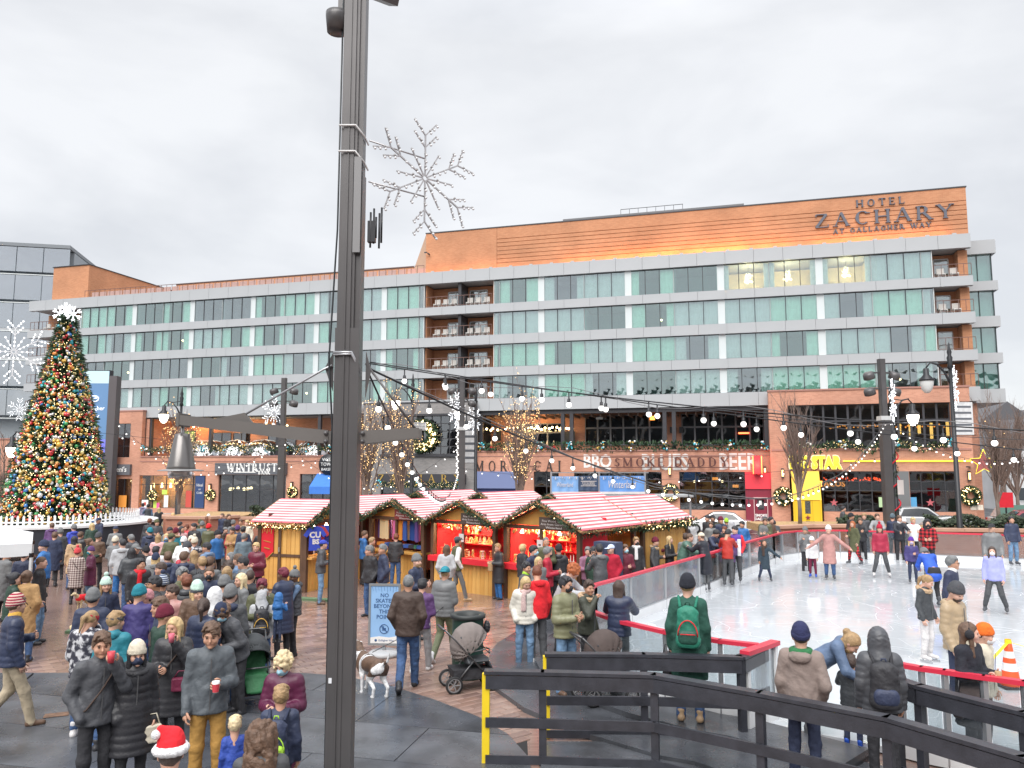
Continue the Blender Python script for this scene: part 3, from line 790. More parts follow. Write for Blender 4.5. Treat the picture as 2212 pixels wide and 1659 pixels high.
# terrace behind the parapet
MB().box2(sT0, sT1 + .3, 4.1, 4.3, zQ - .4, 8.9).build('terrace_wall', BRKP, hotel)
MB().box2(sT0, sT1 + .3, .1, 4.1, zQ - .6, zQ - .4).build('terrace_floor', SHOP, hotel)
for (a0,b0,a1,b1,nx) in ((1264,897,1432,962,6),(1472,893,1650,962,6),(1120,915,1215,962,3)):
 o = FR(a0, b0, a1, b1, 4.0); glazing(o, 3.95, nx, 2, m=glassy('glass_terrace', (.16, .19, .23), .12, wave=.3), fm=mat('mullion_grey', (.20, .21, .23), .5), rows=[0, .58, 1], fw=.16)
for px in (1040,1216,1235,1436,1456,1655):
 s_ = F(px, 920, .2)[0]; MB().box2(s_ - .17, s_ + .17, .05, .38, zQ - .3, 8.8).build('terrace_post', METD, hotel)
MB().box2(sT0, sT1, .04, .4, 8.45, 8.83).build('terrace_beam', METD, hotel)
for i in range(30):
 s_ = sT0 + .5 + i * .85
 if s_ < sT1 - .3: MB().box2(s_, s_ + .1, .5, 4.0, 8.2, 8.45).build('pergola_slat', MATS['pergola_wood'], hotel)
for (a0,b0,a1,b1) in ((1219,932,1242,958),(1447,922,1458,935),(1467,922,1476,935),(1071,930,1082,952)):
 o = FR(a0, b0, a1, b1, 3.6); MB().box2(o[0], o[1], 3.6, 3.7, o[2], o[3]).build('television', MULL, hotel)
for px in (1295,1420,1600,1720 - 80):
 s_ = F(px, 888, 2)[0]; MB().box2(s_ - .3, s_ + .3, 1.8, 2.2, 8.0, 8.2).build('patio_heater', MULLW, hotel)
lamp_row((F(1045,905,1)[0],F(1240,905,1)[0]),1.6,26,7.2,hotel,.11); shop_light(F(1140,900,2)[0],7.6,2.0,160,(1,.62,.28))
a = FR(1595, 934, 1618, 937, 3.7); MB().box2(a[0], a[1], 3.7, 3.76, a[2], a[3]).build('neon_tube', NEONR, hotel)
a = FR(1404, 899, 1414, 907, 3.7); MB().box2(a[0], a[1], 3.7, 3.78, a[2], a[3]).build('neon_sign', NEONO, hotel)
a = FR(1341,1098,1365,1104,3.7)
for (px,py) in ((1545,1016 + 18),(1589,1040 + 10)):
 a = F(px, py, 1.0); MB().box2(a[0] - .25, a[0] + .25, .9, 1.1, a[1] - .12, a[1] + .12).build('lantern', NEONO, hotel)
for px in (1205 + 120,1500,1380,1560):
 a = F(px, 1040, 2.5); MB().ball((a[0], 2.5, a[1]), .12, 0, 8, 5).build('globe_lamp', WARM, hotel)
# ---- right brick block
YB = -1.3
sC0,sC1 = F(1662,930,YB)[0],F(2099,930,YB)[0]
zC = F(1880,841,YB)[1]
oC = [FR(1702,872,2055,968,YB),FR(1778,1018,1912,1106,YB),FR(1966,1018,2070,1106,YB),FR(1707,1019,1779,1130,YB)]
oC[3] = (oC[3][0],oC[1][0],GB,oC[1][3])
wall(sC0,sC1,GB,zC,YB,YB + .5,oC,BRKP)
MB().box2(sC0, sC0 + .4, YB + .51, 4.0, GB, zC).box2(sC1 - .4, sC1, YB + .51, 6.0, GB, zC).build('brick_return', BRKP, hotel)
MB().box2(sC1 + .01, sC1 + 1.6, 2.6, 12, GB, 9.0).build('brick_side_wall', BRKP, hotel)
MB().box2(sC0 - .06, sC1 + .06, YB - .07, YB + .6, zC, zC + .14).build('coping', MATS['brick_cap'], hotel)
MB().box2(sC0 + .1, sC1 - .1, YB - .05, YB - .002, oC[0][2] - .2, oC[0][2] - .05).build('string_course', MATS['brick_cap'], hotel)
glazing(oC[0],YB + .3,13,3,m=DARKG,fm=METD,rows=[0,.62,1],fw=.16)
glazing(oC[1],YB + .25,5,1,fm=METD,rows=[0,.52,.74,1]); glazing(oC[2],YB + .25,4,1,fm=METD,rows=[0,.52,.74,1])
a = FR(1913, 1018, 1965, 1108, YB); MB().box2(a[0], a[1], YB - .05, YB - .003, GB + .3, a[3]).build('grey_panel', mat('panel_grey', (.17, .175, .18), .5), hotel)
for px in (1924,1941,1964,1985 - 2,2009,2044,2062 - 4):
 z0_,z1_ = F(px,938 + (px % 3) * 5,1.2)[1],F(px,912 + (px % 4) * 2,1.2)[1]
 MB().tube([(F(px, 925, 1.2)[0], .8, z0_), (F(px, 925, 1.2)[0], .8, z1_)], .12, 8).build('tube_lamp', glow('amber_tube', (1, .55, .12), 3.5), hotel)
lamp_row((F(1790,925,1)[0],F(2040,925,1)[0]),1.0,46,F(1900,921,1)[1],hotel,.07,NEONO)
# yellow entrance and sign
YEL = mat('entrance_yellow', (.80, .50, .02), .5)
q = oC[3]
mb = MB().prism([(YB - .4,q[3]),(YB - 1.5,q[3] - 2.3),(YB - 1.5,GB),(YB - 1.35,GB),(YB - 1.35,q[3] - 2.35),(YB - .4,q[3] - .2)],0,q[0] + .1,q[0] + .22)
mb.prism([(YB - .4,q[3]),(YB - 1.5,q[3] - 2.3),(YB - 1.5,GB),(YB,GB),(YB,q[3])],0,q[1] - .42,q[1] - .3)
mb.prism([(YB - .4,q[3]),(YB - 1.52,q[3] - 2.3),(YB - 1.42,q[3] - 2.36),(YB - .3,q[3] - .06)],0,q[0] + .221,q[1] - .421)
mb.box2(q[0] + .23,q[0] + .8,YB - 1.5,YB - 1.4,GB,q[3] - 2.36); mb.box2(q[1] - .98,q[1] - .43,YB - 1.5,YB - 1.4,GB,q[3] - 2.36)
mb.build('entrance_canopy', YEL, hotel)
dr = MB().box2(q[0] + .81, q[1] - .99, YB - 1.46, YB - 1.4, GB, q[3] - 2.36).build('entrance_door', YEL, hotel)
MB().box2(q[0] + 1.0, q[1] - 1.15, YB - 1.48, YB - 1.461, GB + 1.1, GB + 2.1).build('pane', DARKG, dr)
st = MB()
def star(mb,c,r,mi=0,d=.03):
 pts = [(c[0] + (r if k % 2 == 0 else r * .42) * math.sin(k * math.pi / 5),c[2] + (r if k % 2 == 0 else r * .42) * math.cos(k * math.pi / 5)) for k in range(10)]
 mb.prism(pts,1,c[1] - d,c[1],mi)
star(st, ((q[0] + q[1]) / 2 - .1, YB - 1.5, GB + .78), .22); st.build('star_emblem', MAR, dr)
text('STAR', .34, MATS['sign_black'], dr, ((q[0] + q[1]) / 2 + .1, YB - 1.5, GB + .36), ext=.006, offset=.012)
a = FR(1706,984,1818,1013,YB - .3)
bk = text('BIG STAR', 2, POST[2], hotel, ((a[0] + a[1]) / 2, YB - .2, (a[2] + a[3]) / 2), ext=.05, offset=.16, name='sign_backing', fit=(a[1] - a[0]) * 1.05, fith=(a[3] - a[2]) * 1.12)
text('BIG STAR', 2, NEONY, bk, (0, 0, .14), (0, 0, 0), ext=.06, offset=.09, name='yellow_letters', fit=(a[1] - a[0]) * 1.0, fith=a[3] - a[2])
z_ = F(1960,996,YB)[1]
MB().tube([(a[1] + .15, YB - .12, z_), (sC1 - .1, YB - .12, z_)], .045, 6).build('neon_tube', NEONY, hotel)
a = F(2123,1000,-2.2); ns = MB()
star(ns, (a[0], -2.2, a[1]), .95, 0, .2); ns.build('star_sign', mat('star_maroon', (.35, .10, .10), .5), hotel)
ns = MB(); pts = [((1.05 if k % 2 == 0 else .45) * math.sin(k * math.pi / 5),(1.05 if k % 2 == 0 else .45) * math.cos(k * math.pi / 5)) for k in range(11)]
ns.tube([(a[0] + p[0], -2.5, a[1] + p[1]) for p in pts], .022, 5); ns.build('neon_tube', NEONY, hotel)
MB().bar((a[0] - 1.1, -2.1, a[1] - .3), (sC1 - .3, YB - .02, a[1] - .3), .1).build('sign_bracket', METD, hotel)
a = FR(1780,1032,1905,1038,YB + .6); mb = MB()
for i in range(46): mb.octa((a[0] + (a[1] - a[0]) * rr.random(),YB + .6,(a[2] + a[3]) / 2 + rr.uniform(-.12,.12)),.07)
mb.build('red_lights', NEONR, hotel)
text('TACOS', .62, NEONO, hotel, (F(1790 + 26, 1046, YB)[0] - .6, YB + .5, F(1790, 1046, YB)[1]), ext=.03, offset=.01, name='neon_sign')
for (px,py,c,w_,h_) in ((2033,1086,(.10,.35,.62),.55,.85),(1905,1085,(.45,.62,.35),.4,.8),(2104,1096,(.75,.68,.58),.5,.4),(2116,1096,(.75,.68,.58),.5,.4)):
 q = F(px - 60 if px < 2100 and px > 2000 else px, py, YB); MB().box2(q[0] - w_ / 2, q[0] + w_ / 2, YB - .03 if px > 2100 else YB + .12, YB - .01 if px > 2100 else YB + .14, q[1] - h_ / 2, q[1] + h_ / 2).build('window_poster', mat('paper_%d' % px, c, .6), hotel)
for px in (1862 - 60,2010,1970 - 40):
 q = F(px, 1086, YB + .1); s2 = MB(); star(s2, (q[0], YB + .18, q[1]), .32); s2.build('window_star', mat('star_pink', (.5, .12, .14), .5), hotel)
# wall lanterns on the brick piers
for (px,py,yo) in ((331,1072,YA),(456,1072,YA),(632,1068,YA),(1447,1036,YT),(1452 + 200,1036,YT),(1690,1040,YB),(2092,1046,YB)):
 q = F(px,py - 22,yo)
 f = MB().box2(q[0] - .1, q[0] + .1, yo - .28, yo - .02, q[1] - .55, q[1] + .25).build('wall_lantern', METD, hotel)
 MB().box2(q[0] - .07, q[0] + .07, yo - .31, yo - .281, q[1] - .42, q[1] + .1).build('lantern_glass', glow('lantern_glow', (1, .55, .2), 2.5), f)
# ================================================================ GROUND
def gz(x,y):                              # the plaza falls gently away from the camera,the street beyond lies lower
 f = min(1,max(0,(9 - x) / 5)); b = -0.016 * max(0,min(y,38) - 13) * f; t = min(1,max(0,(y - 38) / 14)); t = t * t * (3 - 2 * t); return b * (1 - t) - 1.25 * t
def wet(name,col,r0,r1,var=.25,vs=.5,ps=.5,bump=.0,bs=30,spec=.5):
 """wet ground: base colour with patchy gloss where water lies"""
 m = mat(name,col,.4,var=var,vscale=vs,bump=bump,bscale=bs,spec=spec)
 t = m.node_tree; p = t.nodes['Principled BSDF']
 c = t.nodes.new('ShaderNodeTexCoord'); n = t.nodes.new('ShaderNodeTexNoise')
 n.inputs['Scale'].default_value = ps; n.inputs['Detail'].default_value = 5; n.inputs['Roughness'].default_value = .6
 r = t.nodes.new('ShaderNodeMapRange')
 r.inputs['From Min'].default_value, r.inputs['From Max'].default_value = .38, .62
 r.inputs['To Min'].default_value, r.inputs['To Max'].default_value = r0, r1
 t.links.new(c.outputs['Object'], n.inputs['Vector']); t.links.new(n.outputs['Fac'], r.inputs['Value']); t.links.new(r.outputs[0], p.inputs['Roughness'])
 return m
ASPH = wet('asphalt_wet', (.055, .055, .06), .2, .5)
gb = MB()
xs = [-3000,-400,-120,-60,-40,-20,0,20,40,60,120,400,3000]
ys = [-200,-20,0,10,20,30,38] + [38 + k for k in range(1,15)] + [60,90,200,800,4000]
nx = len(xs)
gb.add([(x,y,gz(x,y) - .06) for y in ys for x in xs],[(j * nx + i,j * nx + i + 1,(j + 1) * nx + i + 1,(j + 1) * nx + i) for j in range(len(ys) - 1) for i in range(nx - 1)],0,True)
tag(gb.build('ground', ASPH), kind='structure')
PAVB = brickmat('paving_brick', (.30, .20, .165), (.235, .15, .12), (.20, .145, .125), .75, .19, vertical=False)
pv = MB(); pxs = [-45,-30,-20,-10,0,3,4,5,6,7,8,9,12,45]; pys = [-12,0,13,18,24,30,38]
pv.add([(x,y,gz(x,y)) for y in pys for x in pxs],[(j * 14 + i,j * 14 + i + 1,(j + 1) * 14 + i + 1,(j + 1) * 14 + i) for j in range(6) for i in range(13)],0,True)
paving = tag(pv.build('plaza_paving', PAVB), kind='structure')
# sidewalk and kerb in front of the hotel
sw = tag(MB().box2(-75, 40, -4.2, .3, -1.34, -1.22).build('sidewalk', mat('sidewalk_concrete', (.30, .29, .28), .6, var=.15, vscale=.6)), kind='structure')
sw.location = HO; sw.rotation_euler = (0,0,HA)
ln = MB()
for i in range(26): ln.box2(-70 + i * 4.4,-68 + i * 4.4,-9.1,-8.98,-1.31,-1.302)
ln = tag(ln.build('road_marking', mat('road_paint', (.7, .68, .6), .6)), kind='structure'); ln.location = HO; ln.rotation_euler = (0, 0, HA)
# individual pavers near the camera (herringbone pairs),the nearest in view as pieces,the rest joined
PM = [mat('paver_%d' % i, c, .19, var=.25, vscale=1.3) for i, c in enumerate(((.30, .20, .165), (.245, .16, .13), (.27, .17, .135), (.21, .135, .115), (.33, .225, .185)))]
pw_,pl_ = .17,.34
pm_ = [MB().add([(-pl_/2+.006,-pw_/2+.006,.004),(pl_/2-.006,-pw_/2+.006,.004),(pl_/2-.006,pw_/2-.006,.004),(-pl_/2+.006,pw_/2-.006,.004),
    (-pl_/2+.014,-pw_/2+.014,.011),(pl_/2-.014,-pw_/2+.014,.011),(pl_/2-.014,pw_/2-.014,.011),(-pl_/2+.014,pw_/2-.014,.011)],
    [(4, 5, 6, 7), (0, 1, 5, 4), (1, 2, 6, 5), (2, 3, 7, 6), (3, 0, 4, 7)]).mesh('paver', m_) for m_ in PM]
MATPOLY = [(-14,13.9),(-3.7,13.9),(-2.9,13.7),(-2.1,13.2),(-1.24,12.4),(-.5,11.55),(-.05,10.8),(.2,10.0),(.25,9.3),(.25,2),(-14,2)][::-1]
def inside(p,poly):
 c = False; j = len(poly) - 1
 for i in range(len(poly)):
  (xi,yi),(xj,yj) = poly[i],poly[j]
  if (yi > p[1]) != (yj > p[1]) and p[0] < (xj - xi) * (p[1] - yi) / (yj - yi) + xi: c = not c
  j = i
 return c
rest = MB(); cnt = 0
spots = []
ca,sa = math.cos(R(38)),math.sin(R(38))
for j in range(-90,130):
 for i in range(-60,62):
  u_,v_ = (i + (j % 2) * .5) * pl_,j * pw_
  x,y = u_ * ca - v_ * sa,14 + u_ * sa + v_ * ca
  if not (10.2 < y < 21 and -9 < x < 2.0) or abs(x) > .70 * y or inside((x,y),MATPOLY): continue
  if y < 12.8 and x > .1: continue
  if x > 1.0 + .62 * max(0,y - 14) or (y < 15 and x > .25): continue
  spots.append((y - (4 if -3.2 < x < .2 else 0) + rnd.random() * .3,x,y))
spots.sort()
for k,(_,x,y) in enumerate(spots):
 q = rnd.randrange(5)
 if k < 290:
  put('paver', pm_[q], paving, (x, y, gz(x, y) + rnd.uniform(-.002, .001)), R(38))
 else:
  me = pm_[q]
  rest.add([(x + v.co.x * ca - v.co.y * sa,y + v.co.x * sa + v.co.y * ca,v.co.z + gz(x,y)) for v in me.vertices],[tuple(p.vertices) for p in me.polygons],q)
tag(rest.build('pavers', PM, paving), kind='stuff')
# rubber mats
RUB = wet('rubber_mat', (.066, .071, .082), .09, .40, .42, 1.6, .9, .15, 60)
RUBS = [RUB] + [wet('rubber_mat_%d' % i, (.062 + .012 * i, .067 + .012 * i, .078 + .012 * i), .09 + .03 * i, .40, .42, 1.5, .8 + .2 * i, .15, 60) for i in (1, 2)]
flo = tag(MB().box2(-14, .2, 2, 10.6, .001, .003).build('mat_underlay', mat('underlay_black', (.01, .01, .011), .6)), kind='structure')
def clip(poly,cv):
 for i in range(len(cv)):
  a,b = cv[i],cv[(i + 1) % len(cv)]
  f = lambda p: (b[0] - a[0]) * (p[1] - a[1]) - (b[1] - a[1]) * (p[0] - a[0])
  o = []
  for k in range(len(poly)):
   p,q = poly[k],poly[(k + 1) % len(poly)]
   fp,fq = f(p),f(q)
   if fp >= 0: o.append(p)
   if fp * fq < 0: t = fp / (fp - fq); o.append((p[0] + (q[0] - p[0]) * t,p[1] + (q[1] - p[1]) * t))
  poly = o
  if len(poly) < 3: return []
 return poly
def area(p): return sum(p[i][0] * p[(i + 1) % len(p)][1] - p[(i + 1) % len(p)][0] * p[i][1] for i in range(len(p))) / 2
if area(MATPOLY) < 0: MATPOLY = MATPOLY[::-1]
ma = R(-14); cm,sm_ = math.cos(ma),math.sin(ma)
for j in range(-3,9):
 for i in range(-6,5):
  u0,v0 = i * 2.44 + (j % 2) * 1.1,3 + j * 1.24
  g = .006
  c4 = [(u0 + g,v0 + g),(u0 + 2.44 - g,v0 + g),(u0 + 2.44 - g,v0 + 1.24 - g),(u0 + g,v0 + 1.24 - g)]
  c4 = clip([(u * cm - v * sm_,u * sm_ + v * cm) for u,v in c4],MATPOLY)
  if len(c4) < 3 or abs(area(c4)) < .05: continue
  if max(abs(p[0]) / max(p[1],.1) for p in c4) > 1.6 or max(p[1] for p in c4) < 5: continue
  MB().prism(c4, 2, .004, .018 + rnd.random() * .004).build('rubber_mat', RUBS[(i * 3 + j) % 3], flo)
# ================================================================ ICE RINK
ICE_Z = .10
RZ = 1.13
rl = lambda *pp: [tuple(G(x,y,RZ).xy) for x,y in pp]        # corners of the barrier,read at the height of its top rail
NEARL = rl((1635,1394),(1555,1385),(1436,1365),(1337,1342),(1280,1322),(1256,1300),(1262,1280),(1287,1263))
LEFT = rl((1287,1263),(1362,1243),(1436,1222),(1509,1202),(1564,1186),(1618,1170),(1648,1162),(1671,1156))
FARR = rl((1671,1156),(1689,1151),(1722,1147.5),(1766,1146),(1813,1146),(1901,1148),(2010,1151),(2121,1154),(2225,1158)) + [(21.8,25.6)]
RIGHTN = rl((1945,1436),(1990,1444),(2040,1451),(2125,1463),(2212,1475)) + [(7.0,7.6)]
EDGE = NEARL + LEFT[1:] + FARR[1:] + [(22,18),(12,8.5)] + RIGHTN[::-1]
def icemat():
 m = mat('ice_surface', (.54, .57, .60), .12, var=.06, vscale=.35, spec=.6)
 t = m.node_tree; p = t.nodes['Principled BSDF']
 c = t.nodes.new('ShaderNodeTexCoord')
 n = t.nodes.new('ShaderNodeTexNoise'); n.inputs['Scale'].default_value = 1.1; n.inputs['Detail'].default_value = 7; n.inputs['Roughness'].default_value = .7
 r = t.nodes.new('ShaderNodeMapRange'); r.inputs['From Min'].default_value, r.inputs['From Max'].default_value = .42, .68
 r.inputs['To Min'].default_value, r.inputs['To Max'].default_value = .04, .20
 t.links.new(c.outputs['Object'], n.inputs['Vector']); t.links.new(n.outputs['Fac'], r.inputs['Value']); t.links.new(r.outputs[0], p.inputs['Roughness'])
 # skate scratches
 w_ = t.nodes.new('ShaderNodeTexVoronoi'); w_.feature = 'DISTANCE_TO_EDGE'; w_.inputs['Scale'].default_value = .9
 d = t.nodes.new('ShaderNodeTexNoise'); d.inputs['Scale'].default_value = .5
 mx_ = t.nodes.new('ShaderNodeMixRGB'); mx_.inputs[0].default_value = .6
 t.links.new(c.outputs['Object'], d.inputs['Vector']); t.links.new(c.outputs['Object'], mx_.inputs[1]); t.links.new(d.outputs['Color'], mx_.inputs[2]); t.links.new(mx_.outputs[0], w_.inputs['Vector'])
 b = t.nodes.new('ShaderNodeBump'); b.inputs['Strength'].default_value = .014; b.inputs['Distance'].default_value = .02
 ad = t.nodes.new('ShaderNodeMath'); ad.operation = 'ADD'
 lt = t.nodes.new('ShaderNodeMath'); lt.operation = 'LESS_THAN'; lt.inputs[1].default_value = .003
 t.links.new(w_.outputs['Distance'], lt.inputs[0]); t.links.new(lt.outputs[0], ad.inputs[0]); t.links.new(n.outputs['Fac'], ad.inputs[1])
 t.links.new(ad.outputs[0], b.inputs['Height']); t.links.new(b.outputs[0], p.inputs['Normal'])
 # snow dust and blade marks whiten the surface
 v2 = t.nodes.new('ShaderNodeTexVoronoi'); v2.feature = 'DISTANCE_TO_EDGE'; v2.inputs['Scale'].default_value = 2.3; t.links.new(mx_.outputs[0], v2.inputs['Vector'])
 l2 = t.nodes.new('ShaderNodeMath'); l2.operation = 'LESS_THAN'; l2.inputs[1].default_value = .0035; t.links.new(v2.outputs['Distance'], l2.inputs[0])
 n2 = t.nodes.new('ShaderNodeTexNoise'); n2.inputs['Scale'].default_value = 4.5; n2.inputs['Detail'].default_value = 8; n2.inputs['Roughness'].default_value = .75; t.links.new(c.outputs['Object'], n2.inputs['Vector'])
 r2 = t.nodes.new('ShaderNodeMapRange'); r2.inputs['From Min'].default_value, r2.inputs['From Max'].default_value = .52, .74; t.links.new(n2.outputs['Fac'], r2.inputs['Value'])
 s2 = t.nodes.new('ShaderNodeMath'); s2.operation = 'MAXIMUM'; t.links.new(l2.outputs[0], s2.inputs[0]); t.links.new(lt.outputs[0], s2.inputs[1])
 s3 = t.nodes.new('ShaderNodeMath'); s3.operation = 'MAXIMUM'; t.links.new(s2.outputs[0], s3.inputs[0]); t.links.new(r2.outputs[0], s3.inputs[1])
 s4 = t.nodes.new('ShaderNodeMath'); s4.operation = 'MULTIPLY'; s4.inputs[1].default_value = .45; t.links.new(s3.outputs[0], s4.inputs[0])
 km = t.nodes.new('ShaderNodeMixRGB'); km.inputs[2].default_value = (.66, .68, .71, 1); t.links.new(s4.outputs[0], km.inputs[0])
 old = p.inputs['Base Color'].links[0].from_socket; t.links.new(old, km.inputs[1]); t.links.new(km.outputs[0], p.inputs['Base Color'])
 rm = t.nodes.new('ShaderNodeMixRGB'); t.links.new(s4.outputs[0], rm.inputs[0]); t.links.new(r.outputs[0], rm.inputs[1]); rm.inputs[2].default_value = (.6, .6, .6, 1); t.links.new(rm.outputs[0], p.inputs['Roughness'])
 return m
ib = MB(); ib.prism(EDGE, 2, .02, ICE_Z); tag(ib.build('ice', icemat()), kind='structure')
rink = thing('rink_barrier', 'glass panelled ice rink barrier with a red top rail', 'barrier', (3.3, 10.6, 0))
RW_ = mat('barrier_white', (.78, .79, .80), .35, var=.05, vscale=4); RRED = mat('rail_red', (.62, .035, .07), .35)
ALU = mat('aluminium', (.50, .51, .53), .35, .7); PLEX = glassy('rink_glass', (.82, .86, .87), .12, .08)
def bp(*a): return [(p[0] - 3.3,p[1] - 10.6) for p in a]
def barrier(path,inner,zt=1.13,dbl=False):
 P = bp(*path)
 for i in range(len(P) - 1):
  (x0,y0),(x1,y1) = P[i],P[i + 1]
  dx,dy = x1 - x0,y1 - y0; l = math.hypot(dx,dy); a = math.atan2(dy,dx)
  M = Matrix.Rotation(a, 3, 'Z'); c = ((x0 + x1) / 2, (y0 + y1) / 2)
  MB().box((c[0], c[1], .16), (l - .01, .07, .28), 0, M).build('kick_plate', RW_, rink)
  MB().box((c[0], c[1], (.30 + zt - .03) / 2), (l - .10, .014, zt - .33), 0, M).build('glass_panel', PLEX, rink)
  MB().box((c[0], c[1], zt), (l + .03, .11, .055), 0, M).build('top_rail', RRED, rink)
  MB().box((c[0], c[1], .315), (l - .08, .05, .03), 0, M).build('lower_rail', ALU, rink)
 for (x,y) in P:
  MB().box2(x - .028, x + .028, y - .036, y + .036, .05, zt - .03).build('post', ALU, rink)
barrier(NEARL,1); barrier(LEFT,1); barrier(FARR,1); barrier(RIGHTN,1)
# open gate leaf
gp = bp(tuple(G(1612,1408,1.13).xy),tuple(G(1672,1387,1.13).xy)); (x0,y0),(x1,y1) = gp
M = Matrix.Rotation(math.atan2(y1 - y0, x1 - x0), 3, 'Z'); c = ((x0 + x1) / 2, (y0 + y1) / 2); l = math.hypot(x1 - x0, y1 - y0)
gt = MB(); gt.box((c[0],c[1],.2),(l,.08,.32),0,M)
for (x,y) in gp: gt.box((x,y,.62),(.07,.075,.95),0,M)
gt = gt.build('gate_leaf', RW_, rink)
MB().box((c[0], c[1], 1.12), (l + .1, .14, .06), 0, M).build('rail_cap', RRED, gt); MB().box((c[0], c[1], .7), (l - .08, .014, .7), 0, M).build('glass_panel', PLEX, gt)
# stepped viewing platforms along the near curve
def offs(path,d):
 o = []
 for i,p in enumerate(path):
  a,b = path[max(0,i - 1)],path[min(len(path) - 1,i + 1)]
  tx,ty = b[0] - a[0],b[1] - a[1]; l = math.hypot(tx,ty)
  o.append((p[0] - ty / l * d,p[1] + tx / l * d))
 return o
CURVE = [(4.4,9.9)] + [(p[0] - .03,p[1] - .04) for p in NEARL] + [(LEFT[1][0] - .03,LEFT[1][1])]
for (d,z) in ((1.75,.075),(.85,.15)):
 o_ = offs(CURVE,-d) if offs(CURVE,-d)[4][0] < CURVE[4][0] else offs(CURVE,d)
 pl = o_ + CURVE[::-1]
 tag(MB().prism(pl, 2, .0 if z < .1 else .01, z).build('platform', RUBS[1]), kind='structure')
tag(MB().prism([(.3, 9.3), (1.7, 9.15), (2.8, 8.45), (3.8, 7.6), (4.5, 6.5), (5.2, 5.4), (7.5, 7.4), (4.7, 9.5), (3.4, 10.4), (1.9, 10.5), (.45, 10.5)], 2, .002, .03).build('ramp_deck', RUBS[2]), kind='structure')
# ================================================================ TIMBER RAILINGS
TIM = mat('timber_black', (.036, .038, .048), .38, var=.25, vscale=6, bump=.25, bscale=60); YELP = mat('safety_yellow', (.85, .62, .02), .45, var=.06)
def timber_rail(path,label,yellow=True,lower=(.50,),posts=None):
 t = thing('timber_railing', label, 'railing', (*path[0], 0), group='black timber railings of the ramp')
 P = [Vector((p[0] - path[0][0],p[1] - path[0][1],0)) for p in path]
 for i in range(len(P) - 1):
  a,b = P[i],P[i + 1]; d = (b - a).normalized(); n = Vector((-d.y,d.x,0))
  MB().bar(a + Vector((0, 0, 1.085)) - d * .02, b + Vector((0, 0, 1.085)) + d * .02, .15, .04).build('cap_board', TIM, t)
  MB().bar(a + n * -.05 + Vector((0, 0, .975)), b + n * -.05 + Vector((0, 0, .975)), .038, .16).build('top_board', TIM, t)
  for z in lower: MB().bar(a + n * -.05 + Vector((0, 0, z)), b + n * -.05 + Vector((0, 0, z)), .038, .115).build('middle_board', TIM, t)
  MB().bar(a + n * -.05 + Vector((0, 0, .07)), b + n * -.05 + Vector((0, 0, .07)), .03, .10).build('kick_board', TIM, t)
 for i,p in enumerate(P):
  y = yellow and i == 0
  d = (P[min(i + 1, len(P) - 1)] - P[max(0, i - 1)]).normalized(); M = Matrix.Rotation(math.atan2(d.y, d.x), 3, 'Z')
  MB().box(p + Vector((0, 0, .535)), (.09, .09, 1.06), 0, M).build('post', YELP if y else TIM, t)
 return t
rp = lambda *pp: [tuple(G(x,y,1.105).xy) for x,y in pp]
timber_rail(rp((1050, 1447), (1172, 1449), (1413, 1455), (1641, 1494), (1916, 1546), (2212, 1631)) + [(4.9, 5.4)], 'black timber ramp railing nearest the camera with a yellow end post')
timber_rail(rp((1180, 1410), (1390, 1411), (1600, 1417), (1650, 1393)), 'short black timber railing with yellow end post beside the rink gate')
timber_rail(rp((1935, 1462), (1985, 1479), (2212, 1535)) + [(5.9, 6.6)], 'black timber railing at the right with the woman in ear muffs behind it', False)
# ================================================================ MARKET KIOSKS
WOOD = mat('kiosk_pine', (.62, .33, .085), .55, var=.15, vscale=2.2); WOOD2 = mat('kiosk_pine_light', (.68, .385, .11), .55, var=.15, vscale=2); WOODD = mat('kiosk_dark_wood', (.10, .052, .03), .6, var=.2, vscale=3)
STW = mat('roof_white', (.62, .58, .57), .7, var=.14, vscale=1.4); STR = mat('roof_red', (.58, .13, .155), .7, var=.25, vscale=1.6)
NEED = [mat('needle_%d' % i, c, .7) for i, c in enumerate(((.028, .065, .03), (.045, .095, .045), (.02, .045, .025), (.07, .12, .06)))]
REDC = mat('cloth_red', (.62, .015, .03), .8, var=.08);
BULB = glow('fairy_bulb', (1, .74, .36), 4)
def garland_mesh(pts,r=.10,dens=520,lights=26,seed=1,flat=False):
 """a bushy rope of needle sprigs along pts with a few bulbs; returns (needles, bulbs)"""
 g = random.Random(seed); mb,lb = MB(),MB()
 segs = [(Vector(a),Vector(b)) for a,b in zip(pts[:-1],pts[1:])]
 tot = sum((b - a).length for a,b in segs)
 for a,b in segs:
  l = (b - a).length; d = (b - a) / max(l,1e-6)
  for _ in range(int(dens * l / 3) + 1):
   c = a + d * g.uniform(0,l)
   o = Vector((g.gauss(0,1),g.gauss(0,1),g.gauss(0,1)))
   o = (o - d * o.dot(d)).normalized() * r * math.sqrt(g.random())
   q = c + o
   t = (o.normalized() + d * g.uniform(-.8,.8)).normalized() * r * g.uniform(.6,1.0); s = t.cross(Vector((g.random(),g.random(),g.random()))).normalized() * r * .22
   mb.add([q - s,q + s,q + t + s * .4,q + t - s * .4],[(0,1,2,3)],g.choice((0,0,1,1,2,3)))
  for _ in range(int(lights * l / tot + g.random())):
   q = a + d * g.uniform(0,l); o = Vector((g.gauss(0,1),g.gauss(0,1),g.gauss(0,1))).normalized() * r
   lb.octa(q + o,.016)
 return mb,lb
def add_garland(parent, pts, r=.10, dens=520, lights=26, seed=1, name='garland'):
 m,l = garland_mesh(pts,r,dens,lights,seed)
 g = tag(m.build(name, NEED, parent), kind='stuff')
 if l.v: tag(l.build('fairy_lights', BULB, g), kind='stuff')
 return g
plank_m = {}
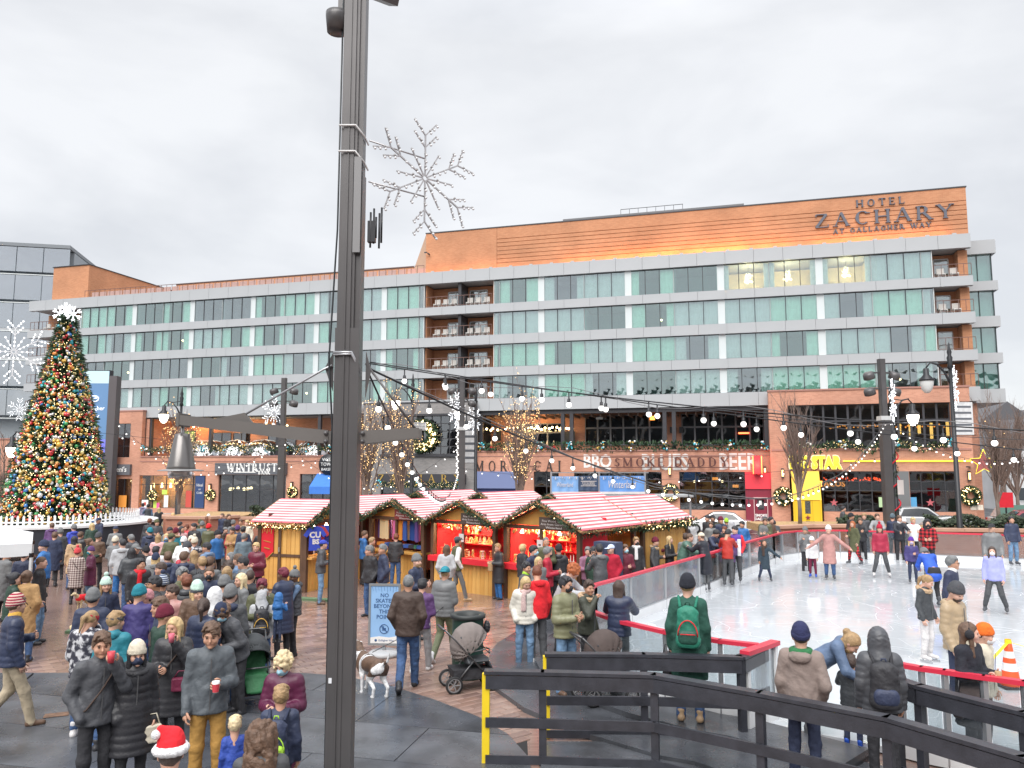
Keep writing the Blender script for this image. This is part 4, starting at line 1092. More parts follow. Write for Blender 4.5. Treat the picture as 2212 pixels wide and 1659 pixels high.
def planks(parent, p0, p1, z0, z1, wd=.16, name='plank', th=.03):
 """vertical boards from p0 to p1 (local x,y), one object each"""
 a,b = Vector((*p0,0)),Vector((*p1,0)); l = (b - a).length; n = max(1,round(l / wd)); w_ = l / n; an = math.atan2(b.y - a.y,b.x - a.x)
 k = (round(w_,3),round(z1 - z0,3))
 if k not in plank_m:
  h = (z1 - z0) / 2
  plank_m[k] = []
  for m_ in (WOOD,WOOD2):
   mb = MB(); x = w_ / 2 - .004
   mb.prism([(-x,-th / 2 + .008),(-x + .008,-th / 2),(x - .008,-th / 2),(x,-th / 2 + .008),(x,th / 2),(-x,th / 2)],2,-h,h)
   plank_m[k].append(mb.mesh(name,m_))
 for i in range(n):
  c = a + (b - a) * ((i + .5) / n)
  put(name,plank_m[k][rnd.random() < .4],parent,(c.x,c.y,(z0 + z1) / 2),an)
strip_m = {}
def kiosk(c, rotz, label, zr=2.62, ze=1.9, W=3.02, Lk=3.2, style='red', open_=True, garl=True, sides='lr', seed=1, back=True):
 t = thing('market_kiosk', label, 'kiosk', (c[0], c[1], 0), rotz, 'red and white roofed market kiosks')
 hw = W / 2; wi = hw - .22
 # striped roof,strip by strip
 sl = math.hypot(hw,zr - ze); an = math.atan2(zr - ze,hw); n = 19
 key = (round(sl,3),Lk)
 if key not in strip_m: strip_m[key] = [MB().box((0, 0, 0), (sl / n - .004, Lk, .022)).mesh('roof_strip', m_) for m_ in (STR, STW)]
 for sd in (-1,1):
  for i in range(n):
   q = (i + .5) / n
   o = put('roof_strip', strip_m[key][i % 2], t, (sd * hw * q, Lk / 2 - .12, zr + (ze - zr) * q + (.003 if i % 2 else 0)))
   o.rotation_euler = (0,sd * an,0)
  # verge boards
  for y in (-.13,Lk - .11):
   MB().bar((0, y, zr - .03), (sd * (hw + .02), y, ze - .04), .035, .11, up=(0, 1, 0)).build('verge_board', mat('verge_wood', (.42, .22, .10), .6), t)
  MB().bar((sd * (hw - .02), -.1, ze - .05), (sd * (hw - .02), Lk - .14, ze - .05), .03, .06).build('eave_board', MATS['verge_wood'], t)
 D_ = Lk - .35
 for sd in (-1,1):
  for y in (.08, D_): MB().box2(sd * wi - .06, sd * wi + .06, y - .06, y + .06, -.35, ze - .02 + .1).build('corner_post', WOODD, t)
 if 'l' in sides: planks(t, (-wi, D_ - .06), (-wi, .15), -.25, ze)
 if 'r' in sides: planks(t, (wi, .15), (wi, D_ - .06), -.25, ze)
 if back: planks(t,(wi - .07,D_),(-wi + .07,D_),-.25,ze,.3)
 MB().box2(-wi + .06, wi - .06, .06, .10, ze - .06, ze + .04).build('front_beam', WOODD, t)
 # front gable: pine boards,brace and name board
 gz_ = ze + (zr - ze) * (1 - .3 / hw)
 MB().prism([(-wi, ze + .05), (wi, ze + .05), (wi * .04, zr - .1), (-wi * .04, zr - .1)], 1, .12, .15).build('gable_panel', WOOD, t)
 MB().bar((-wi * .95, .03, ze + .08), (0, .03, zr - .16), .05, .09, up=(0, 1, 0)).build('gable_brace', WOODD, t)
 nb = MB().box2(.0, 1.02, -.03, .01, ze - .02, ze + .30).build('name_board', mat('board_brown', (.085, .06, .05), .6) if style == 'red' else mat('board_maroon', (.20, .03, .03), .6), t)
 for k,(s_,z_) in enumerate(((.8,.22),(.9,.13),(.55,.04))):
  text(('Fine Wood Turn\u2019d', 'Arts from Germany', 'Winterland')[k] if style == 'red' else ('Peruvian Knits & Sons', 'Alpine Goods', 'Winterland')[k], .085, STW, nb, (.51, -.034, ze + z_ - .02), ext=.002, fit=s_)
 if open_:
  MB().box2(-wi, wi, -.14, .42, .80, .86).build('counter', REDC if style == 'red' else WOOD, t)
  MB().box2(-wi, wi, -.16, -.142, .70, .86).build('counter_cloth', REDC, t) if style == 'red' else None
  planks(t,(-wi + .07,.06),(wi - .07,.06),-.22,.79)
  MB().box2(-.04, .04, .04, .10, .86, ze - .06).build('centre_post', WOODD, t)
  ic = REDC if style == 'red' else mat('kiosk_back_cloth', (.16, .05, .04), .9)
  MB().box2(-wi + .08, wi - .08, 1.5, 1.54, .1, ze + .25).build('back_cloth', ic, t); MB().box2(-wi + .035, -wi + .06, .2, 1.5, .8, ze).build('side_cloth', ic, t); MB().box2(wi - .06, wi - .035, .2, 1.5, .8, ze).build('side_cloth', ic, t)
  for z in (1.12, 1.42, 1.68): MB().box2(-wi + .09, wi - .09, 1.22, 1.49, z, z + .02).build('shelf', ic, t)
  ld = bpy.data.lights.new('kiosk_lamp', 'POINT'); ld.energy = GK * 62 if style == 'red' else GK * 22; ld.color = (1, .72, .38); ld.shadow_soft_size = .12
  lo = bpy.data.objects.new('kiosk_lamp', ld); COL.objects.link(lo); lo.parent = t; lo.location = (-.45, .75, ze - .12)
  lp = MB()
  for x in (-1.0,-.35,.35,1.0): lp.lathe([(.02,.1),(.06,.02),(.065,0),(0,.005)],(x,.45,ze - .22),8)
  lp.build('lamp', glow('kiosk_bulb', (1, .85, .6), 8), t)
 if garl:
  zt = lambda x: zr - .03 - (zr - ze) * abs(x) / hw
  add_garland(t,[(x,-.2,zt(x) - .02 + .035 * math.sin(x * 9)) for x in [hw * k / 8 for k in range(-8,9)]],.085,900,5,seed)
  if 'e' in sides: add_garland(t, [(hw * .98, -.1 + Lk * k / 6, ze - .1) for k in range(7)], .08, 420, 4, seed + 40)
  if 'f' in sides: add_garland(t, [(-hw * .98, -.1 + Lk * k / 6, ze - .1) for k in range(7)], .08, 420, 80, seed + 40)
 return t
KR = R(-40); kr,kn = Vector((math.cos(KR),math.sin(KR))),Vector((-math.sin(KR),math.cos(KR)))
k5 = Vector((.775,21.8))
K5 = kiosk(k5, KR, 'kiosk with red shelves nearest the rink corner, a paper note on its post', 2.66, style='red', seed=5, sides='le')
K4 = kiosk(k5 - kr * 3.02, KR, 'kiosk with red shelves beside the woman holding a paper bag', 2.58, style='red', seed=4, sides='l')
K3 = kiosk(k5 - kr * 6.04, KR, 'kiosk hung with knitted hats and dark clothes behind the grey haired men', 2.52, style='knit', seed=3, sides='l')
K2 = kiosk(k5 - kr * 9.06, KR, 'kiosk mostly hidden behind the tall black lamp pole', 2.55, style='knit', seed=2, sides='l')
K6 = kiosk(k5 + kn * 3.3, KR, 'kiosk behind the rink side kiosk, only its roof slope and pine wall showing', 2.66, open_=False, garl=False, seed=6, sides='r')
K7 = kiosk(k5 - kr * 3.1 + kn * 4.6, KR, 'back row kiosk whose roof peeks over the two red lined kiosks', 2.64, ze=1.9, open_=False, garl=True, seed=7, sides='l')
K8 = kiosk(k5 - kr * 6.2 + kn * 4.4, KR, 'back row kiosk peeking over the knitwear kiosk roof', 2.64, ze=1.9, open_=False, garl=True, seed=8, sides='l')
K9 = kiosk(k5 - kr * 9.4 + kn * 4.2, KR, 'back row kiosk whose ridge shows left of the tall pole', 2.62, ze=1.9, open_=False, garl=True, seed=9, sides='l')
add_garland(K6,[(1.48,-.1 + 3.2 * k / 6,1.8) for k in range(7)],.12,500,60,66)
# the kiosk at the left turned side on,door and banner on its long wall
K1 = kiosk((-5.74, 24.9), R(70), 'side on kiosk at the left with a red banner on its pine wall', 2.55, Lk=2.1, W=3.0, style='knit', seed=1, sides='lf')
wi = 1.28
MB().box2(-wi - .05, -wi - .02, .95, 1.05, -.25, 1.88).box2(-wi - .05, -wi - .02, .15, .25, -.25, 1.88).box2(-wi - .05, -wi - .02, .26, .94, .86, .94).box2(-wi - .05, -wi - .02, 1.06, 1.7, .86, .94).box2(-wi - .06, -wi - .02, .1, 1.75, -.25, -.12).build('door_frame', WOODD, K1)
MB().box2(-wi - .10, -wi - .051, .97, 1.0, 1.0, 1.14).build('door_handle', ALU, K1)
bn = tag(MB().prism([(1.22, 1.80), (1.66, 1.80), (1.66, .98), (1.44, .78), (1.22, .98)], 0, -wi - .06, -wi - .03).build('banner', REDC), 'pointed red banner with gold edging on the side on kiosk', 'banner')
bn.location = K1.location; bn.rotation_euler = (0,0,R(70))
gm = MB()
for i in range(5): gm.bar((-wi - .064,1.28 + .08 * i,1.7),(-wi - .064,1.30 + .08 * i,1.55 + .05 * (i % 2)),.02)
gm.bar((-wi - .064,1.66,.98),(-wi - .064,1.44,.78),.02); gm.bar((-wi - .064,1.44,.78),(-wi - .064,1.22,.98),.02); gm.bar((-wi - .064,1.3,1.28),(-wi - .064,1.58,1.33),.02); gm.bar((-wi - .064,1.34,1.08),(-wi - .064,1.54,1.12),.03)
gm.build('gold_trim', GOLD, bn)
# ---- goods
GOODW = [mat('carved_wood', (.55, .30, .11), .6), mat('carved_pale', (.72, .52, .28), .6), mat('painted_white', (.75, .70, .62), .5), mat('brass', (.75, .50, .18), .3, .7)]
def good_mesh(kind,mi):
 mb = MB()
 if kind == 0: mb.lathe([(.0,.0),(.035,0),(.035,.02),(.015,.03),(.012,.12),(.03,.13),(.008,.15),(.006,.26),(0,.27)],n=8)       # candlestick
 if kind == 1: mb.lathe([(0,0),(.03,0),(.036,.06),(.022,.10),(.024,.12),(.03,.15),(.022,.185),(0,.20)],n=8)                         # figure
 if kind == 2:                                                                                                                                      # arch with roof
  mb.box2(-.10,.10,-.03,.03,0,.02); mb.bar((-.10,0,.02),(0,0,.17),.02); mb.bar((.10,0,.02),(0,0,.17),.02); mb.lathe([(.02,.02),(.015,.1),(0,.11)],n=6)
 if kind == 3: mb.ball((0,0,-.10),.042,0,8,6); mb.lathe([(.004,-.06),(.004,0)],n=4)                                                       # hanging bauble
 if kind == 4: mb.prism([(.07 * (1 if k % 2 == 0 else .42) * math.sin(k * math.pi / 5),-.12 + .07 * (1 if k % 2 == 0 else .42) * math.cos(k * math.pi / 5)) for k in range(10)],1,-.008,.008); mb.lathe([(.003,-.06),(.003,0)],n=4)
 if kind == 5:                                                                                                                                      # pyramid
  for k in range(3): mb.lathe([(.07 - .018 * k,.09 * k),(.07 - .018 * k,.09 * k + .012)],n=8); mb.lathe([(0,.09 * k + .012),(.07 - .018 * k,.09 * k + .012)],n=8)
  for k in range(4): mb.bar((.06 * math.cos(k * 1.57),.06 * math.sin(k * 1.57),0),(.015 * math.cos(k * 1.57),.015 * math.sin(k * 1.57),.28),.01)
  mb.lathe([(.09,.28),(.0,.30)],n=8)
 return mb.mesh('ornament', GOODW[mi])
GM = [[good_mesh(k,m) for m in range(4)] for k in range(6)]
GN = ['candlestick', 'carved_figure', 'candle_arch', 'hanging_bauble', 'hanging_star', 'wooden_pyramid']
ORD = ['first', 'second', 'third', 'fourth', 'fifth', 'sixth', 'seventh', 'eighth', 'ninth', 'tenth', 'eleventh', 'twelfth', 'thirteenth', 'fourteenth', 'fifteenth', 'sixteenth', 'seventeenth', 'eighteenth', 'nineteenth', 'twentieth', 'twenty-first', 'twenty-second', 'twenty-third', 'twenty-fourth', 'twenty-fifth']
def shelve(K,lab,items,grp):
 """items: (mesh, noun, place, local position, scale, category); labelled by their order along each place"""
 rows = {}
 for it in items: rows.setdefault((it[1],it[2]),[]).append(it)
 Mk = Matrix.Translation(K.location) @ Matrix.Rotation(K.rotation_euler.z, 4, 'Z')
 for (noun,place),li in rows.items():
  for i,it in enumerate(sorted(li,key=lambda q: q[3][0])):
   o = put(it[5].replace(' ', '_'), it[0]); o.location = Mk @ Vector(it[3]); o.rotation_euler = (0, 0, K.rotation_euler.z + rnd.uniform(-.4, .4)); o.scale = (it[4],) * 3
   tag(o, '%s, %s from the left %s %s' % (noun, ORD[min(i, 24)], place, lab), it[5], grp)
def goods(K,lab,n=54,seed=1):
 g = random.Random(seed); items = []
 for i in range(n):
  x = -1.14 + 2.28 * ((i * .618 + .13) % 1)
  if i % 3 == 2: k = g.choice((3, 4, 3)); p, pl = (x, g.uniform(.15, .9), 1.86), 'hanging in'
  else:
   k = g.choice((0, 1, 2, 5, 1, 0)); row = g.choice((0, 0, 1, 1, 2, 3)); p = (x, g.uniform(.12, .34) if row == 0 else 1.33, (.865, 1.145, 1.445, 1.705)[row]); pl = ('on the counter of', 'on the low shelf of', 'on the middle shelf of', 'on the top shelf of')[row]
  items.append((GM[k][g.randrange(4)], ('turned candlestick', 'carved figure', 'candle arch', 'round bauble', 'straw star', 'wooden pyramid')[k], pl, p, g.uniform(.9, 1.5) if k != 5 else .8, ('candlestick', 'figurine', 'candle arch', 'bauble', 'star', 'pyramid')[k]))
 shelve(K, lab, items, 'ornaments in ' + lab)
goods(K5, 'the rink side kiosk', 96, 1); goods(K4, 'the paper bag kiosk', 96, 2)
KNIT = [mat('knit_%d' % i, c, .95, bump=.4, bscale=90) for i, c in enumerate(((.03, .03, .04), (.45, .05, .06), (.60, .22, .03), (.10, .05, .20), (.55, .12, .30), (.03, .08, .30), (.25, .15, .08), (.55, .42, .25), (.04, .16, .10)))]
def knit(kind,mi):
 mb = MB()
 if kind == 'hat': mb.lathe([(.0, .17), (.02, .165), (.06, .13), (.085, .06), (.09, 0), (.08, 0)], n=10); mb.ball((0, 0, .18), .035, 0, 8, 5)
 if kind == 'scarf': mb.prism([(-.07, 0), (.07, 0), (.085, -.55), (.02, -.57), (-.075, -.54)], 1, -.02, .02)
 if kind == 'sweater': mb.prism([(-.06, 0), (.06, 0), (.2, -.06), (.30, -.38), (.22, -.42), (.16, -.22), (.16, -.52), (-.16, -.52), (-.16, -.22), (-.22, -.42), (-.30, -.38), (-.2, -.06)], 1, -.03, .03)
 if kind == 'folded_knit': mb.box((0, 0, .03), (.26, .2, .05)); mb.box((.005, 0, .078), (.25, .19, .04));
 return mb.mesh(kind,KNIT[mi])
def knits(K,lab,n=30,seed=3):
 g = random.Random(seed); cache = {}; items = []; cn = ('black', 'dark red', 'orange', 'purple', 'pink', 'blue', 'brown', 'tan', 'green')
 for i in range(n):
  kd = ('scarf', 'sweater', 'hat', 'folded_knit', 'scarf', 'hat')[i % 6]; mi = g.randrange(9)
  me = cache.setdefault((kd,mi),knit(kd,mi)); x = -1.12 + 2.24 * ((i * .618) % 1)
  p = {'scarf': (x, g.uniform(.0, .5), 1.84), 'sweater': (x, g.uniform(.5, 1.3), 1.75), 'hat': (x, g.choice((.2, 1.34)), g.choice((.87, 1.15, 1.45))), 'folded_knit': (x, .2, .865 + .1 * (i % 2))}[kd]
  if p[1] < .7 and kd == 'hat' and p[2] > 1: p = (p[0], 1.34, p[2])
  pl = 'hanging in' if kd in ('scarf', 'sweater') else 'on the counter of' if p[2] < 1.1 else 'on the shelves of'
  items.append((me, cn[mi] + ' ' + {'folded_knit': 'folded jumper'}.get(kd, kd), pl, p, 1.15, {'folded_knit': 'folded jumper'}.get(kd, kd)))
 shelve(K, lab, items, 'knitwear in ' + lab)
knits(K3, 'the knitwear kiosk', 54, 3); knits(K2, 'the half hidden kiosk', 18, 5)
# shirts on the near gable of the side on kiosk
JB = mat('shirt_royal', (.03, .06, .42), .8);
for i in range(4):
 mb = MB(); mb.prism([(-.08,0),(.08,0),(.2,-.05),(.34,-.26),(.24,-.33),(.17,-.22),(.18,-.72),(-.18,-.72),(-.17,-.22),(-.24,-.33),(-.34,-.26),(-.2,-.05)],1,-.03,.03)
 o = mb.build('jersey', JB if i != 1 else KNIT[1]); o.location = Matrix.Translation(K1.location) @ Matrix.Rotation(R(70), 4, 'Z') @ Vector((-1.25 + i * .14, -.22 - .02 * i, 1.80)); o.rotation_euler = (0, 0, R(70) - .9 + .1 * i)
 if i == 0:
  text('CU', .24, STW, o, (0, -.034, -.26), ext=.003, offset=.01); text('BS', .2, STW, o, (.02, -.034, -.46), ext=.003, offset=.01)
 tag(o, ('royal blue jersey with white letters hanging at the kiosk corner', 'red jersey hanging behind the lettered blue jersey', 'plain blue jersey third along the kiosk rail', 'plain blue jersey deepest under the kiosk roof')[i], 'jersey', 'jerseys hanging at the side on kiosk')
# paper notes on posts
for K, lab in ((K5, 'nearest the rink'), (K4, 'by the paper bag woman')):
 o = MB().box((0, 0, 0), (.2, .01, .24)).build('paper_note', STW); MB().box((0, -.008, -.02), (.08, .004, .04)).build('printed_mark', mat('ink', (.03, .03, .04), .6), o)
 o.location = Matrix.Translation(K.location) @ Matrix.Rotation(KR, 4, 'Z') @ Vector((0, .0, 1.45)); o.rotation_euler = (0, 0, KR)
 tag(o, 'white paper note on the post of the kiosk ' + lab, 'note', 'paper notes on the kiosk posts')
o = MB().box2(-.34, .34, -.18, .18, .02, 1.62).build('storage_cabinet', mat('cabinet_navy', (.05, .065, .12), .5)); MB().box2(-.32, -.01, -.2, -.181, .06, 1.58).box2(.01, .32, -.2, -.181, .06, 1.58).build('door_leaf', MATS['cabinet_navy'], o); MB().box2(-.04, -.015, -.23, -.201, .6, .8).box2(.015, .04, -.23, -.201, .6, .8).build('handle', ALU, o)
o.location = (2.55, 20.75, 0); o.rotation_euler = (0, 0, KR); tag(o, 'navy steel cabinet with two doors against the pine kiosk wall', 'cabinet')
# ================================================================ CHRISTMAS TREE
TX,TY = -21.5,36.7
xt = thing('christmas_tree', 'tall christmas tree covered in coloured baubles and lights', 'christmas tree', (TX, TY, 0))
def tr(z):                                  # radius of the cone at height z
 t = (z - 1.05) / (10.95 - 1.05)
 return 2.02 * (1 - t) ** .98 * (1 + .12 * math.sin(t * 3)) + .16
g = random.Random(3)
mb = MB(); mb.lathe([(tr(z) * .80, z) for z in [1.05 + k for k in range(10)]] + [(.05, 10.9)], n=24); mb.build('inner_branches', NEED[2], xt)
MB().tube([(0, 0, .9), (0, 0, 2)], [.3, .26], 10).build('trunk', WOODD, xt)
mb = MB()
for _ in range(15000):
 z = 1.0 + 9.9 * (1 - math.sqrt(g.random())) if g.random() < .55 else g.uniform(1.0,10.9)
 a = g.uniform(0,2 * math.pi); r = tr(z) * g.uniform(.78,1.05)
 c = Vector((r * math.cos(a),r * math.sin(a),z)); d = Vector((math.cos(a),math.sin(a),g.uniform(-.5,.25))) .normalized()
 s = d.cross(Vector((g.gauss(0,1),g.gauss(0,1),g.gauss(0,1)))).normalized() * .045; t = d * g.uniform(.14,.30)
 mb.add([c - s - t * .3,c + s - t * .3,c + t + s * .3,c + t - s * .3],[(0,1,2,3)],g.choice((0,1,1,2,3)))
tag(mb.build('foliage', NEED, xt), kind='stuff')
BC = [(.72,.03,.04),(.80,.48,.07),(.05,.36,.10),(.04,.20,.55),(.80,.80,.82),(.80,.26,.04),(.03,.42,.52),(.62,.35,.14),(.85,.68,.28),(.55,.05,.07)]
BM = [mat('bauble_%d' % i, c, .18, .35 if i in (1, 4, 8) else .0, spec=.7, coat=.6) for i, c in enumerate(BC)]
bm_ = [MB().ball((0, 0, 0), 1, 0, 10, 7).mesh('bauble', m) for m in BM]
lo_ = MB()
for i in range(3000):
 z = 1.05 + 9.75 * (1 - (1 - g.random() * .995) ** .62);
 front = i < 300
 a = g.uniform(-math.pi,0) + .25 if front else g.uniform(0,2 * math.pi)
 q = g.random(); rad = (.125 if q < .10 else .095 if q < .5 else .075) if front else g.choice((.065,.08,.095))
 r = tr(z) * g.uniform(.98,1.06); p = (r * math.cos(a),r * math.sin(a),z); k = g.choice((0,0,0,1,1,1,2,3,4,4,4,5,5,6,7,8,8,8,9))
 if front: o = put('bauble', bm_[k], xt, p); o.scale = (rad,) * 3
 else: lo_.ball(p,rad,k,7,5)
tag(lo_.build('baubles', BM, xt), kind='stuff')
lb = MB()
for i in range(4200):
 z = 1.0 + 9.9 * (1 - (1 - g.random() * .995) ** .62); a = g.uniform(0,2 * math.pi); r = tr(z) * g.uniform(.94,1.05)
 lb.octa((r * math.cos(a),r * math.sin(a),z),g.uniform(.015,.027))
tag(lb.build('fairy_lights', glow('tree_light', (1, .78, .42), 2.5), xt), kind='stuff')
SNOWW = glow('snowflake_white', (.93, .96, 1), 1.0)
def flake(mb,c,ex,ez,r,th,arms=6,mi=0,lights=None,second=False,jag=.0):
 c,ex,ez = Vector(c),Vector(ex),Vector(ez); n = ex.cross(ez)
 for k in range(arms):
  a = math.pi / 2 + k * 2 * math.pi / arms; d = ex * math.cos(a) + ez * math.sin(a); p = -ex * math.sin(a) + ez * math.cos(a)
  mb.bar(c + d * r * .04,c + d * r * .78,th,mi=mi,up=n)
  for t in (.56,.78):
   for sg in (-1,1):
    b = c + d * r * t; e = b + (d * .72 + p * sg * .62).normalized() * r * .34
    mb.bar(b,e,th * .85,mi=mi,up=n)
    if lights is not None:
     for q in (.4,.7,1.0): lights.append(b + (e - b) * q)
  if lights is not None:
   for q in (.2,.33,.46): lights.append(c + d * r * q)
  if second:
   a += math.pi / arms; d = ex * math.cos(a) + ez * math.sin(a); mb.bar(c + d * r * .04,c + d * r * .56,th * .85,mi=mi,up=n)
   if lights is not None:
    for q in (.25,.4,.55): lights.append(c + d * r * q)
tp = MB()
flake(tp,(-.32,-.15,10.95),(1,0,0),(0,0,1),.34,.04); flake(tp,(.34,-.15,10.92),(.9,.3,0),(0,0,1),.36,.04); flake(tp,(0,-.25,11.12),(.95,-.2,0),(0,0,1),.31,.04)
tp.build('snowflake_topper', SNOWW, xt); MB().lathe([(.12, 10.7), (.16, 11.2), (.0, 11.3)], n=8).build('topper_stem', BM[4], xt)
# its platform: dark skirt,white ledge,picket fence
pf = thing('tree_platform', 'round dark skirted platform under the christmas tree with white ledge', 'platform', (TX, TY, 0))
MB().lathe([(4.35, -.05), (4.35, 1.0)], n=40).build('skirt', mat('skirt_navy', (.022, .026, .036), .7, var=.2, vscale=2), pf)
MB().lathe([(3.0, 1.08), (4.42, 1.08), (4.42, .98), (4.3, .97)], n=40, smooth=False).build('ledge', mat('ledge_white', (.72, .73, .74), .5), pf)
pk = thing('picket_fence', 'low white picket fence round the foot of the christmas tree', 'fence', (TX, TY, 1.08))
me = MB().prism([(-.045, 0), (.045, 0), (.045, .38), (0, .45), (-.045, .38)], 1, -.012, .012).mesh('picket', MATS['barrier_white'])
for k in range(96):
 a = 2 * math.pi * k / 96; put('picket', me, pk, (3.55 * math.cos(a), 3.55 * math.sin(a), 0), a + math.pi / 2)
MB().lathe([(3.57, .12), (3.57, .18), (3.59, .18), (3.59, .12), (3.57, .12)], n=48, smooth=False).build('fence_rail', MATS['barrier_white'], pk)
# ================================================================ SCREEN TOWER
ls = thing('screen_tower', 'tall advertising screen tower partly behind the christmas tree', 'screen', D(211, 1008, 46).xy.to_3d())
ls.rotation_euler.z = R(2)
MB().box2(.52, .98, -.3, .3, -1.3, 9.0).build('tower_post', mat('tower_brown', (.10, .09, .095), .5), ls)
MB().box2(-1.1, .52, -.22, .22, -1.3, 9.35).build('tower_body', mat('tower_dark', (.02, .02, .03), .4), ls)
MB().box2(-1.08, .50, -.26, -.221, 4.4, 9.3).build('upper_screen', glow('screen_blue', (.10, .20, .36), .26), ls); MB().box2(-1.08, .50, -.27, -.261, 8.55, 9.3).build('screen_top_band', glow('screen_pale', (.42, .58, .62), .28), ls)
MB().box2(-1.08, .50, -.26, -.221, -.6, 4.3).build('lower_screen', glow('screen_plum', (.035, .015, .06), .7), ls); MB().box2(-1.08, .50, -.27, -.262, 4.45, 5.2).build('screen_bottom_band', glow('screen_violet', (.16, .17, .62), .3), ls)
SW = glow('screen_white', (.9, .92, 1), .38)
text('Gallagher', .36, SW, ls, (-.28, -.28, 7.05), ext=.004, fit=1.25); text('Way', .36, SW, ls, (-.28, -.28, 6.6), ext=.004)
em = MB(); em.tube([(-.28 + .26 * math.cos(t), -.29, 7.62 + .17 * math.sin(t)) for t in [k * .5 for k in range(13)]], .035, 5); em.bar((-.45, -.29, 7.62), (-.1, -.29, 7.68), .05); em.build('logo', SW, ls)
for k, s_ in enumerate(("THAT'S", 'WHAT', 'I LIKE')): text(s_, .46, SW, ls, (-.30, -.28, 3.8 - k * .62), ext=.004, fit=1.3, offset=.012)
# ================================================================ LAMP POLES,SNOWFLAKES
POLE = mat('pole_bronze', (.10, .096, .098), .38, .3, var=.08, vscale=2); IRON = mat('iron_black', (.025, .026, .03), .4, .3); LENS = mat('lamp_lens', (.55, .56, .56), .25)
def flood_pole(px,dist,H,label,flk=True,side=1):
 p = D(px, 1050, dist); t = thing('floodlight_pole', label, 'lamp pole', (p.x, p.y, 0), 0, 'square floodlight poles along the plaza')
 MB().box2(-.15, .15, -.11, .11, -1.0, H).box2(-.11, .11, -.15, .15, -1.0, H - .02).build('shaft', POLE, t)
 MB().box2(-.19, .19, -.19, .19, -1.0, 5.8).build('base_shaft', POLE, t); MB().box2(-.24, .24, -.24, .24, 5.75, 5.95).build('collar', LENS, t)
 for z in (H - .75,H - 1.5):
  for sd in (-1,1):
   f = MB(); f.lathe([(0, .12), (.2, .12), (.26, 0), (.26, -.2), (.22, -.22)], (sd * .62, 0, z), 14, 0, Matrix.Rotation(sd * R(18), 3, 'Y') @ Matrix.Rotation(R(12), 3, 'X'))
   f.bar((sd * .15,0,z + .1),(sd * .5,0,z + .1),.07)
   f = f.build('floodlight', POLE, t); MB().lathe([(0, -.19), (.215, -.19)], (sd * .62, 0, z), 14, 0, Matrix.Rotation(sd * R(18), 3, 'Y') @ Matrix.Rotation(R(12), 3, 'X')).build('lens', LENS, f)
 return t
flood_pole(607, 46, 8.9, 'square floodlight pole left of the tall black lamp pole, before the bank')
flood_pole(997, 46, 8.9, 'square floodlight pole in front of the grey brick hotel entrance')
flood_pole(1917, 36, 8.65, 'square floodlight pole standing before the yellow signed bar')
def snowflake(px,py,dist,r,label,az=0.0,dense=True):
 p = D(px,py,dist); mb = MB(); ex = (math.cos(az),math.sin(az),0)
 flake(mb,(0,0,0),ex,(0,0,1),r,r * .028,second=True)
 L_ = []; flake(MB(),(0,0,0),ex,(0,0,1),r,.01,lights=L_,second=True)
 o = mb.build('snowflake_decoration', mat('flake_frame', (.70, .72, .75), .4)); b = MB()
 for q in L_: b.ball(q,r * .03,0,6,4)
 tag(b.build('snowflake_bulbs', SNOWW, o), kind='stuff'); o.location = p
 return tag(o, label, 'snowflake', 'snowflake decorations on the poles')
snowflake(30, 760, 38, 1.5, 'large white snowflake at the left edge beside the christmas tree', .25)
snowflake(592, 893, 45.5, .95, 'small snowflake on the floodlight pole before the bank', 1.15); snowflake(987, 886, 45.5, 1.0, 'small snowflake on the floodlight pole before the grey entrance', 1.15); snowflake(1921 + 7, 868, 35.6, 1.0, 'snowflake on the floodlight pole before the yellow signed bar', 1.25)
snowflake(42, 884, 40, .55, 'solid little snowflake on the left street lamp arm', .1); snowflake(75, 886, 40, .45, 'smallest snowflake nearest the christmas tree branches', .3)
snowflake(1024, 905, 47, .9, 'narrow snowflake on the street lamp beside the grey brick pier', 1.2); snowflake(2062, 838, 32.8, .9, 'snowflake on the tall black street lamp at the right', 1.2)
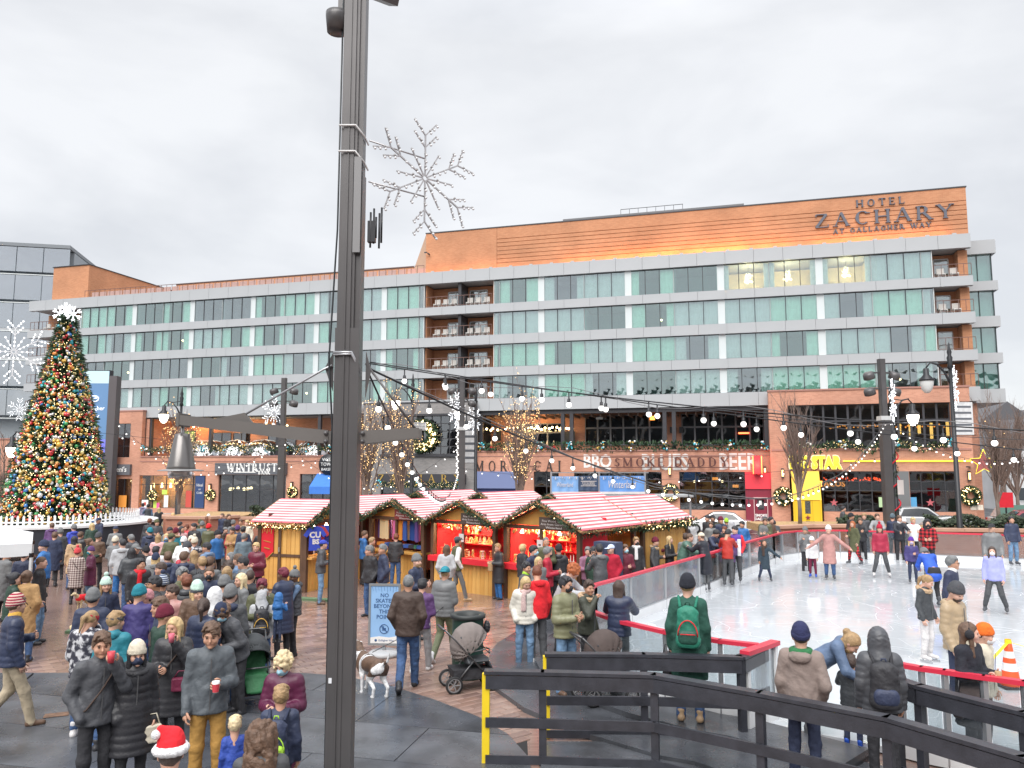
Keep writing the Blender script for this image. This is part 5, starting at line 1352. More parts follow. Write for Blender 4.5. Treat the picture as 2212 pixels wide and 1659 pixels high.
def street_lamp(px,ytop,dist,side,label,lit=True,banner=None,ybase=None,lampy=None,deco=False):
 p = D(px, 1050, dist); zt = D(px, ytop, dist).z; t = thing('street_lamp', label, 'street lamp', (p.x, p.y, 0), 0, 'ornate black street lamps')
 b0 = gz(p.x,p.y) if dist > 39 else -.05
 MB().tube([(0, 0, b0), (0, 0, b0 + .9), (0, 0, b0 + 1.0), (0, 0, zt - 1.2)], [.2, .17, .115, .075], 10).build('pole', IRON, t)
 MB().lathe([(.08, -1.2), (.13, -1.15), (.08, -1.0), (.12, -.7), (.07, -.6), (.1, -.45), (.05, -.3), (.03, -.1), (0, 0)], (0, 0, zt), 10).build('finial', IRON, t)
 zl = zt - 1.15; x = side * 1.05
 ar = MB(); ar.tube([(0,0,zt - 1.9),(side * .25,0,zt - 1.35),(side * .55,0,zt - 1.0),(side * .85,0,zt - .92),(x,0,zl)],[.05,.045,.04,.035,.03],6); ar.tube([(0,0,zt - .9),(side * .5,0,zt - .98),(side * .9,0,zt - .9)],.025,5)
 ar.build('arm', IRON, t)
 h = MB().lathe([(.05, .0), (.11, -.03), (.12, -.3), (.3, -.5), (.31, -.56), (.0, -.5)], (x, 0, zl), 14).build('lamp_hood', IRON, t)
 MB().lathe([(.27, -.57), (.27, -.7), (.2, -.95), (.1, -1.08), (0, -1.1)], (x, 0, zl), 14).build('globe', glow('lamp_lit', (1, .93, .8), 4.5) if lit else mat('lamp_unlit', (.62, .63, .62), .3), h)
 if banner:
  z1 = D(px,banner[0],dist).z; z0 = D(px,banner[1],dist).z; sd = banner[2]
  MB().box2(min(0, sd * .85), max(0, sd * .85), -.015, .015, z0, z1).build('banner', mat('banner_grey', (.62, .63, .64), .7, var=.15, vscale=5), t)
  st_ = MB()
  for k in range(5): st_.box2(min(.08 * sd,sd * .78),max(.08 * sd,sd * .78),-.022,-.016,z0 + (z1 - z0) * (.1 + .18 * k),z0 + (z1 - z0) * (.16 + .18 * k))
  st_.build('banner_print', mat('banner_ink', (.12, .13, .15), .7), t)
  MB().bar((0, 0, z1), (sd * .95, 0, z1), .03).bar((0, 0, z0), (sd * .95, 0, z0), .03).build('banner_arm', IRON, t)
 if deco:
  add_garland(t, [(.14 * math.cos(k * 1.1), .14 * math.sin(k * 1.1), b0 + .8 + k * .16) for k in range(26)], .08, 420, 0, 9); rb = MB(); rb.tube([(.2 * math.cos(k * .55 + 1), .2 * math.sin(k * .55 + 1), b0 + 1.0 + k * .10) for k in range(40)], .035, 4); rb.build('ribbon', REDC, t)
  MB().box2(-.02, .28, -.26, -.24, b0 + 2.3, b0 + 3.0).build('notice_plate', STW, t)
 return t
street_lamp(64, 935 - 40, 40, -1, 'black street lamp left of the christmas tree with a grey banner', True, (1038 - 105, 1130 - 160 + 60, -1))
street_lamp(384, 835, 47, -1, 'lit street lamp behind the hanging bell lamp', True)
street_lamp(1027, 828, 47, -1, 'lit street lamp against the grey brick pier', True, (915, 1000, -1))
street_lamp(889, 806, 47, -1, 'slim black lamp post behind the end of the cross arm', True, (912, 930, 1))
street_lamp(1934, 822, 38, 1, 'lit street lamp wrapped in garland before the yellow signed bar', True, None, deco=True)
street_lamp(2068, 738, 33, -1, 'tall unlit street lamp at the right with striped banner', False, (868, 1000 - 60, 1))
# ---- the tall pole near the camera
MPD = 7.7
mp_ = D(742, 1300, MPD); mpz = thing('lamp_pole', 'tall dark bronze lamp pole nearest the camera with cross arm and bell lamp', 'lamp pole', (mp_.x, mp_.y, 0))
MB().box2(-.125, .065, -.10, .10, 0, 9.2).box2(-.09, .03, -.12, .12, 0, 9.2).box2(-.035, -.022, -.133, -.119, 0, 9.2).box2(.0695, .125, -.075, .075, 0, 9.2).box2(.0655, .0692, -.085, .085, 0, 9.2).build('shaft', POLE, mpz)
MB().box2(-.138, .138, -.112, -.1005, 0, 4.98).box2(.1255, .137, -.10, .08, 0, 6.6).build('cover_plate', POLE, mpz)
MB().box2(.04, .125, -.130, -.1215, 5.75, 6.75).build('side_plate', mat('plate_grey', (.22, .22, .225), .4), mpz)
za = lambda y: D(742,y,MPD).z
for i,y in enumerate((283,338)):
 z = za(y); MB().tube([(-.145, -.140, z), (.05, -.142, z), (.145, -.09, z - .10), (.145, .12, z - .10)], .011, 5).build('cable_tie', mat('tie_white', (.7, .7, .7), .5), mpz)
MB().tube([(-.145, -.13, za(765)), (.06, -.142, za(765)), (.145, -.05, za(800))], .014, 5).tube([(-.145, -.13, za(770)), (.06, -.142, za(769)), (.145, -.05, za(806))], .012, 5).build('wire_loop', ALU, mpz)
MB().tube([(-.15, -.06, za(-200)), (-.155, -.06, za(500)), (-.215, -.06, za(780)), (-.16, -.06, za(920)), (-.15, -.05, za(1659))], .011, 5).build('cable', MULL, mpz)
for o_ in mpz.children: o_.scale.x = .88
MB().box2(-.10, -.07, -.1235, -.1215, 1.55, 1.60).build('sticker', mat('sticker_white', (.7, .72, .75), .5), mpz)
# lamps at its head
f = MB(); f.lathe([(0, 0), (.105, 0), (.122, .16), (.122, .21), (.112, .21), (.105, .17), (0, .17)], (-.20, -.02, za(72)), 18); f.box2(-.19, -.1, -.05, .05, za(72) + .1, za(72) + .4); f.build('drum_lamp', POLE, mpz); MB().lathe([(0, .175), (.10, .175)], (-.20, -.02, za(72)), 18).build('lens', LENS, mpz)
f = MB(); f.box((.285, -.1, za(5)), (.28, .24, .10), 0, Matrix.Rotation(R(35), 3, 'Z') @ Matrix.Rotation(R(28), 3, 'X')); f.bar((.1, 0, za(-30)), (.27, -.05, za(-20)), .05); f.build('flood_lamp', POLE, mpz)
# antennas
an = MB(); z = za(505)
an.box2(.17,.25,-.06,.0,z - .10,z + .12)
for k in range(5): an.tube([(.2 + .028 * k,-.05 + .03 * (k % 2),z - .16 + .05 * (k % 3)),(.2 + .028 * k,-.05 + .03 * (k % 2),z + .16 + .05 * ((k + 1) % 3))],.011,6)
an.build('antenna_cluster', IRON, mpz)
# cross arm,bolts,rods
zc_ = za(935)
ca_ = MB(); ca_.prism([(-1.63,zc_ + .17),(-.16,zc_ + .02),(-.16,zc_ - .115),(-1.63,zc_ + .075)],1,-.135,-.105); ca_.prism([(-1.60,zc_ + .17),(-.16,zc_ + .02),(-.16,zc_ - .115),(-1.60,zc_ + .075)],1,.105,.135)
ca_.box2(-1.66,-1.6301,-.14,.14,zc_ + .06,zc_ + .19); ca_.prism([(.16,zc_ + .015),(.73,zc_ + .045),(.73,zc_ - .05),(.16,zc_ - .115)],1,-.135,-.105); ca_.prism([(.16,zc_ + .015),(.73,zc_ + .045),(.73,zc_ - .05),(.16,zc_ - .115)],1,.105,.135)
ca_.prism([(-1.32,zc_ + .141),(-.95,zc_ + .104),(-1.03,zc_ + .20)],1,-.02,.02)
ca_.build('cross_arm', mat('arm_grey', (.135, .125, .118), .5, .2, var=.06), mpz)
bo = MB()
for x in (-.18,.18):
 for z in (zc_ - .01,zc_ - .09): bo.ball((x - .0,-.15,z),.022,0,8,5)
bo.build('bolts', POLE, mpz)
MB().tube([(-1.02, 0, zc_ + .19), (-.24, -.03, za(798)), (-.16, -.03, za(790))], .012, 6).build('tie_rod', ALU, mpz); MB().tube([(.17, 0, za(785)), (.68, 0, zc_ + .04)], .013, 6).build('tie_rod', POLE, mpz)
MB().prism([(-.24, za(795)), (-.155, za(760)), (-.155, za(845))], 1, -.01, .01).build('gusset', POLE, mpz); MB().prism([(.225, za(800)), (.172, za(760)), (.172, za(860))], 1, -.01, .01).build('gusset', POLE, mpz)
# bell lamp hanging under the arm
bp_ = D(391,1014,MPD) - Vector((mp_.x,mp_.y,0)); bx = bp_.x; bz = bp_.z          # the brim
bl_ = MB(); bl_.lathe([(.020,.45),(.020,.36),(.045,.355),(.072,.35),(.076,.31),(.079,.305),(.132,.03),(.137,.0),(0,.0)],(bx,0,bz),22)
bl_ = bl_.build('bell_lamp', mat('lamp_metal', (.20, .19, .185), .28, .7), mpz)
MB().lathe([(.135, .004), (.214, -.008), (.217, -.016), (.135, -.018)], (bx, 0, bz), 26).build('brim', mat('brim_grey', (.30, .30, .30), .35, .4), bl_)
MB().lathe([(.122, -.02), (.118, -.085), (.105, -.09), (0, -.088)], (bx, 0, bz), 22).build('lens', glassy('lens_pale', (.75, .76, .76), .25, .2), bl_)
MB().lathe([(0, -.02), (.11, -.02), (.11, -.03), (.10, -.07)], (bx, 0, bz), 16).build('inner_reflector', mat('reflector', (.6, .6, .58), .4), bl_)
# big snowflake held out on two bars
sc_ = D(918,385,7.95); ex = Vector((.80,.60,0)); ez = Vector((0,0,1))
mb = MB(); Ls = []; flake(mb,(0,0,0),ex,ez,.61,.015,second=True); flake(MB(),(0,0,0),ex,ez,.60,.01,lights=Ls,second=True)
sn = mb.build('snowflake_decoration', mat('flake_steel', (.46, .45, .46), .4, .3)); sn.location = sc_
b = MB(); b2 = MB()
for i,q in enumerate(Ls): b.tube([q,q + Vector((.012,-.012,-.014 if i % 3 else .014))],.013,5); b2.ball(q + Vector((.016,-.016,-.024)),.015,0,6,4)
tag(b.build('bulb_sockets', mat('socket_grey', (.34, .33, .33), .5), sn), kind='stuff'); tag(b2.build('snowflake_bulbs', mat('bulb_frosted', (.75, .76, .78), .3), sn), kind='stuff')
h = MB()
for (py,zz) in ((308,.22),(396,-.20)): h.tube([Vector((mp_.x + .17,mp_.y - .05,za(py))) - sc_,Vector((.0,.01,zz))],.009,5)
h.build('holding_bar', MATS['flake_steel'], sn)
tag(sn, 'large unlit wire snowflake held out from the tall lamp pole against the sky', 'snowflake', 'snowflake decorations on the poles')
# ================================================================ STRING LIGHTS
BALB = glow('string_bulb', (1, .97, .93), 1.0)
def string_lights(a, b, sag, n, label, r=.05, drop=.16, t0=0.0, t1=1.0, wire=.008, jit=0.0, sock=True, group='bulb strings over the plaza', dbl=False):
 a,b = Vector(a),Vector(b)
 P = lambda t: a + (b - a) * t + Vector((0,0,-4 * sag * t * (1 - t)))
 o = MB().tube([P(k / 24) - a for k in range(25)], wire, 4).build('string_lights', IRON); o.location = a
 if dbl: MB().tube([P(k / 24) - a + Vector((0, .03, .05 * math.sin(k))) for k in range(25)], wire * .5, 4).build('support_wire', mat('wire_grey', (.20, .20, .21), .5), o)
 bm2 = MB().ball((0, 0, -drop), r, 0, 10, 7).mesh('bulb', BALB); sm2 = MB().lathe([(r * .25, 0), (r * .25, -drop + r * 2.3), (r * .55, -drop + r * 2.2), (r * .62, -drop + r * .8)], n=8).mesh('socket', IRON)
 for i in range(n):
  t = t0 + (t1 - t0) * (i + .5 + rnd.uniform(-jit,jit)) / n; q = P(t) - a
  c = put('bulb', bm2, o, q)
  if sock: put('socket', sm2, c)
 return tag(o, label, 'string lights', group)
A0 = Vector((mp_.x + .2,mp_.y,za(785)))
string_lights(A0, D(2330, 935, 6.3), .10, 15, 'bulb string nearest the camera running right from the tall pole', .026, .12, .03, 1, .006, .22, dbl=True)
string_lights(A0 + Vector((0, .05, .02)), D(2330, 985, 8.6), .05, 13, 'second bulb string just behind the nearest one', .029, .12, .05, 1, .006, .2)
string_lights(A0 + Vector((0, 0, -.05)), D(1915, 905, 36), 2.35, 52, 'long sagging bulb string from the tall pole to the bar side floodlight pole', .032, .15, 0.02, .995, .012, .1, dbl=True)
string_lights(A0 + Vector((0, 0, -.1)), D(990, 1010, 45), 1.5, 40, 'steep bulb string from the tall pole back to the grey entrance pole', .036, .15, .01, .99, .011)
string_lights(D(990, 1010, 44.8), D(1915, 985, 36), .9, 22, 'faint low bulb string along the brick restaurant fronts', .04, .15, wire=.008); string_lights(D(607, 945, 45), D(990, 960, 45), 2.6, 20, 'bulb string sagging behind the tall pole before the bakery', .042, .18)
string_lights(D(250, 905, 44), D(607, 950, 45), 2.4, 22, 'bulb string sagging across the bank front', .042, .18); string_lights(D(252, 935, 44), D(720, 985, 45), 1.2, 18, 'lower bulb string across the bank sign', .04, .15)
string_lights(D(1917, 905, 36), D(2260, 975, 30), 1.0, 22, 'bulb string from the bar side pole to the right edge', .036, .13)
for (a, b, lb_) in ((D(1500, 880, 20), D(2400, 960, 26), 'bare wire crossing before the yellow signed bar'), (D(120, 925, 40), D(640, 965, 45), 'bare wire from the screen tower to the bank')):
 o = MB().tube([a, (a + b) / 2 - Vector((0, 0, .2)), b], .010, 4).build('cable', IRON); tag(o, lb_, 'cable')
# icicle strand down the grey entrance pole
o = MB();
for k in range(26): o.ball((-.25 + .05 * math.sin(k * 2),-.25,3.0 + k * .13),.05,0,6,4)
o = o.build('light_strand', BALB); p = D(997, 1050, 46); o.location = (p.x, p.y, 0); tag(o, 'vertical strand of white bulbs down the grey entrance floodlight pole', 'light strand')
# ================================================================ WREATHS AND TERRACE GARLANDS
def wreath(px,py,yo,r,label,lights=70):
 s_,z = F(px,py,yo); pts = [(r * math.cos(2 * math.pi * k / 14),0,r * math.sin(2 * math.pi * k / 14)) for k in range(15)]
 m, l = garland_mesh(pts, r * .32, 900 / max(r, .4), 0, int(px)); o = m.build('wreath', NEED)
 b = MB(); g_ = random.Random(int(px))
 for _ in range(lights): a = g_.uniform(0,6.3); q = r * g_.uniform(.7,1.3); b.octa((q * math.cos(a),-r * .3 * g_.random(),q * math.sin(a)),r * .07)
 tag(b.build('fairy_lights', WARM if lights < 100 else BULB, o), kind='stuff'); gd = MB()
 for k in range(9): a = k * .7; gd.ball((r * math.cos(a),-r * .3,r * math.sin(a)),r * .13,0,6,4)
 gd.build('gold_baubles', GOLD, o)
 o.location = HM @ Vector((s_, yo, z)); o.rotation_euler = (0, 0, HA); return tag(o, label, 'wreath', 'lit wreaths on the hotel walls')
wreath(910, 941, YG - .35, 1.15, 'large lit wreath on the grey brick front behind the cross arm', 160)
wreath(329, 1071, YA - .2, .42, 'lit wreath on the brick pier beside the ice cream shop window'); wreath(454, 1069, YA - .2, .42, 'lit wreath on the brick pier left of the bank'); wreath(641 - 10, 1063, YA - .2, .42, 'lit wreath on the brick pier right of the bank')
wreath(1448, 1064, YT - .2, .55, 'lit wreath between the two large smokehouse windows'); wreath(1692, 1072, YB - .2, .55, 'lit wreath between the maroon and yellow entrances'); wreath(2097, 1071, YB - .2, .55, 'lit wreath on the brick at the far right of the bar')
def facade_garland(px0,px1,py,yo,r,lights,bows,label,wave=.12,seed=5):
 a,b = F(px0,py,yo),F(px1,py,yo); n = 28; nb_ = bows
 pts = [(a[0] + (b[0] - a[0]) * k / n,0,(a[1] + b[1]) / 2 + wave * abs(math.cos(k * math.pi * nb_ / n)) - wave) for k in range(n + 1)]
 m, l = garland_mesh(pts, r, 210, lights, seed); o = m.build('terrace_garland', NEED)
 if l.v:
  tag(l.build('fairy_lights', BULB, o), kind='stuff')
 for k in range(nb_ + 1):
  x = a[0] + (b[0] - a[0]) * k / max(1,nb_); q = MB(); g_ = random.Random(k)
  for _ in range(12): q.ball((x + g_.uniform(-.28,.28),-r + g_.uniform(-.1,.1),(a[1] + b[1]) / 2 + g_.uniform(-.45,.4)),g_.uniform(.06,.12),g_.randrange(3),6,4)
  q.build('bauble_cluster', [GOLD, BM[4], BM[6]], o)
 o.location = HM @ Vector((0, yo, 0)); o.rotation_euler = (0, 0, HA); return tag(o, label, 'garland', 'garlands along the terraces')
facade_garland(312, 718, 969, YA - .1, .26, 190, 9, 'gold lit garland along the terrace above the bank'); facade_garland(1042, 1652, 963, YT + .1, .34, 0, 9, 'dark green garland along the smokehouse terrace rail')
facade_garland(1706, 2054, 958, YB - .2, .26, 190, 3, 'gold lit garland swagged under the bar upper windows', .55, 8); facade_garland(820, 996, 1046, YG - 1.6, .24, 150, 2, 'gold lit garland on the grey entrance canopy')
for k,px in enumerate((1060,1092,1110,1182,1196)):
 s_, z = F(px, 968, YT + .6); o = MB().lathe([(.16, 0), (.2, .3), (.05, .7), (0, .7)], n=8).build('nutcracker_figure', REDC); MB().ball((0, 0, .72), .13, 0, 8, 5).lathe([(.14, .8), (.02, 1.1)], n=8).build('figure_head', BM[7], o)
 o.location = HM @ Vector((s_, YT + .7, zQ - .05)); tag(o, 'small red figure, %s from the left on the smokehouse terrace ledge' % ORD[k], 'figurine', 'red figures on the smokehouse terrace ledge')
# ================================================================ TREES
BARK = mat('bark_grey', (.16, .125, .105), .9, var=.2, vscale=4); TWIG = mat('twig_brown', (.22, .16, .135), .9)
def upright_tree(px, py, dist, zbase, ztop, spread, label, lights=0, seed=1, low=.22, name='bare_tree', twigs=1.0):
 g = random.Random(seed); p = D(px,py,dist); H = ztop - zbase
 t = thing(name, label, 'tree', (p.x, p.y, zbase), 0, None)
 MB().tube([(0, 0, -.3), (0.02, 0, H * low * .5), (0, 0.02, H * low)], [H * .016, H * .014, H * .012], 8).build('trunk', BARK, t)
 mb = MB(); tips = []
 def stem(a,d,l,r,dep):
  pts = [a]; dd = d.copy(); n = 5 if dep < 2 else 3
  for k in range(n):
   dd = (dd + Vector((g.gauss(0,.08),g.gauss(0,.08),.16 if dep == 0 else .12))).normalized(); pts.append(pts[-1] + dd * l / n)
  mb.tube(pts,[r * (1 - .75 * k / n) for k in range(n + 1)],5 if dep == 0 else 3,cap=False)
  if dep: tips.extend(pts[1:])
  elif lights: tips.extend(pts[2:])
  if dep < 2:
   m = int((9 if dep == 0 else 4) * twigs)
   for k in range(m):
    q = g.uniform(.15,.97); i = min(n - 1,int(q * n)); b = pts[i] + (pts[i + 1] - pts[i]) * (q * n - i)
    az = g.uniform(0,6.28); nd = (dd * .9 + Vector((math.cos(az),math.sin(az),.25)) * .55).normalized()
    stem(b,nd,l * g.uniform(.22,.4),r * .4,dep + 1)
 for k in range(13):
  az = k * 2.4; o = g.uniform(.15,1) ; d = Vector((math.cos(az) * spread * o,math.sin(az) * spread * o,1)).normalized()
  stem(Vector((0,0,H * low * g.uniform(.75,1.0))),d,H * (1 - low) * (1.0 - .38 * o) * g.uniform(.9,1.02),H * .0075,0)
 tag(mb.build('crown', TWIG, t), kind='stuff')
 if lights:
  lb = MB()
  for _ in range(lights):
   q = tips[g.randrange(len(tips))]; lb.octa(q + Vector((g.gauss(0,.08),g.gauss(0,.08),g.gauss(0,.1))),g.uniform(.017,.031))
  tag(lb.build('fairy_lights', glow('tree_bulb', (1, .64, .28), 1.3), t), kind='stuff')
 return t
upright_tree(868, 1050, 45, -.3, 8.6, .22, 'slim upright tree wound with gold lights before the grey entrance', 620, 11)
upright_tree(792, 1050, 46, -.4, 8.4, .18, 'gold lit tree half hidden behind the tall pole', 420, 12)
upright_tree(1122, 1050, 44, -.2, 8.5, .24, 'broad gold lit tree before the steakhouse lettering', 720, 13)
upright_tree(388, 1050, 42, .3, 6.9, .26, 'gold lit tree behind the hanging bell lamp', 520, 14)
upright_tree(1725, 1050, 36, .9, 7.5, .20, 'bare upright tree in front of the yellow entrance', 0, 15, twigs=1.4)
upright_tree(2152, 1050, 38, .6, 7.2, .30, 'bare upright tree at the right corner of the hotel', 14, 16, twigs=1.5)
def spread_tree(px,dist,H,label,seed):
 return upright_tree(px, 1050, dist, -1.3, H, .75, label, 0, seed, .3, 'bare_tree', 1.5)
spread_tree(2196, 62, 8.6, 'grey bare street tree behind the right corner tree', 21); spread_tree(2240, 70, 9.0, 'bare street tree at the right edge', 22); spread_tree(2170, 84, 9.5, 'farthest bare street tree right of the hotel', 23)
spread_tree(8, 44, 6.0, 'bare low tree left of the christmas tree', 24)
# ================================================================ PLANTERS,HEDGES
BRKL = brickmat('brick_planter', (.40, .17, .11), (.33, .13, .08), (.36, .2, .15)); CAPS = mat('planter_cap', (.46, .27, .19), .6, var=.1, vscale=1)
def planter(pts,h,label,depth=2.2,z0=-.4,mulch=(.42,.27,.13)):
 t = thing('planter', label, 'planter', (*pts[0], 0), 0, 'brick planters round the plaza'); P = [Vector((p[0] - pts[0][0], p[1] - pts[0][1], 0)) for p in pts]
 for i in range(len(P) - 1):
  a, b = P[i], P[i + 1]; MB().bar(a + Vector((0, 0, (z0 + h) / 2)), b + Vector((0, 0, (z0 + h) / 2)), .4, h - z0).build('brick_wall', BRKL, t)
  n = max(1,int((b - a).length / 1.3))
  for k in range(n): MB().bar(a + (b - a) * (k / n) + (b - a).normalized() * .006 + Vector((0, 0, h + .06)), a + (b - a) * ((k + 1) / n) - (b - a).normalized() * .006 + Vector((0, 0, h + .06)), .56, .12).build('cap_stone', CAPS, t)
 pl = [(p.x,p.y) for p in P] + [(P[-1].x,P[-1].y + depth),(P[0].x,P[0].y + depth)]
 tag(MB().prism(pl, 2, h - .3, h + .03).build('mulch', mat('straw_mulch', mulch, .95, var=.35, vscale=9), t), kind='stuff')
 return t
planter([(11.3, 33.6), (13.2, 34.4), (16.5, 34.4), (17.2, 33.4)], .95, 'brick planter with straw mulch holding the bare tree before the yellow entrance', 4)
planter([(17.3, 33.0), (20.5, 32.6), (24.5, 32.0), (29, 31.2)], .90, 'long low brick planter behind the far rink barrier at the right', 3)
planter([(-17.4, 39.4), (-16.6, 37.6), (-14.6, 37.4), (-13.6, 38.6)], 1.1, 'round brick planter under the bell lamp tree', 4); planter([(-13.5, 38.7), (-8.5, 38.9)], 1.0, 'brick planter with clipped hedge left of the kiosks', 2.5)
LEAF = [mat('hedge_%d' % i, c, .7) for i, c in enumerate(((.022, .038, .02), (.035, .055, .028), (.05, .07, .035)))]
def hedge(a,b,w_,h,z,label,n=2600,seed=1):
 g = random.Random(seed); a,b = Vector((*a,z)),Vector((*b,z)); d = b - a; u_ = d.normalized(); v_ = Vector((-u_.y,u_.x,0)); mb = MB()
 for _ in range(n):
  q = g.random(); c = a + d * q + v_ * g.uniform(-w_,w_) + Vector((0,0,h * (1 - g.random() ** 2) * (.8 + .3 * math.sin(q * 19 + seed))))
  r = Vector((g.gauss(0,1),g.gauss(0,1),g.gauss(0,1))).normalized(); s = r.orthogonal().normalized() * .05
  mb.add([c - s,c + r * .09,c + s,c - r * .09],[(0,1,2,3)],g.randrange(3))
 o = mb.build('hedge', LEAF); return tag(o, label, 'hedge')
hedge((-13.3, 39.8), (-9.0, 40.0), .5, .55, 1.0, 'low evergreen hedge in the planter left of the kiosks'); hedge((18.2, 34.2), (23.4, 33.4), .5, .55, .92, 'low evergreen hedge in the long planter behind the rink', 3200, 2); hedge((14.9, 35.6), (16.4, 35.4), .4, .4, .95, 'small evergreen shrub patch beside the yellow entrance', 900, 3)
# ================================================================ CARS
def car(px,dist,az,col,label,suv=False,L_=4.7):
 p = D(px, 1050, dist); z0 = gz(p.x, p.y) - .06; t = thing('parked_car', label, 'car', (p.x, p.y, z0), az, 'cars on the street before the hotel'); h = .22 if suv else 0
 pm = mat('car_paint_' + '_'.join('%d' % int(c * 100) for c in col), col, .25, .2, coat=.8)
 def shell(prof,w0,w1,zs):
  mb = MB(); n = len(prof); vs = []
  for sgn in (-1,1):
   for (x,z) in prof:
    k = min(1,max(0,(z - zs) / (.6 + h))); vs.append((x,sgn * (w0 + (w1 - w0) * k),z))
  fs = [tuple(range(n))[::-1],tuple(range(n,2 * n))] + [(i,(i + 1) % n,n + (i + 1) % n,n + i) for i in range(n)]
  return mb.add(vs,fs)
 lo = [(-2.3,.35),(-2.32,.6),(-2.25,.85 + h * .5),(-1.6,.95 + h * .6),(1.0,.92 + h * .6),(1.9,.80 + h * .5),(2.28,.62 + h * .3),(2.3,.35),(1.85,.22),(-1.9,.22)]
 b = shell(lo, .88, .82, .5).build('body', pm, t); m_ = b.modifiers.new('bevel', 'BEVEL'); m_.width = .06; m_.segments = 2
 cab = [(-2.0 if suv else -1.75,.93 + h * .6),(-1.6 if suv else -1.15,1.38 + h * 1.6),(-.4,1.47 + h * 1.6),(.25,1.42 + h * 1.5),(1.15,.92 + h * .6)]
 shell(cab, .80, .62, .9).build('roof', pm, t)
 gl = [(-1.68 if suv else -1.45,.98 + h * .6),(-1.42 if suv else -1.05,1.31 + h * 1.5),(-.4,1.39 + h * 1.5),(.2,1.35 + h * 1.4),(.92,.98 + h * .6)]
 for sgn in (-1, 1): MB().add([(x, sgn * (.805 - .16 * (z - .98) / (.45 + h)), z) for x, z in gl], [tuple(range(5))]).build('side_window', mat('car_glass', (.02, .025, .03), .08, spec=.8), t)
 MB().add([(1.16, -.68, .96 + h * .6), (1.16, .68, .96 + h * .6), (.33, .56, 1.40 + h * 1.45), (.33, -.56, 1.40 + h * 1.45)], [(0, 1, 2, 3)]).build('windscreen', MATS['car_glass'], t)
 for x in (-1.42,1.42):
  for sgn in (-1,1):
   w_ = MB().lathe([(.22, -.1), (.33, -.1), (.34, -.06), (.34, .06), (.33, .1), (.22, .1)], (x, sgn * .82, .34), 18, 0, Matrix.Rotation(R(90), 3, 'X')).build('wheel', mat('tyre', (.015, .015, .016), .8), t)
   MB().lathe([(0, -.105), (.21, -.105), (.22, .0), (.21, .105), (0, .105)], (x, sgn * .82, .34), 12, 0, Matrix.Rotation(R(90), 3, 'X'), False).build('rim', ALU, w_)
 for sgn in (-1,1):
  MB().box((2.24, sgn * .62, .66 + h * .4), (.12, .34, .12)).build('headlight', LENS, t); MB().box((-2.27, sgn * .66, .78 + h * .4), (.1, .28, .14)).build('tail_light', mat('tail_red', (.4, .02, .02), .3), t)
 k = L_ / 4.62; t.scale = (k,k,k); return t
car(1547, 58, R(180) + HA, (.72, .73, .74), 'white sedan parked before the smokehouse windows', L_=5.0); car(2062, 47, HA, (.34, .36, .37), 'silver car parked beyond the right hedge', L_=5.0)
car(2205, 47, R(180) + HA, (.33, .07, .09), 'dark red car at the right edge by the bare tree', True, 5.0); car(2205, 60, HA, (.7, .7, .71), 'white car behind the dark red car', True); car(1990, 60, HA, (.5, .51, .52), 'grey car before the bar windows', True)
# ================================================================ LEFT GLASS OFFICE BUILDING,FAR HOUSES
ob = thing('office_building', 'glass office building at the far left behind the hotel', 'building', (-64, 92, 0), R(12)); ob.scale = (1, 1, 1.075)
OG = glassy('office_glass', (.45, .52, .56), .50, wave=.2)
for i in range(9):
 z0 = -1.2 + i * 3.3
 for j in range(17):
  if z0 < 6 and j > 9: continue
  x = -42 + j * 3.0
  MB().box2(x + .04, x + 2.96, .0, .05, z0 + .4, z0 + 3.26).build('window_pane', OG, ob)
  if i in (5, 6): MB().box2(x, x + 2.99, -.02, .04, z0 + .02, z0 + .38).build('spandrel_panel', METD if i == 9 else MET, ob)
for i in range(10): MB().box2(-42, 9, -.12, -.03, -1.2 + i * 3.3, -1.1 + i * 3.3).build('floor_line', MULLW, ob)
MB().box2(-42, 9, -.2, 14, 28.5, 28.9).build('roof_edge', mat('roof_edge_grey', (.20, .22, .24), .5), ob)
MB().box2(-42, 9, 1.5, 14, -1.2, 28.4).build('inner_core', mat('office_core', (.36, .40, .43), .9), ob)
bb = thing('brick_shop_building', 'brick shopfront building left of the hotel behind the christmas tree', 'building', HM @ Vector((-57.6, 0, 0)), HA)
wall(-20,-1.0,-1.2,6.6,-2,-1.5,[(-19 + 4.2 * k,-16.2 + 4.2 * k,-.8,2.6) for k in range(4)] + [(-19 + 4.2 * k,-16.2 + 4.2 * k,3.4,5.6) for k in range(4)],BRKP,parent=bb)
for k in range(4):
 for (a,b) in ((-.8,2.6),(3.4,5.6)): glazing((-19 + 4.2 * k,-16.2 + 4.2 * k,a,b),-1.8,3,2,fm=METD,parent=bb)
MB().box2(-20, -1.0, -1.2, 6, -1.2, -1.1).box2(-20, -1, 4, 4.2, -1.2, 8).build('shop_interior', SHOP, bb); MB().box2(-20.1, -.9, -2.1, -1.4, 6.6, 6.75).build('coping', MATS['brick_cap'], bb)
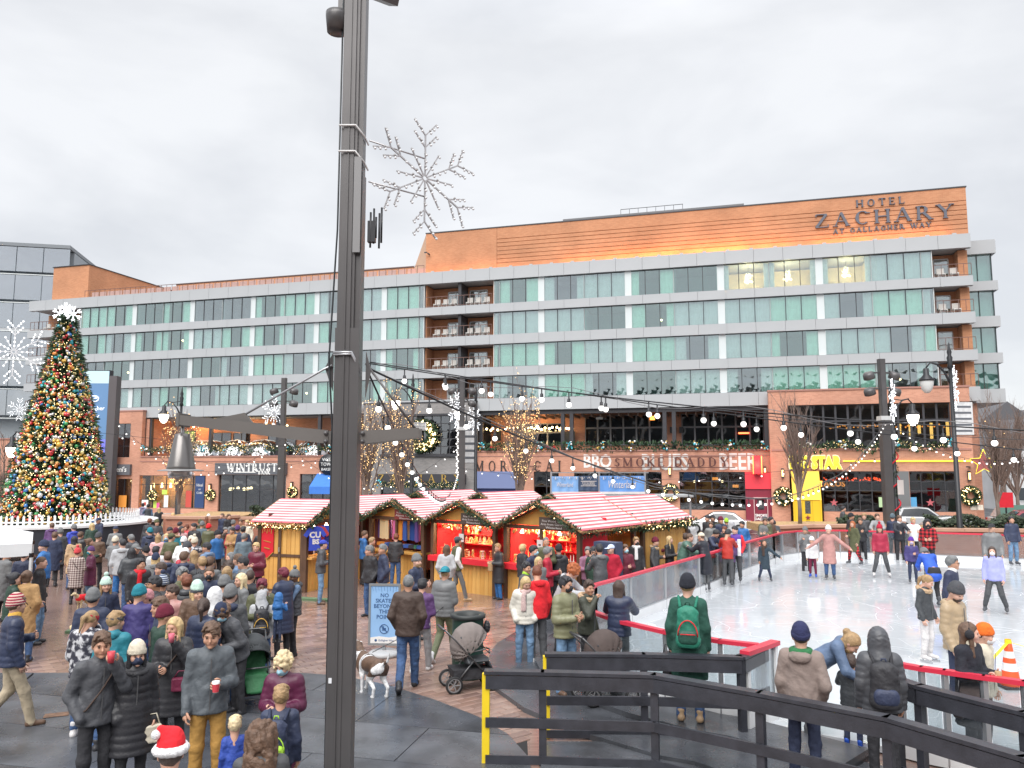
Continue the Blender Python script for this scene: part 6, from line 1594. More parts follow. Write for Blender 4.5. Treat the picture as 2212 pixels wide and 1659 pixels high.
def house(px,dist,w_,dp,hgt,col,label,rz=0.0):
 p = D(px, 1050, dist); t = thing('house', label, 'house', (p.x, p.y, -1.3), rz); m_ = mat('siding_' + label[:6], col, .8, var=.1, vscale=.5)
 MB().box2(-w_ / 2, w_ / 2, 0, dp, 0, hgt).build('wall', m_, t); MB().prism([(-w_ / 2 - .3, hgt), (w_ / 2 + .3, hgt), (0, hgt + w_ * .38)], 1, -.3, dp + .2).build('roof', mat('shingle_grey', (.12, .12, .13), .9), t)
 for i in range(3):
  for k in range(int(hgt / 3)):
   x = (i - 1) * w_ * .3; f_ = MB().box2(x - .55, x + .55, -.06, -.003, 1 + k * 3, 2.6 + k * 3).build('window', MULLW, t); MB().box2(x - .45, x + .45, -.08, -.061, 1.1 + k * 3, 2.5 + k * 3).build('pane', mat('far_glass', (.06, .07, .08), .2), f_)
 return t
house(2185, 95, 9, 10, 9.5, (.42, .42, .44), 'grey three storey house beyond the right corner of the hotel'); house(2250, 88, 8, 10, 7.5, (.62, .62, .63), 'white house behind the bare trees at the right edge'); house(2300, 120, 14, 10, 9, (.30, .20, .16), 'brown brick house at the far right')
fe = thing('mesh_fence', 'green mesh fence beyond the right corner tree', 'fence', D(2180, 1050, 55).xy.to_3d())
MB().box2(-1, 8, -.02, .02, -1.2, .9).build('mesh_panel', mat('mesh_green', (.12, .22, .18), .7), fe)
for k in range(5): MB().box2(-1 + k * 2.2, -.94 + k * 2.2, -.05, -.021, -1.3, 1.0).build('post', ALU, fe)
o = MB().box2(-.5, .5, -.03, .03, -.5, .5).build('shop_sign', REDC); o.location = D(2172, 1080, 52); MB().box2(-.05, .05, -.02, .02, -1.6, -.501).build('sign_post', IRON, o); tag(o, 'small red sign on a post behind the right corner tree', 'sign')
# ================================================================ BANNER STAND BEHIND THE KIOSKS
BD = 36.0
bs_ = thing('banner_stand', 'truss stand with blue winter banners behind the kiosk roofs', 'banner stand', D(1296, 1008, BD).xy.to_3d())
k_ = BD / FPX; X = lambda px: (px - 1296) * k_; Z = lambda py: D(1296,py,BD).z
MB().box2(X(1190), X(1400), -.04, .04, Z(1022), Z(1020)).box2(X(1190), X(1400), -.04, .04, Z(1068), Z(1065)).build('truss_rail', ALU, bs_)
for px in (1191, 1294, 1392): MB().box2(X(px) - .04, X(px) + .04, -.045, .045, -.05, Z(1019)).build('post', ALU, bs_)
MB().box2(X(1190), X(1490), -.5, 1.5, Z(1073), Z(1069)).build('stand_roof', mat('stand_grey', (.32, .33, .34), .5), bs_)
MB().box2(X(1486), X(1490), -.03, .03, -.05, Z(1073)).build('post', ALU, bs_)
BB = [mat('banner_sky', (.20, .38, .68), .6, var=.08), mat('banner_navy', (.045, .075, .14), .6), mat('banner_bright', (.13, .30, .66), .6, var=.08)]
def banner(px0,px1,y0,y1,m_,words,h,sh=.25):
 n = 16; mb = MB(); vs = [(X(px0 + (px1 - px0) * i / n),-.06 - .025 * math.sin(i * 1.3 + j),Z(y0 + (y1 - y0) * j / 4)) for j in range(5) for i in range(n + 1)]
 mb.add(vs, [(j * (n + 1) + i, j * (n + 1) + i + 1, (j + 1) * (n + 1) + i + 1, (j + 1) * (n + 1) + i) for j in range(4) for i in range(n)], 0, True); b = mb.build('banner', m_, bs_)
 text(words,h,STW,b,((X(px0) + X(px1)) / 2,-.10,(Z(y0) + Z(y1)) / 2),ext=.003,shear=sh,fit=(X(px1) - X(px0)) * .62); return b
banner(1192, 1249, 1029, 1065, BB[0], 'Winterland', .3); bn_ = banner(1249, 1292, 1028, 1060, BB[1], 'FOOD & DRINKS', .3, 0); banner(1295, 1391, 1028, 1066, BB[2], 'Winterland', .5)
MB().box2(X(1254), X(1288), -.10, -.09, Z(1040), Z(1039)).box2(X(1254), X(1288), -.10, -.09, Z(1050), Z(1049)).build('banner_rule', STW, bn_); MB().box2(X(1193), X(1391), -.10, -.092, Z(1067), Z(1062)).build('banner_hem', STW, bs_)
sp = MB();
for (px0,px1) in ((1192,1249),(1249,1292),(1295,1391)):
 for i in range(int((px1 - px0) / 5)): sp.bar((X(px0 + 3 + i * 5),-.1,Z(1030)),(X(px0 + 5 + i * 5 - (i % 3) * 2),-.1,Z(1033 + (i * 7) % 4)),.04,.01)
sp.build('branch_print', STW, bs_)
# ================================================================ BALLPARK BEHIND THE CAMERA (it mirrors in the hotel windows)
bp2 = thing('ballpark_stand', 'steel and concrete ballpark stand on the near side of the plaza', 'stadium', (0, -46, 0)); SC = mat('ballpark_concrete', (.50, .49, .47), .8, var=.1); SG = mat('ballpark_steel', (.20, .22, .23), .6)
MB().box2(-75, 75, -20, 0, 0, 9).build('lower_wall', SC, bp2); MB().prism([(-22, 24), (2, 21), (2, 20), (-22, 22.5)], 0, -78, 78).build('roof', SG, bp2); MB().box2(-75, 75, -20, -14, 9.01, 22).build('upper_deck', SG, bp2)
for i in range(16):
 MB().box2(-75 + i * 10 - .5, -75 + i * 10 + .5, -1, 0.01, 9.01, 20.3).build('column', SC, bp2)
 MB().box2(-74 + i * 10, -66 + i * 10, .02, .1, 2.5, 7).build('window', DARKG, bp2)
# ================================================================ PEOPLE
class SF:
 """a sampled distance field that is grown from capsules and ellipsoids and then skinned"""
 def __init__(s,lo,hi,h):
  s.h = h; s.lo = np.array(lo,float); n = np.ceil((np.array(hi) - s.lo) / h).astype(int) + 1
  s.ax = [s.lo[i] + h * np.arange(n[i]) for i in range(3)]; s.F = np.full(tuple(n),1.0)
 def _sub(s,lo,hi):
  sl = []
  for i in range(3):
   a = max(0,int((lo[i] - s.lo[i]) / s.h) - 1); b = min(s.F.shape[i],int((hi[i] - s.lo[i]) / s.h) + 3)
   if a >= b: return None,None
   sl.append(slice(a,b))
  P = np.stack(np.meshgrid(*[s.ax[i][sl[i]] for i in range(3)], indexing='ij'), -1)
  return tuple(sl),P
 def _mix(s,sl,d,k,sub=False):
  a = s.F[sl]
  if sub: a,d = -a,d
  if k > 0:
   hh = np.maximum(k - np.abs(a - d),0) / k; r = np.minimum(a,d) - hh * hh * k * .25
  else: r = np.minimum(a,d)
  s.F[sl] = -r if sub else r
 def cap(s,a,b,ra,rb,k=.03,ex=1.0,ey=1.0,quilt=None,wr=0.0,sub=False):
  a,b = np.array(a,float),np.array(b,float); m = max(ra,rb) * max(1,ex,ey) + k + .03
  sl,P = s._sub(np.minimum(a,b) - m,np.maximum(a,b) + m)
  if sl is None: return
  d = b - a; L2 = max(1e-9,d @ d); t = np.clip(((P - a) @ d) / L2,0,1)
  q = P - (a + t[...,None] * d); q[...,0] /= ex; q[...,1] /= ey
  D_ = np.sqrt((q * q).sum(-1)) - (ra + (rb - ra) * t)
  if quilt: D_ = D_ - quilt[1] * np.abs(np.sin(np.pi * t * math.sqrt(L2) / quilt[0])) ** .7
  if wr: D_ = D_ + wr * (np.sin(P[...,2] * 31 + 4 * np.sin(P[...,0] * 23) + a[0] * 50) * .6 + np.sin(P[...,2] * 57 + P[...,0] * 40 + P[...,1] * 33) * .4)
  s._mix(sl,D_,k,sub)
 def ell(s,c,r,k=.03,M=None,wr=0.0,sub=False):
  c,r = np.array(c,float),np.array(r,float); m = r.max() + k + .02
  sl,P = s._sub(c - m,c + m)
  if sl is None: return
  q = P - c
  if M is not None: q = q @ M
  k0 = np.sqrt(((q / r) ** 2).sum(-1)); k1 = np.sqrt(((q / (r * r)) ** 2).sum(-1)) + 1e-9
  D_ = k0 * (k0 - 1) / k1
  if wr: D_ = D_ + wr * (np.sin(q[...,0] * 90 + 3 * np.sin(q[...,2] * 60)) * .5 + np.sin(q[...,2] * 110 + q[...,1] * 70) * .5)
  s._mix(sl,D_,k,sub)
 def cut(s,n,off):                     # remove where n.p > off
  P = np.stack(np.meshgrid(*s.ax, indexing='ij'), -1); s.F = np.maximum(s.F, P @ np.array(n, float) - off)
 def skin(s):
  F = s.F
  for ax in range(3):
   for e in (0,-1):
    i = [slice(None)] * 3; i[ax] = e; F[tuple(i)] = np.maximum(F[tuple(i)],s.h * .5)
  n = F.shape; c = [F[i:n[0] - 1 + i,j:n[1] - 1 + j,k:n[2] - 1 + k] for i in (0,1) for j in (0,1) for k in (0,1)]
  off = [(i,j,k) for i in (0,1) for j in (0,1) for k in (0,1)]
  neg = sum((x < 0).astype(np.int8) for x in c); act = (neg > 0) & (neg < 8)
  idx = -np.ones(act.shape,int); cells = np.argwhere(act); idx[act] = np.arange(len(cells))
  if len(cells) == 0: return np.zeros((0,3)),np.zeros((0,4),int)
  cv = [x[act] for x in c]; S_ = np.zeros((len(cells),3)); W_ = np.zeros(len(cells))
  for a in range(8):
   for b in range(a + 1,8):
    if sum(abs(off[a][t] - off[b][t]) for t in range(3)) != 1: continue
    m = (cv[a] < 0) != (cv[b] < 0)
    t = np.where(m,cv[a] / np.where(m,cv[a] - cv[b],1),0)
    pa,pb = np.array(off[a]),np.array(off[b]); S_ += np.where(m[:,None],pa + t[:,None] * (pb - pa),0); W_ += m
  V = s.lo + (cells + S_ / W_[:,None]) * s.h
  Q = []
  for ax in range(3):
   u,v = (ax + 1) % 3,(ax + 2) % 3
   i0 = [slice(None)] * 3; i1 = [slice(None)] * 3; i0[ax] = slice(0,n[ax] - 1); i1[ax] = slice(1,n[ax])
   for q in (u,v): i0[q] = slice(1,n[q] - 1); i1[q] = slice(1,n[q] - 1)
   A,B = F[tuple(i0)] < 0,F[tuple(i1)] < 0; E = np.argwhere(A != B)
   if not len(E): continue
   E[:,u] += 1; E[:,v] += 1; fl = A[A != B]
   def at(du,dv):
    e = E.copy(); e[:,u] -= du; e[:,v] -= dv; return idx[e[:,0],e[:,1],e[:,2]]
   q = np.stack([at(1,1),at(0,1),at(0,0),at(1,0)],1); q[~fl] = q[~fl][:,::-1]; Q.append(q)
  Q = np.concatenate(Q); return V,Q[(Q >= 0).all(1)]
def npmesh(name,parts,mats):
 """parts: list of (verts, quads); joined into one mesh"""
 V,Q,b = [],[],0
 for v,q in parts: V.append(v); Q.append(q + b); b += len(v)
 V,Q = np.concatenate(V),np.concatenate(Q)
 me = bpy.data.meshes.new(name); me.vertices.add(len(V)); me.vertices.foreach_set('co', V.astype(np.float32).ravel())
 me.loops.add(len(Q) * 4); me.loops.foreach_set('vertex_index', Q.astype(np.int32).ravel())
 me.polygons.add(len(Q)); me.polygons.foreach_set('loop_start', np.arange(0, len(Q) * 4, 4, dtype=np.int32)); me.polygons.foreach_set('loop_total', np.full(len(Q), 4, np.int32))
 me.polygons.foreach_set('use_smooth', np.ones(len(Q), bool)); me.update(calc_edges=True)
 for m in mats: me.materials.append(m)
 return me
PAL = dict(navy=(.03,.04,.082),black=(.029,.029,.034),char=(.072,.075,.085),dgrey=(.075,.078,.085),grey=(.17,.175,.18),grey2=(.30,.31,.32),lgrey=(.42,.43,.45),slate=(.10,.14,.17),
 slateg=(.10,.115,.13),white=(.75,.75,.76),cream=(.66,.60,.48),ivory=(.68,.65,.58),offwhite=(.62,.60,.60),camel=(.42,.25,.11),tan=(.48,.33,.20),tan2=(.40,.22,.055),khaki=(.42,.35,.25),beige=(.40,.30,.19),
 brown=(.12,.07,.045),dbrown=(.065,.042,.034),olive=(.095,.10,.05),olive2=(.16,.18,.11),khakig=(.22,.22,.13),moss=(.05,.055,.04),green=(.03,.16,.06),dgreen=(.02,.05,.035),pine=(.02,.085,.062),hike=(.02,.19,.125),jade=(.08,.16,.13),lime=(.35,.60,.05),
 mint=(.50,.66,.58),teal=(.02,.20,.26),blue=(.03,.14,.38),royal=(.035,.06,.42),cobalt=(.03,.07,.35),cobalt2=(.02,.09,.50),steel=(.13,.20,.32),steelb=(.10,.15,.25),sky=(.35,.60,.72),iceblue=(.55,.62,.82),den=(.05,.10,.22),lden=(.14,.24,.38),
 purple=(.11,.05,.16),plum=(.10,.015,.05),violet=(.10,.03,.30),lilac=(.46,.40,.56),periwinkle=(.36,.38,.76),mauve=(.30,.14,.22),indigo=(.05,.04,.16),pink=(.62,.36,.36),rose=(.55,.25,.27),rose2=(.46,.24,.22),blush=(.66,.48,.46),
 red=(.6,.02,.03),scarlet=(.72,.02,.03),crimson=(.42,.015,.04),coral=(.62,.07,.08),maroon=(.14,.015,.035),wine=(.16,.015,.05),wine2=(.36,.02,.055),brick=(.42,.03,.02),orange=(.80,.16,.02),gold=(.72,.42,.08),petrol=(.03,.05,.07),ink=(.018,.02,.03),charg=(.05,.055,.062),
 auburn=(.16,.05,.025),ginger=(.36,.10,.03),dblond=(.34,.22,.11),blond=(.56,.40,.20),pblond=(.70,.56,.34),navyb=(.028,.035,.075),navyknit=(.025,.03,.09),taupe=(.24,.19,.17),lp=(.1,.1,.1))
CLOTH = {}
def cloth(c, kind='c'):
 k = (c,kind)
 if k in CLOTH: return CLOTH[k]
 if c in ('check', 'camo', 'plaidr', 'steelstripe', 'maroonstripe'):
  m = mat('cloth_' + c, (.3, .3, .3), .9); t = m.node_tree; p = t.nodes['Principled BSDF']; tc_ = t.nodes.new('ShaderNodeTexCoord')
  ramp = t.nodes.new('ShaderNodeValToRGB'); el = ramp.color_ramp.elements; ramp.color_ramp.interpolation = 'CONSTANT'
  if c == 'camo':
   n = t.nodes.new('ShaderNodeTexNoise'); n.inputs['Scale'].default_value = 13; t.links.new(tc_.outputs['Object'], n.inputs['Vector']); f = n.outputs['Fac']
   el[0].color,el[1].color = (.03,.03,.045,1),(.50,.50,.52,1); el[1].position = .55; e = el.new(.47); e.color = (.16,.16,.18,1)
  elif c.endswith('stripe'):
   wv = t.nodes.new('ShaderNodeTexWave'); wv.bands_direction = 'Z'; wv.inputs['Scale'].default_value = 9; t.links.new(tc_.outputs['Object'], wv.inputs['Vector']); f = wv.outputs['Fac']
   el[0].color, el[1].color = ((.05, .07, .14, 1), (.45, .50, .56, 1)) if c[0] == 's' else ((.30, .02, .05, 1), (.62, .45, .38, 1)); el[1].position = .55
  else:
   ad = t.nodes.new('ShaderNodeMath'); ad.operation = 'ADD'; sp_ = t.nodes.new('ShaderNodeSeparateXYZ'); t.links.new(tc_.outputs['Object'], sp_.inputs[0])
   q = []
   for ax in ('X', 'Z'):
    mm = t.nodes.new('ShaderNodeMath'); mm.operation = 'MULTIPLY'; mm.inputs[1].default_value = 14 if c == 'check' else 9; t.links.new(sp_.outputs[ax], mm.inputs[0])
    fr_ = t.nodes.new('ShaderNodeMath'); fr_.operation = 'FRACT'; t.links.new(mm.outputs[0], fr_.inputs[0]); gt_ = t.nodes.new('ShaderNodeMath'); gt_.operation = 'GREATER_THAN'; gt_.inputs[1].default_value = .5; t.links.new(fr_.outputs[0], gt_.inputs[0]); q.append(gt_)
   t.links.new(q[0].outputs[0], ad.inputs[0]); t.links.new(q[1].outputs[0], ad.inputs[1]); dv = t.nodes.new('ShaderNodeMath'); dv.operation = 'MULTIPLY'; dv.inputs[1].default_value = .45; t.links.new(ad.outputs[0], dv.inputs[0]); f = dv.outputs[0]
   el[0].color = (.58, .52, .48, 1) if c == 'check' else (.55, .03, .04, 1); el[1].color = (.10, .07, .07, 1) if c == 'check' else (.015, .01, .012, 1); el[1].position = .8; e = el.new(.3); e.color = (.32, .24, .22, 1) if c == 'check' else (.22, .015, .02, 1)
  t.links.new(f, ramp.inputs[0]); t.links.new(ramp.outputs[0], p.inputs['Base Color']); CLOTH[k] = m; return m
 col = PAL.get(c,(.1,.1,.1))
 rough, var, vs, bp_, bs_ = {'p': (.42, .10, 6, .25, 22), 'P': (.45, .10, 6, .25, 22), 'j': (.60, .12, 5, .5, 9), 'c': (.85, .12, 7, .55, 10), 'h': (.95, .10, 8, .5, 10), 's': (.95, .1, 10, .4, 80), 'den': (.85, .24, 8, .8, 13), 'hair': (.55, .28, 22, .5, 70), 'shoe': (.5, .1, 8, .1, 40), 'knit': (.95, .14, 18, .6, 90)}.get(kind, (.85, .14, 8, .8, 13))
 m = mat('cloth_%s_%s' % (c, kind), col, rough, var=var, vscale=vs, bump=bp_, bscale=bs_, bdist=.05 if bs_ < 20 else .02); CLOTH[k] = m
 return m
SKINS = [mat('skin_%d' % i, c, .5, var=.06, vscale=12) for i, c in enumerate(((.56, .32, .23), (.62, .37, .28), (.50, .27, .18), (.15, .075, .045), (.36, .19, .115)))]
EYEM = mat('eye_dark', (.02, .015, .012), .25); BROWM = mat('brow_dark', (.06, .035, .02), .8); LIPM = mat('lip', (.38, .13, .11), .5); BLADE = mat('skate_steel', (.6, .61, .63), .25, .9)
HC = {}
def level(d): return 0 if d < 10.6 else 1 if d < 17 else 2
HV = (.0075,.013,.019)
def head_mesh(lv):
 k = ('head', lv)
 if k in HC: return HC[k]
 f = SF((-.12,-.16,-.25),(.12,.16,.16),HV[lv])
 f.ell((0,-.012,.022),(.075,.094,.094),0); f.ell((0,.022,-.048),(.058,.066,.070),.045); f.cap((0,-.02,-.06),(0,-.04,-.22),.050,.058,.03)
 f.cap((0,.088,.012),(0,.108,-.024),.007,.012,.016); f.cap((-.034,.080,.026),(.034,.080,.026),.010,.010,.018); f.ell((0,.076,-.090),(.022,.020,.018),.02)
 for sx in (-1,1):
  f.ell((sx * .031,.103,.006),(.014,.016,.010),.014,sub=True); f.ell((sx * .077,-.006,-.004),(.011,.020,.031),.008); f.ell((sx * .042,.062,-.030),(.022,.022,.022),.025)
 f.cap((-.018,.088,-.052),(.018,.088,-.052),.007,.007,.010)
 HC[k] = f.skin(); return HC[k]
def hand_mesh(lv,grip):
 k = ('hand', lv, grip)
 if k in HC: return HC[k]
 f = SF((-.07,-.05,-.11),(.08,.23,.06),(.0058,.0085,.013)[lv]); r = .0095 if lv < 2 else .012
 f.cap((0,-.04,0),(0,.01,0),.026,.026,.02,1.15,1); f.cap((0,.01,0),(0,.065,0),.028,.030,.02,1.35,1)
 f.ell((0,.045,-.03),(.03,.045,.02),.01,sub=True)
 for i,(x,l) in enumerate(((-.034,.060),(-.012,.076),(.011,.082),(.033,.072))):
  a = np.array((x,.075,0)); c1,c2,c3 = ((-.25,-.75,-1.2) if not grip else (-.9,-1.75,-2.6))
  for j,(an,ll) in enumerate(((c1,l * .42),(c2,l * .34),(c3,l * .28))):
   b = a + ll * np.array((x * .6 / .08 * .08,math.cos(an),math.sin(an))); f.cap(a,b,r * (1 - .07 * j),r * (.93 - .07 * j),.004); a = b
 a = np.array((.030,.012,-.004))
 for d,ll in (((.75,.62,-.25),.040),((.45,.80,-.40),.032),((.1,.85,-.5) if not grip else (-.45,.6,-.6),.026)):
  b = a + ll * np.array(d) / np.linalg.norm(d); f.cap(a,b,.0125,.0105,.008); a = b
 HC[k] = f.skin(); return HC[k]
def hair_mesh(style,lv):
 k = ('hair', style, lv)
 if k in HC: return HC[k]
 f = SF((-.17,-.27,-.46),(.17,.19,.25),HV[lv] * 1.1); wr = .0035
 if style == 'z': f.ell((0, -.013, .024), (.079, .099, .099), 0); f.cut((0, .77, -.64), .77 * .082 - .64 * .068); f.cut((0, 0, -1), .07)
 elif style == 'c':
  f.ell((0,-.018,.03),(.088,.106,.104),0); rg = random.Random(5)
  for _ in range(90):
   v = Vector((rg.gauss(0,1),rg.gauss(0,1),rg.gauss(0,1))).normalized(); r_ = rg.uniform(.018,.03); f.ell((v.x * .092,-.018 + v.y * .108,.03 + v.z * .106),(r_,r_,r_),.008)
  f.ell((0,.125,-.03),(.066,.08,.080),.01,sub=True); f.cut((0,0,-1),.10)
 elif style == 'cl':
  f.ell((0,-.018,.03),(.090,.108,.104),0); f.cap((0,-.05,0),(0,-.08,-.25),.085,.08,.05,1.25,.75); rg = random.Random(6)
  for _ in range(230):
   a_ = rg.uniform(0,6.28); z_ = rg.uniform(-.30,.13); w_ = 1.0 if z_ < .03 else math.sqrt(max(.05,1 - ((z_ - .03) / .11) ** 2)); r_ = rg.uniform(.016,.028)
   f.cap((.112 * w_ * math.cos(a_),-.03 - (.05 if z_ < -.1 else 0) + .10 * w_ * math.sin(a_) * (1 if z_ > -.08 else .75),z_),(.116 * w_ * math.cos(a_ + .2),-.035 - (.05 if z_ < -.1 else 0) + .10 * w_ * math.sin(a_ + .2) * (1 if z_ > -.08 else .75),z_ - .05),r_,r_ * .8,.008)
  f.ell((0,.125,-.06),(.068,.085,.12),.01,sub=True)
 else:
  f.ell((0,-.016,.028),(.086,.106,.104),0,wr=wr); f.cut((0,.80,-.60),.80 * .090 - .60 * .080); f.cut((0,0,-1),.088)
  if style == 's':
   rg = random.Random(8)
   for _ in range(46):
    x_,y_ = rg.uniform(-.07,.07),rg.uniform(-.06,.075); z_ = .028 + .104 * math.sqrt(max(.04,1 - (x_ / .09) ** 2 - ((y_ + .016) / .11) ** 2)); r_ = rg.uniform(.010,.017)
    f.cap((x_,y_,z_),(x_ * .8 + .028,y_ + rg.uniform(.01,.03),z_ - .004),r_,r_ * .6,.006)
  if style in ('l', 'lp'):
   f.cap((0, -.05, .0), (0, -.085, -.27 if style == 'l' else -.40), .078, .055 if style == 'l' else .04, .04, 1.2, .62, wr=.003)
   for sx in (-1,1): f.cap((sx * .072,.01,.03),(sx * .080,.03,-.25),.022,.030,.03,wr=.003)
  if style == 'y': f.cap((0, -.105, .05), (0, -.145, -.01), .028, .034, .02); f.cap((0, -.145, -.01), (0, -.125, -.20), .034, .012, .02, wr=.003)
  if style == 'u': f.ell((0, -.125, .055), (.045, .04, .045), .015, wr=.004); f.ell((0, -.03, -.06), (.078, .07, .05), .03)
 HC[k] = f.skin(); return HC[k]
def hat_mesh(style,lv):
 k = ('hat', style, lv)
 if k in HC: return HC[k]
 f = SF((-.19,-.26,-.36),(.19,.26,.36),HV[lv] * 1.1)
 if style in ('b', 'bp', 'bt'):
  f.ell((0,-.014,.052),(.090,.110,.118),0,wr=.0018); f.cut((0,.22,-1),-.018 if 0 else -.012); g_ = SF((-.19,-.26,-.36),(.19,.26,.36),HV[lv] * 1.1)
  g_.ell((0,-.014,.040),(.098,.118,.118),0); g_.cut((0,.22,-1),-.008); g_.cut((0,-.22,1),.062); f.F = np.minimum(f.F,g_.F)
 elif style in ('k', 'kb'):
  f.ell((0, -.012, .036), (.088, .106, .100), 0); f.cut((0, .08, -1), -.028); sy = 1 if style == 'k' else -1; f.ell((0, sy * .125, .040), (.072, .082, .010), .006)
 elif style == 'hb':
  f.ell((0,-.014,.030),(.086,.107,.108),0); f.cut((0,.1,-1),.005); f.cut((0,-.1,1),.075)
 elif style == 'H':
  f.ell((0,-.022,.018),(.108,.128,.138),0,wr=.003); f.cap((0,-.03,-.06),(0,-.05,-.2),.10,.115,.05,1.15,1); f.ell((0,.115,-.012),(.075,.10,.100),.015,sub=True)
 elif style == 'em':
  for sx in (-1,1): f.ell((sx * .098,.0,.0),(.032,.052,.055),0,wr=.002)
  f.ell((0,-.008,.03),(.100,.02,.112),0); f.ell((0,-.008,.02),(.088,.05,.105),.004,sub=True);
  for sx in (-1,1): f.ell((sx * .098,.0,.0),(.032,.052,.055),.005)
 elif style == 'santa':
  f.ell((0,-.014,.07),(.096,.112,.105),0,wr=.002); f.cap((0,-.02,.13),(-.07,-.04,.19),.07,.03,.05); f.cut((0,.15,-1),-.05)
 elif style == 'santab':
  for a in range(14): f.ell((.094 * math.cos(a * .449),-.014 + .112 * math.sin(a * .449),.045),(.034,.034,.034),.02,wr=.004)
  f.ell((-.10,-.05,.16),(.035,.035,.035),.005)
 HC[k] = f.skin(); return HC[k]
def misc_mesh(style,lv):
 k = ('misc', style, lv)
 if k in HC: return HC[k]
 if style == 'mask':
  f = SF((-.1,-.02,-.15),(.1,.16,.06),HV[lv]); f.ell((0,.024,-.046),(.068,.084,.066),0); f.cap((0,.095,-.012),(0,.108,-.03),.012,.014,.03); f.cut((0,-1,.15),-.030)
 if style == 'beard':
  f = SF((-.1,-.02,-.15),(.1,.16,.06),HV[lv]); f.ell((0,.026,-.052),(.064,.072,.072),0,wr=.003); f.cut((0,-.5,1),-.062); f.cut((0,-1,0),-.012)
 if style == 'fur':
  f = SF((-.2,-.22,-.32),(.2,.2,-.02),.014)
  for a in range(16): f.ell((.125 * math.cos(a * .3927),-.035 + .115 * math.sin(a * .3927),-.165 + .035 * -math.sin(a * .3927)),(.045,.045,.045),.02,wr=.008)
 if style == 'scarf':
  f = SF((-.17,-.2,-.52),(.17,.22,-.05),.014)
  for a in range(16): f.ell((.085 * math.cos(a * .3927),-.02 + .085 * math.sin(a * .3927),-.15),(.045,.045,.042),.03,wr=.004)
  f.cap((.04,.11,-.2),(.05,.135,-.48),.05,.055,.02,1,.45)
 if style == 'hood':
  f = SF((-.2,-.26,-.34),(.2,.14,-.02),.015); f.ell((0,-.105,-.155),(.115,.075,.070),0,wr=.004); f.ell((0,-.06,-.10),(.06,.06,.06),.03,sub=True)
  for sx in (-1,1): f.cap((sx * .09,-.06,-.15),(sx * .06,.055,-.20),.035,.024,.03)
 HC[k] = f.skin(); return HC[k]
def shoe_mesh(kind,lv):
 k = ('shoe', kind, lv)
 if k in HC: return HC[k]
 h = (.011, .016, .022)[lv]; up = .10 if kind == 'skate' else .03
 f = SF((-.09,-.12,-.10),(.09,.24,.22),h); f.cap((0,-.035,-.042),(0,.135,-.05),.043,.040,.0,1.0); f.cap((0,.0,-.03),(0,-.012,up + .02),.042,.048,.04)
 f.cut((0,0,-1),.080); HC[k] = f.skin(); return HC[k]
def shift(m,M,s=1.0):
 v,q = m; A = np.array(M.to_3x3()) * s; return v @ A.T + np.array(M.translation),q
FACE = {}
def face_bits():
 if FACE: return FACE
 FACE['eye'] = MB().ball((0, 0, 0), .0105, 0, 8, 5, (1, .6, .62)).mesh('eye', EYEM)
 FACE['brow'] = MB().tube([(-.018, -.004, 0), (0, .002, .004), (.018, -.004, 0)], [.003, .0045, .003], 5).mesh('eyebrow', BROWM)
 FACE['mouth'] = MB().ball((0, 0, 0), .02, 0, 8, 5, (1, .3, .28)).mesh('mouth', LIPM)
 return FACE
FOLK = {}
prng = random.Random(99)
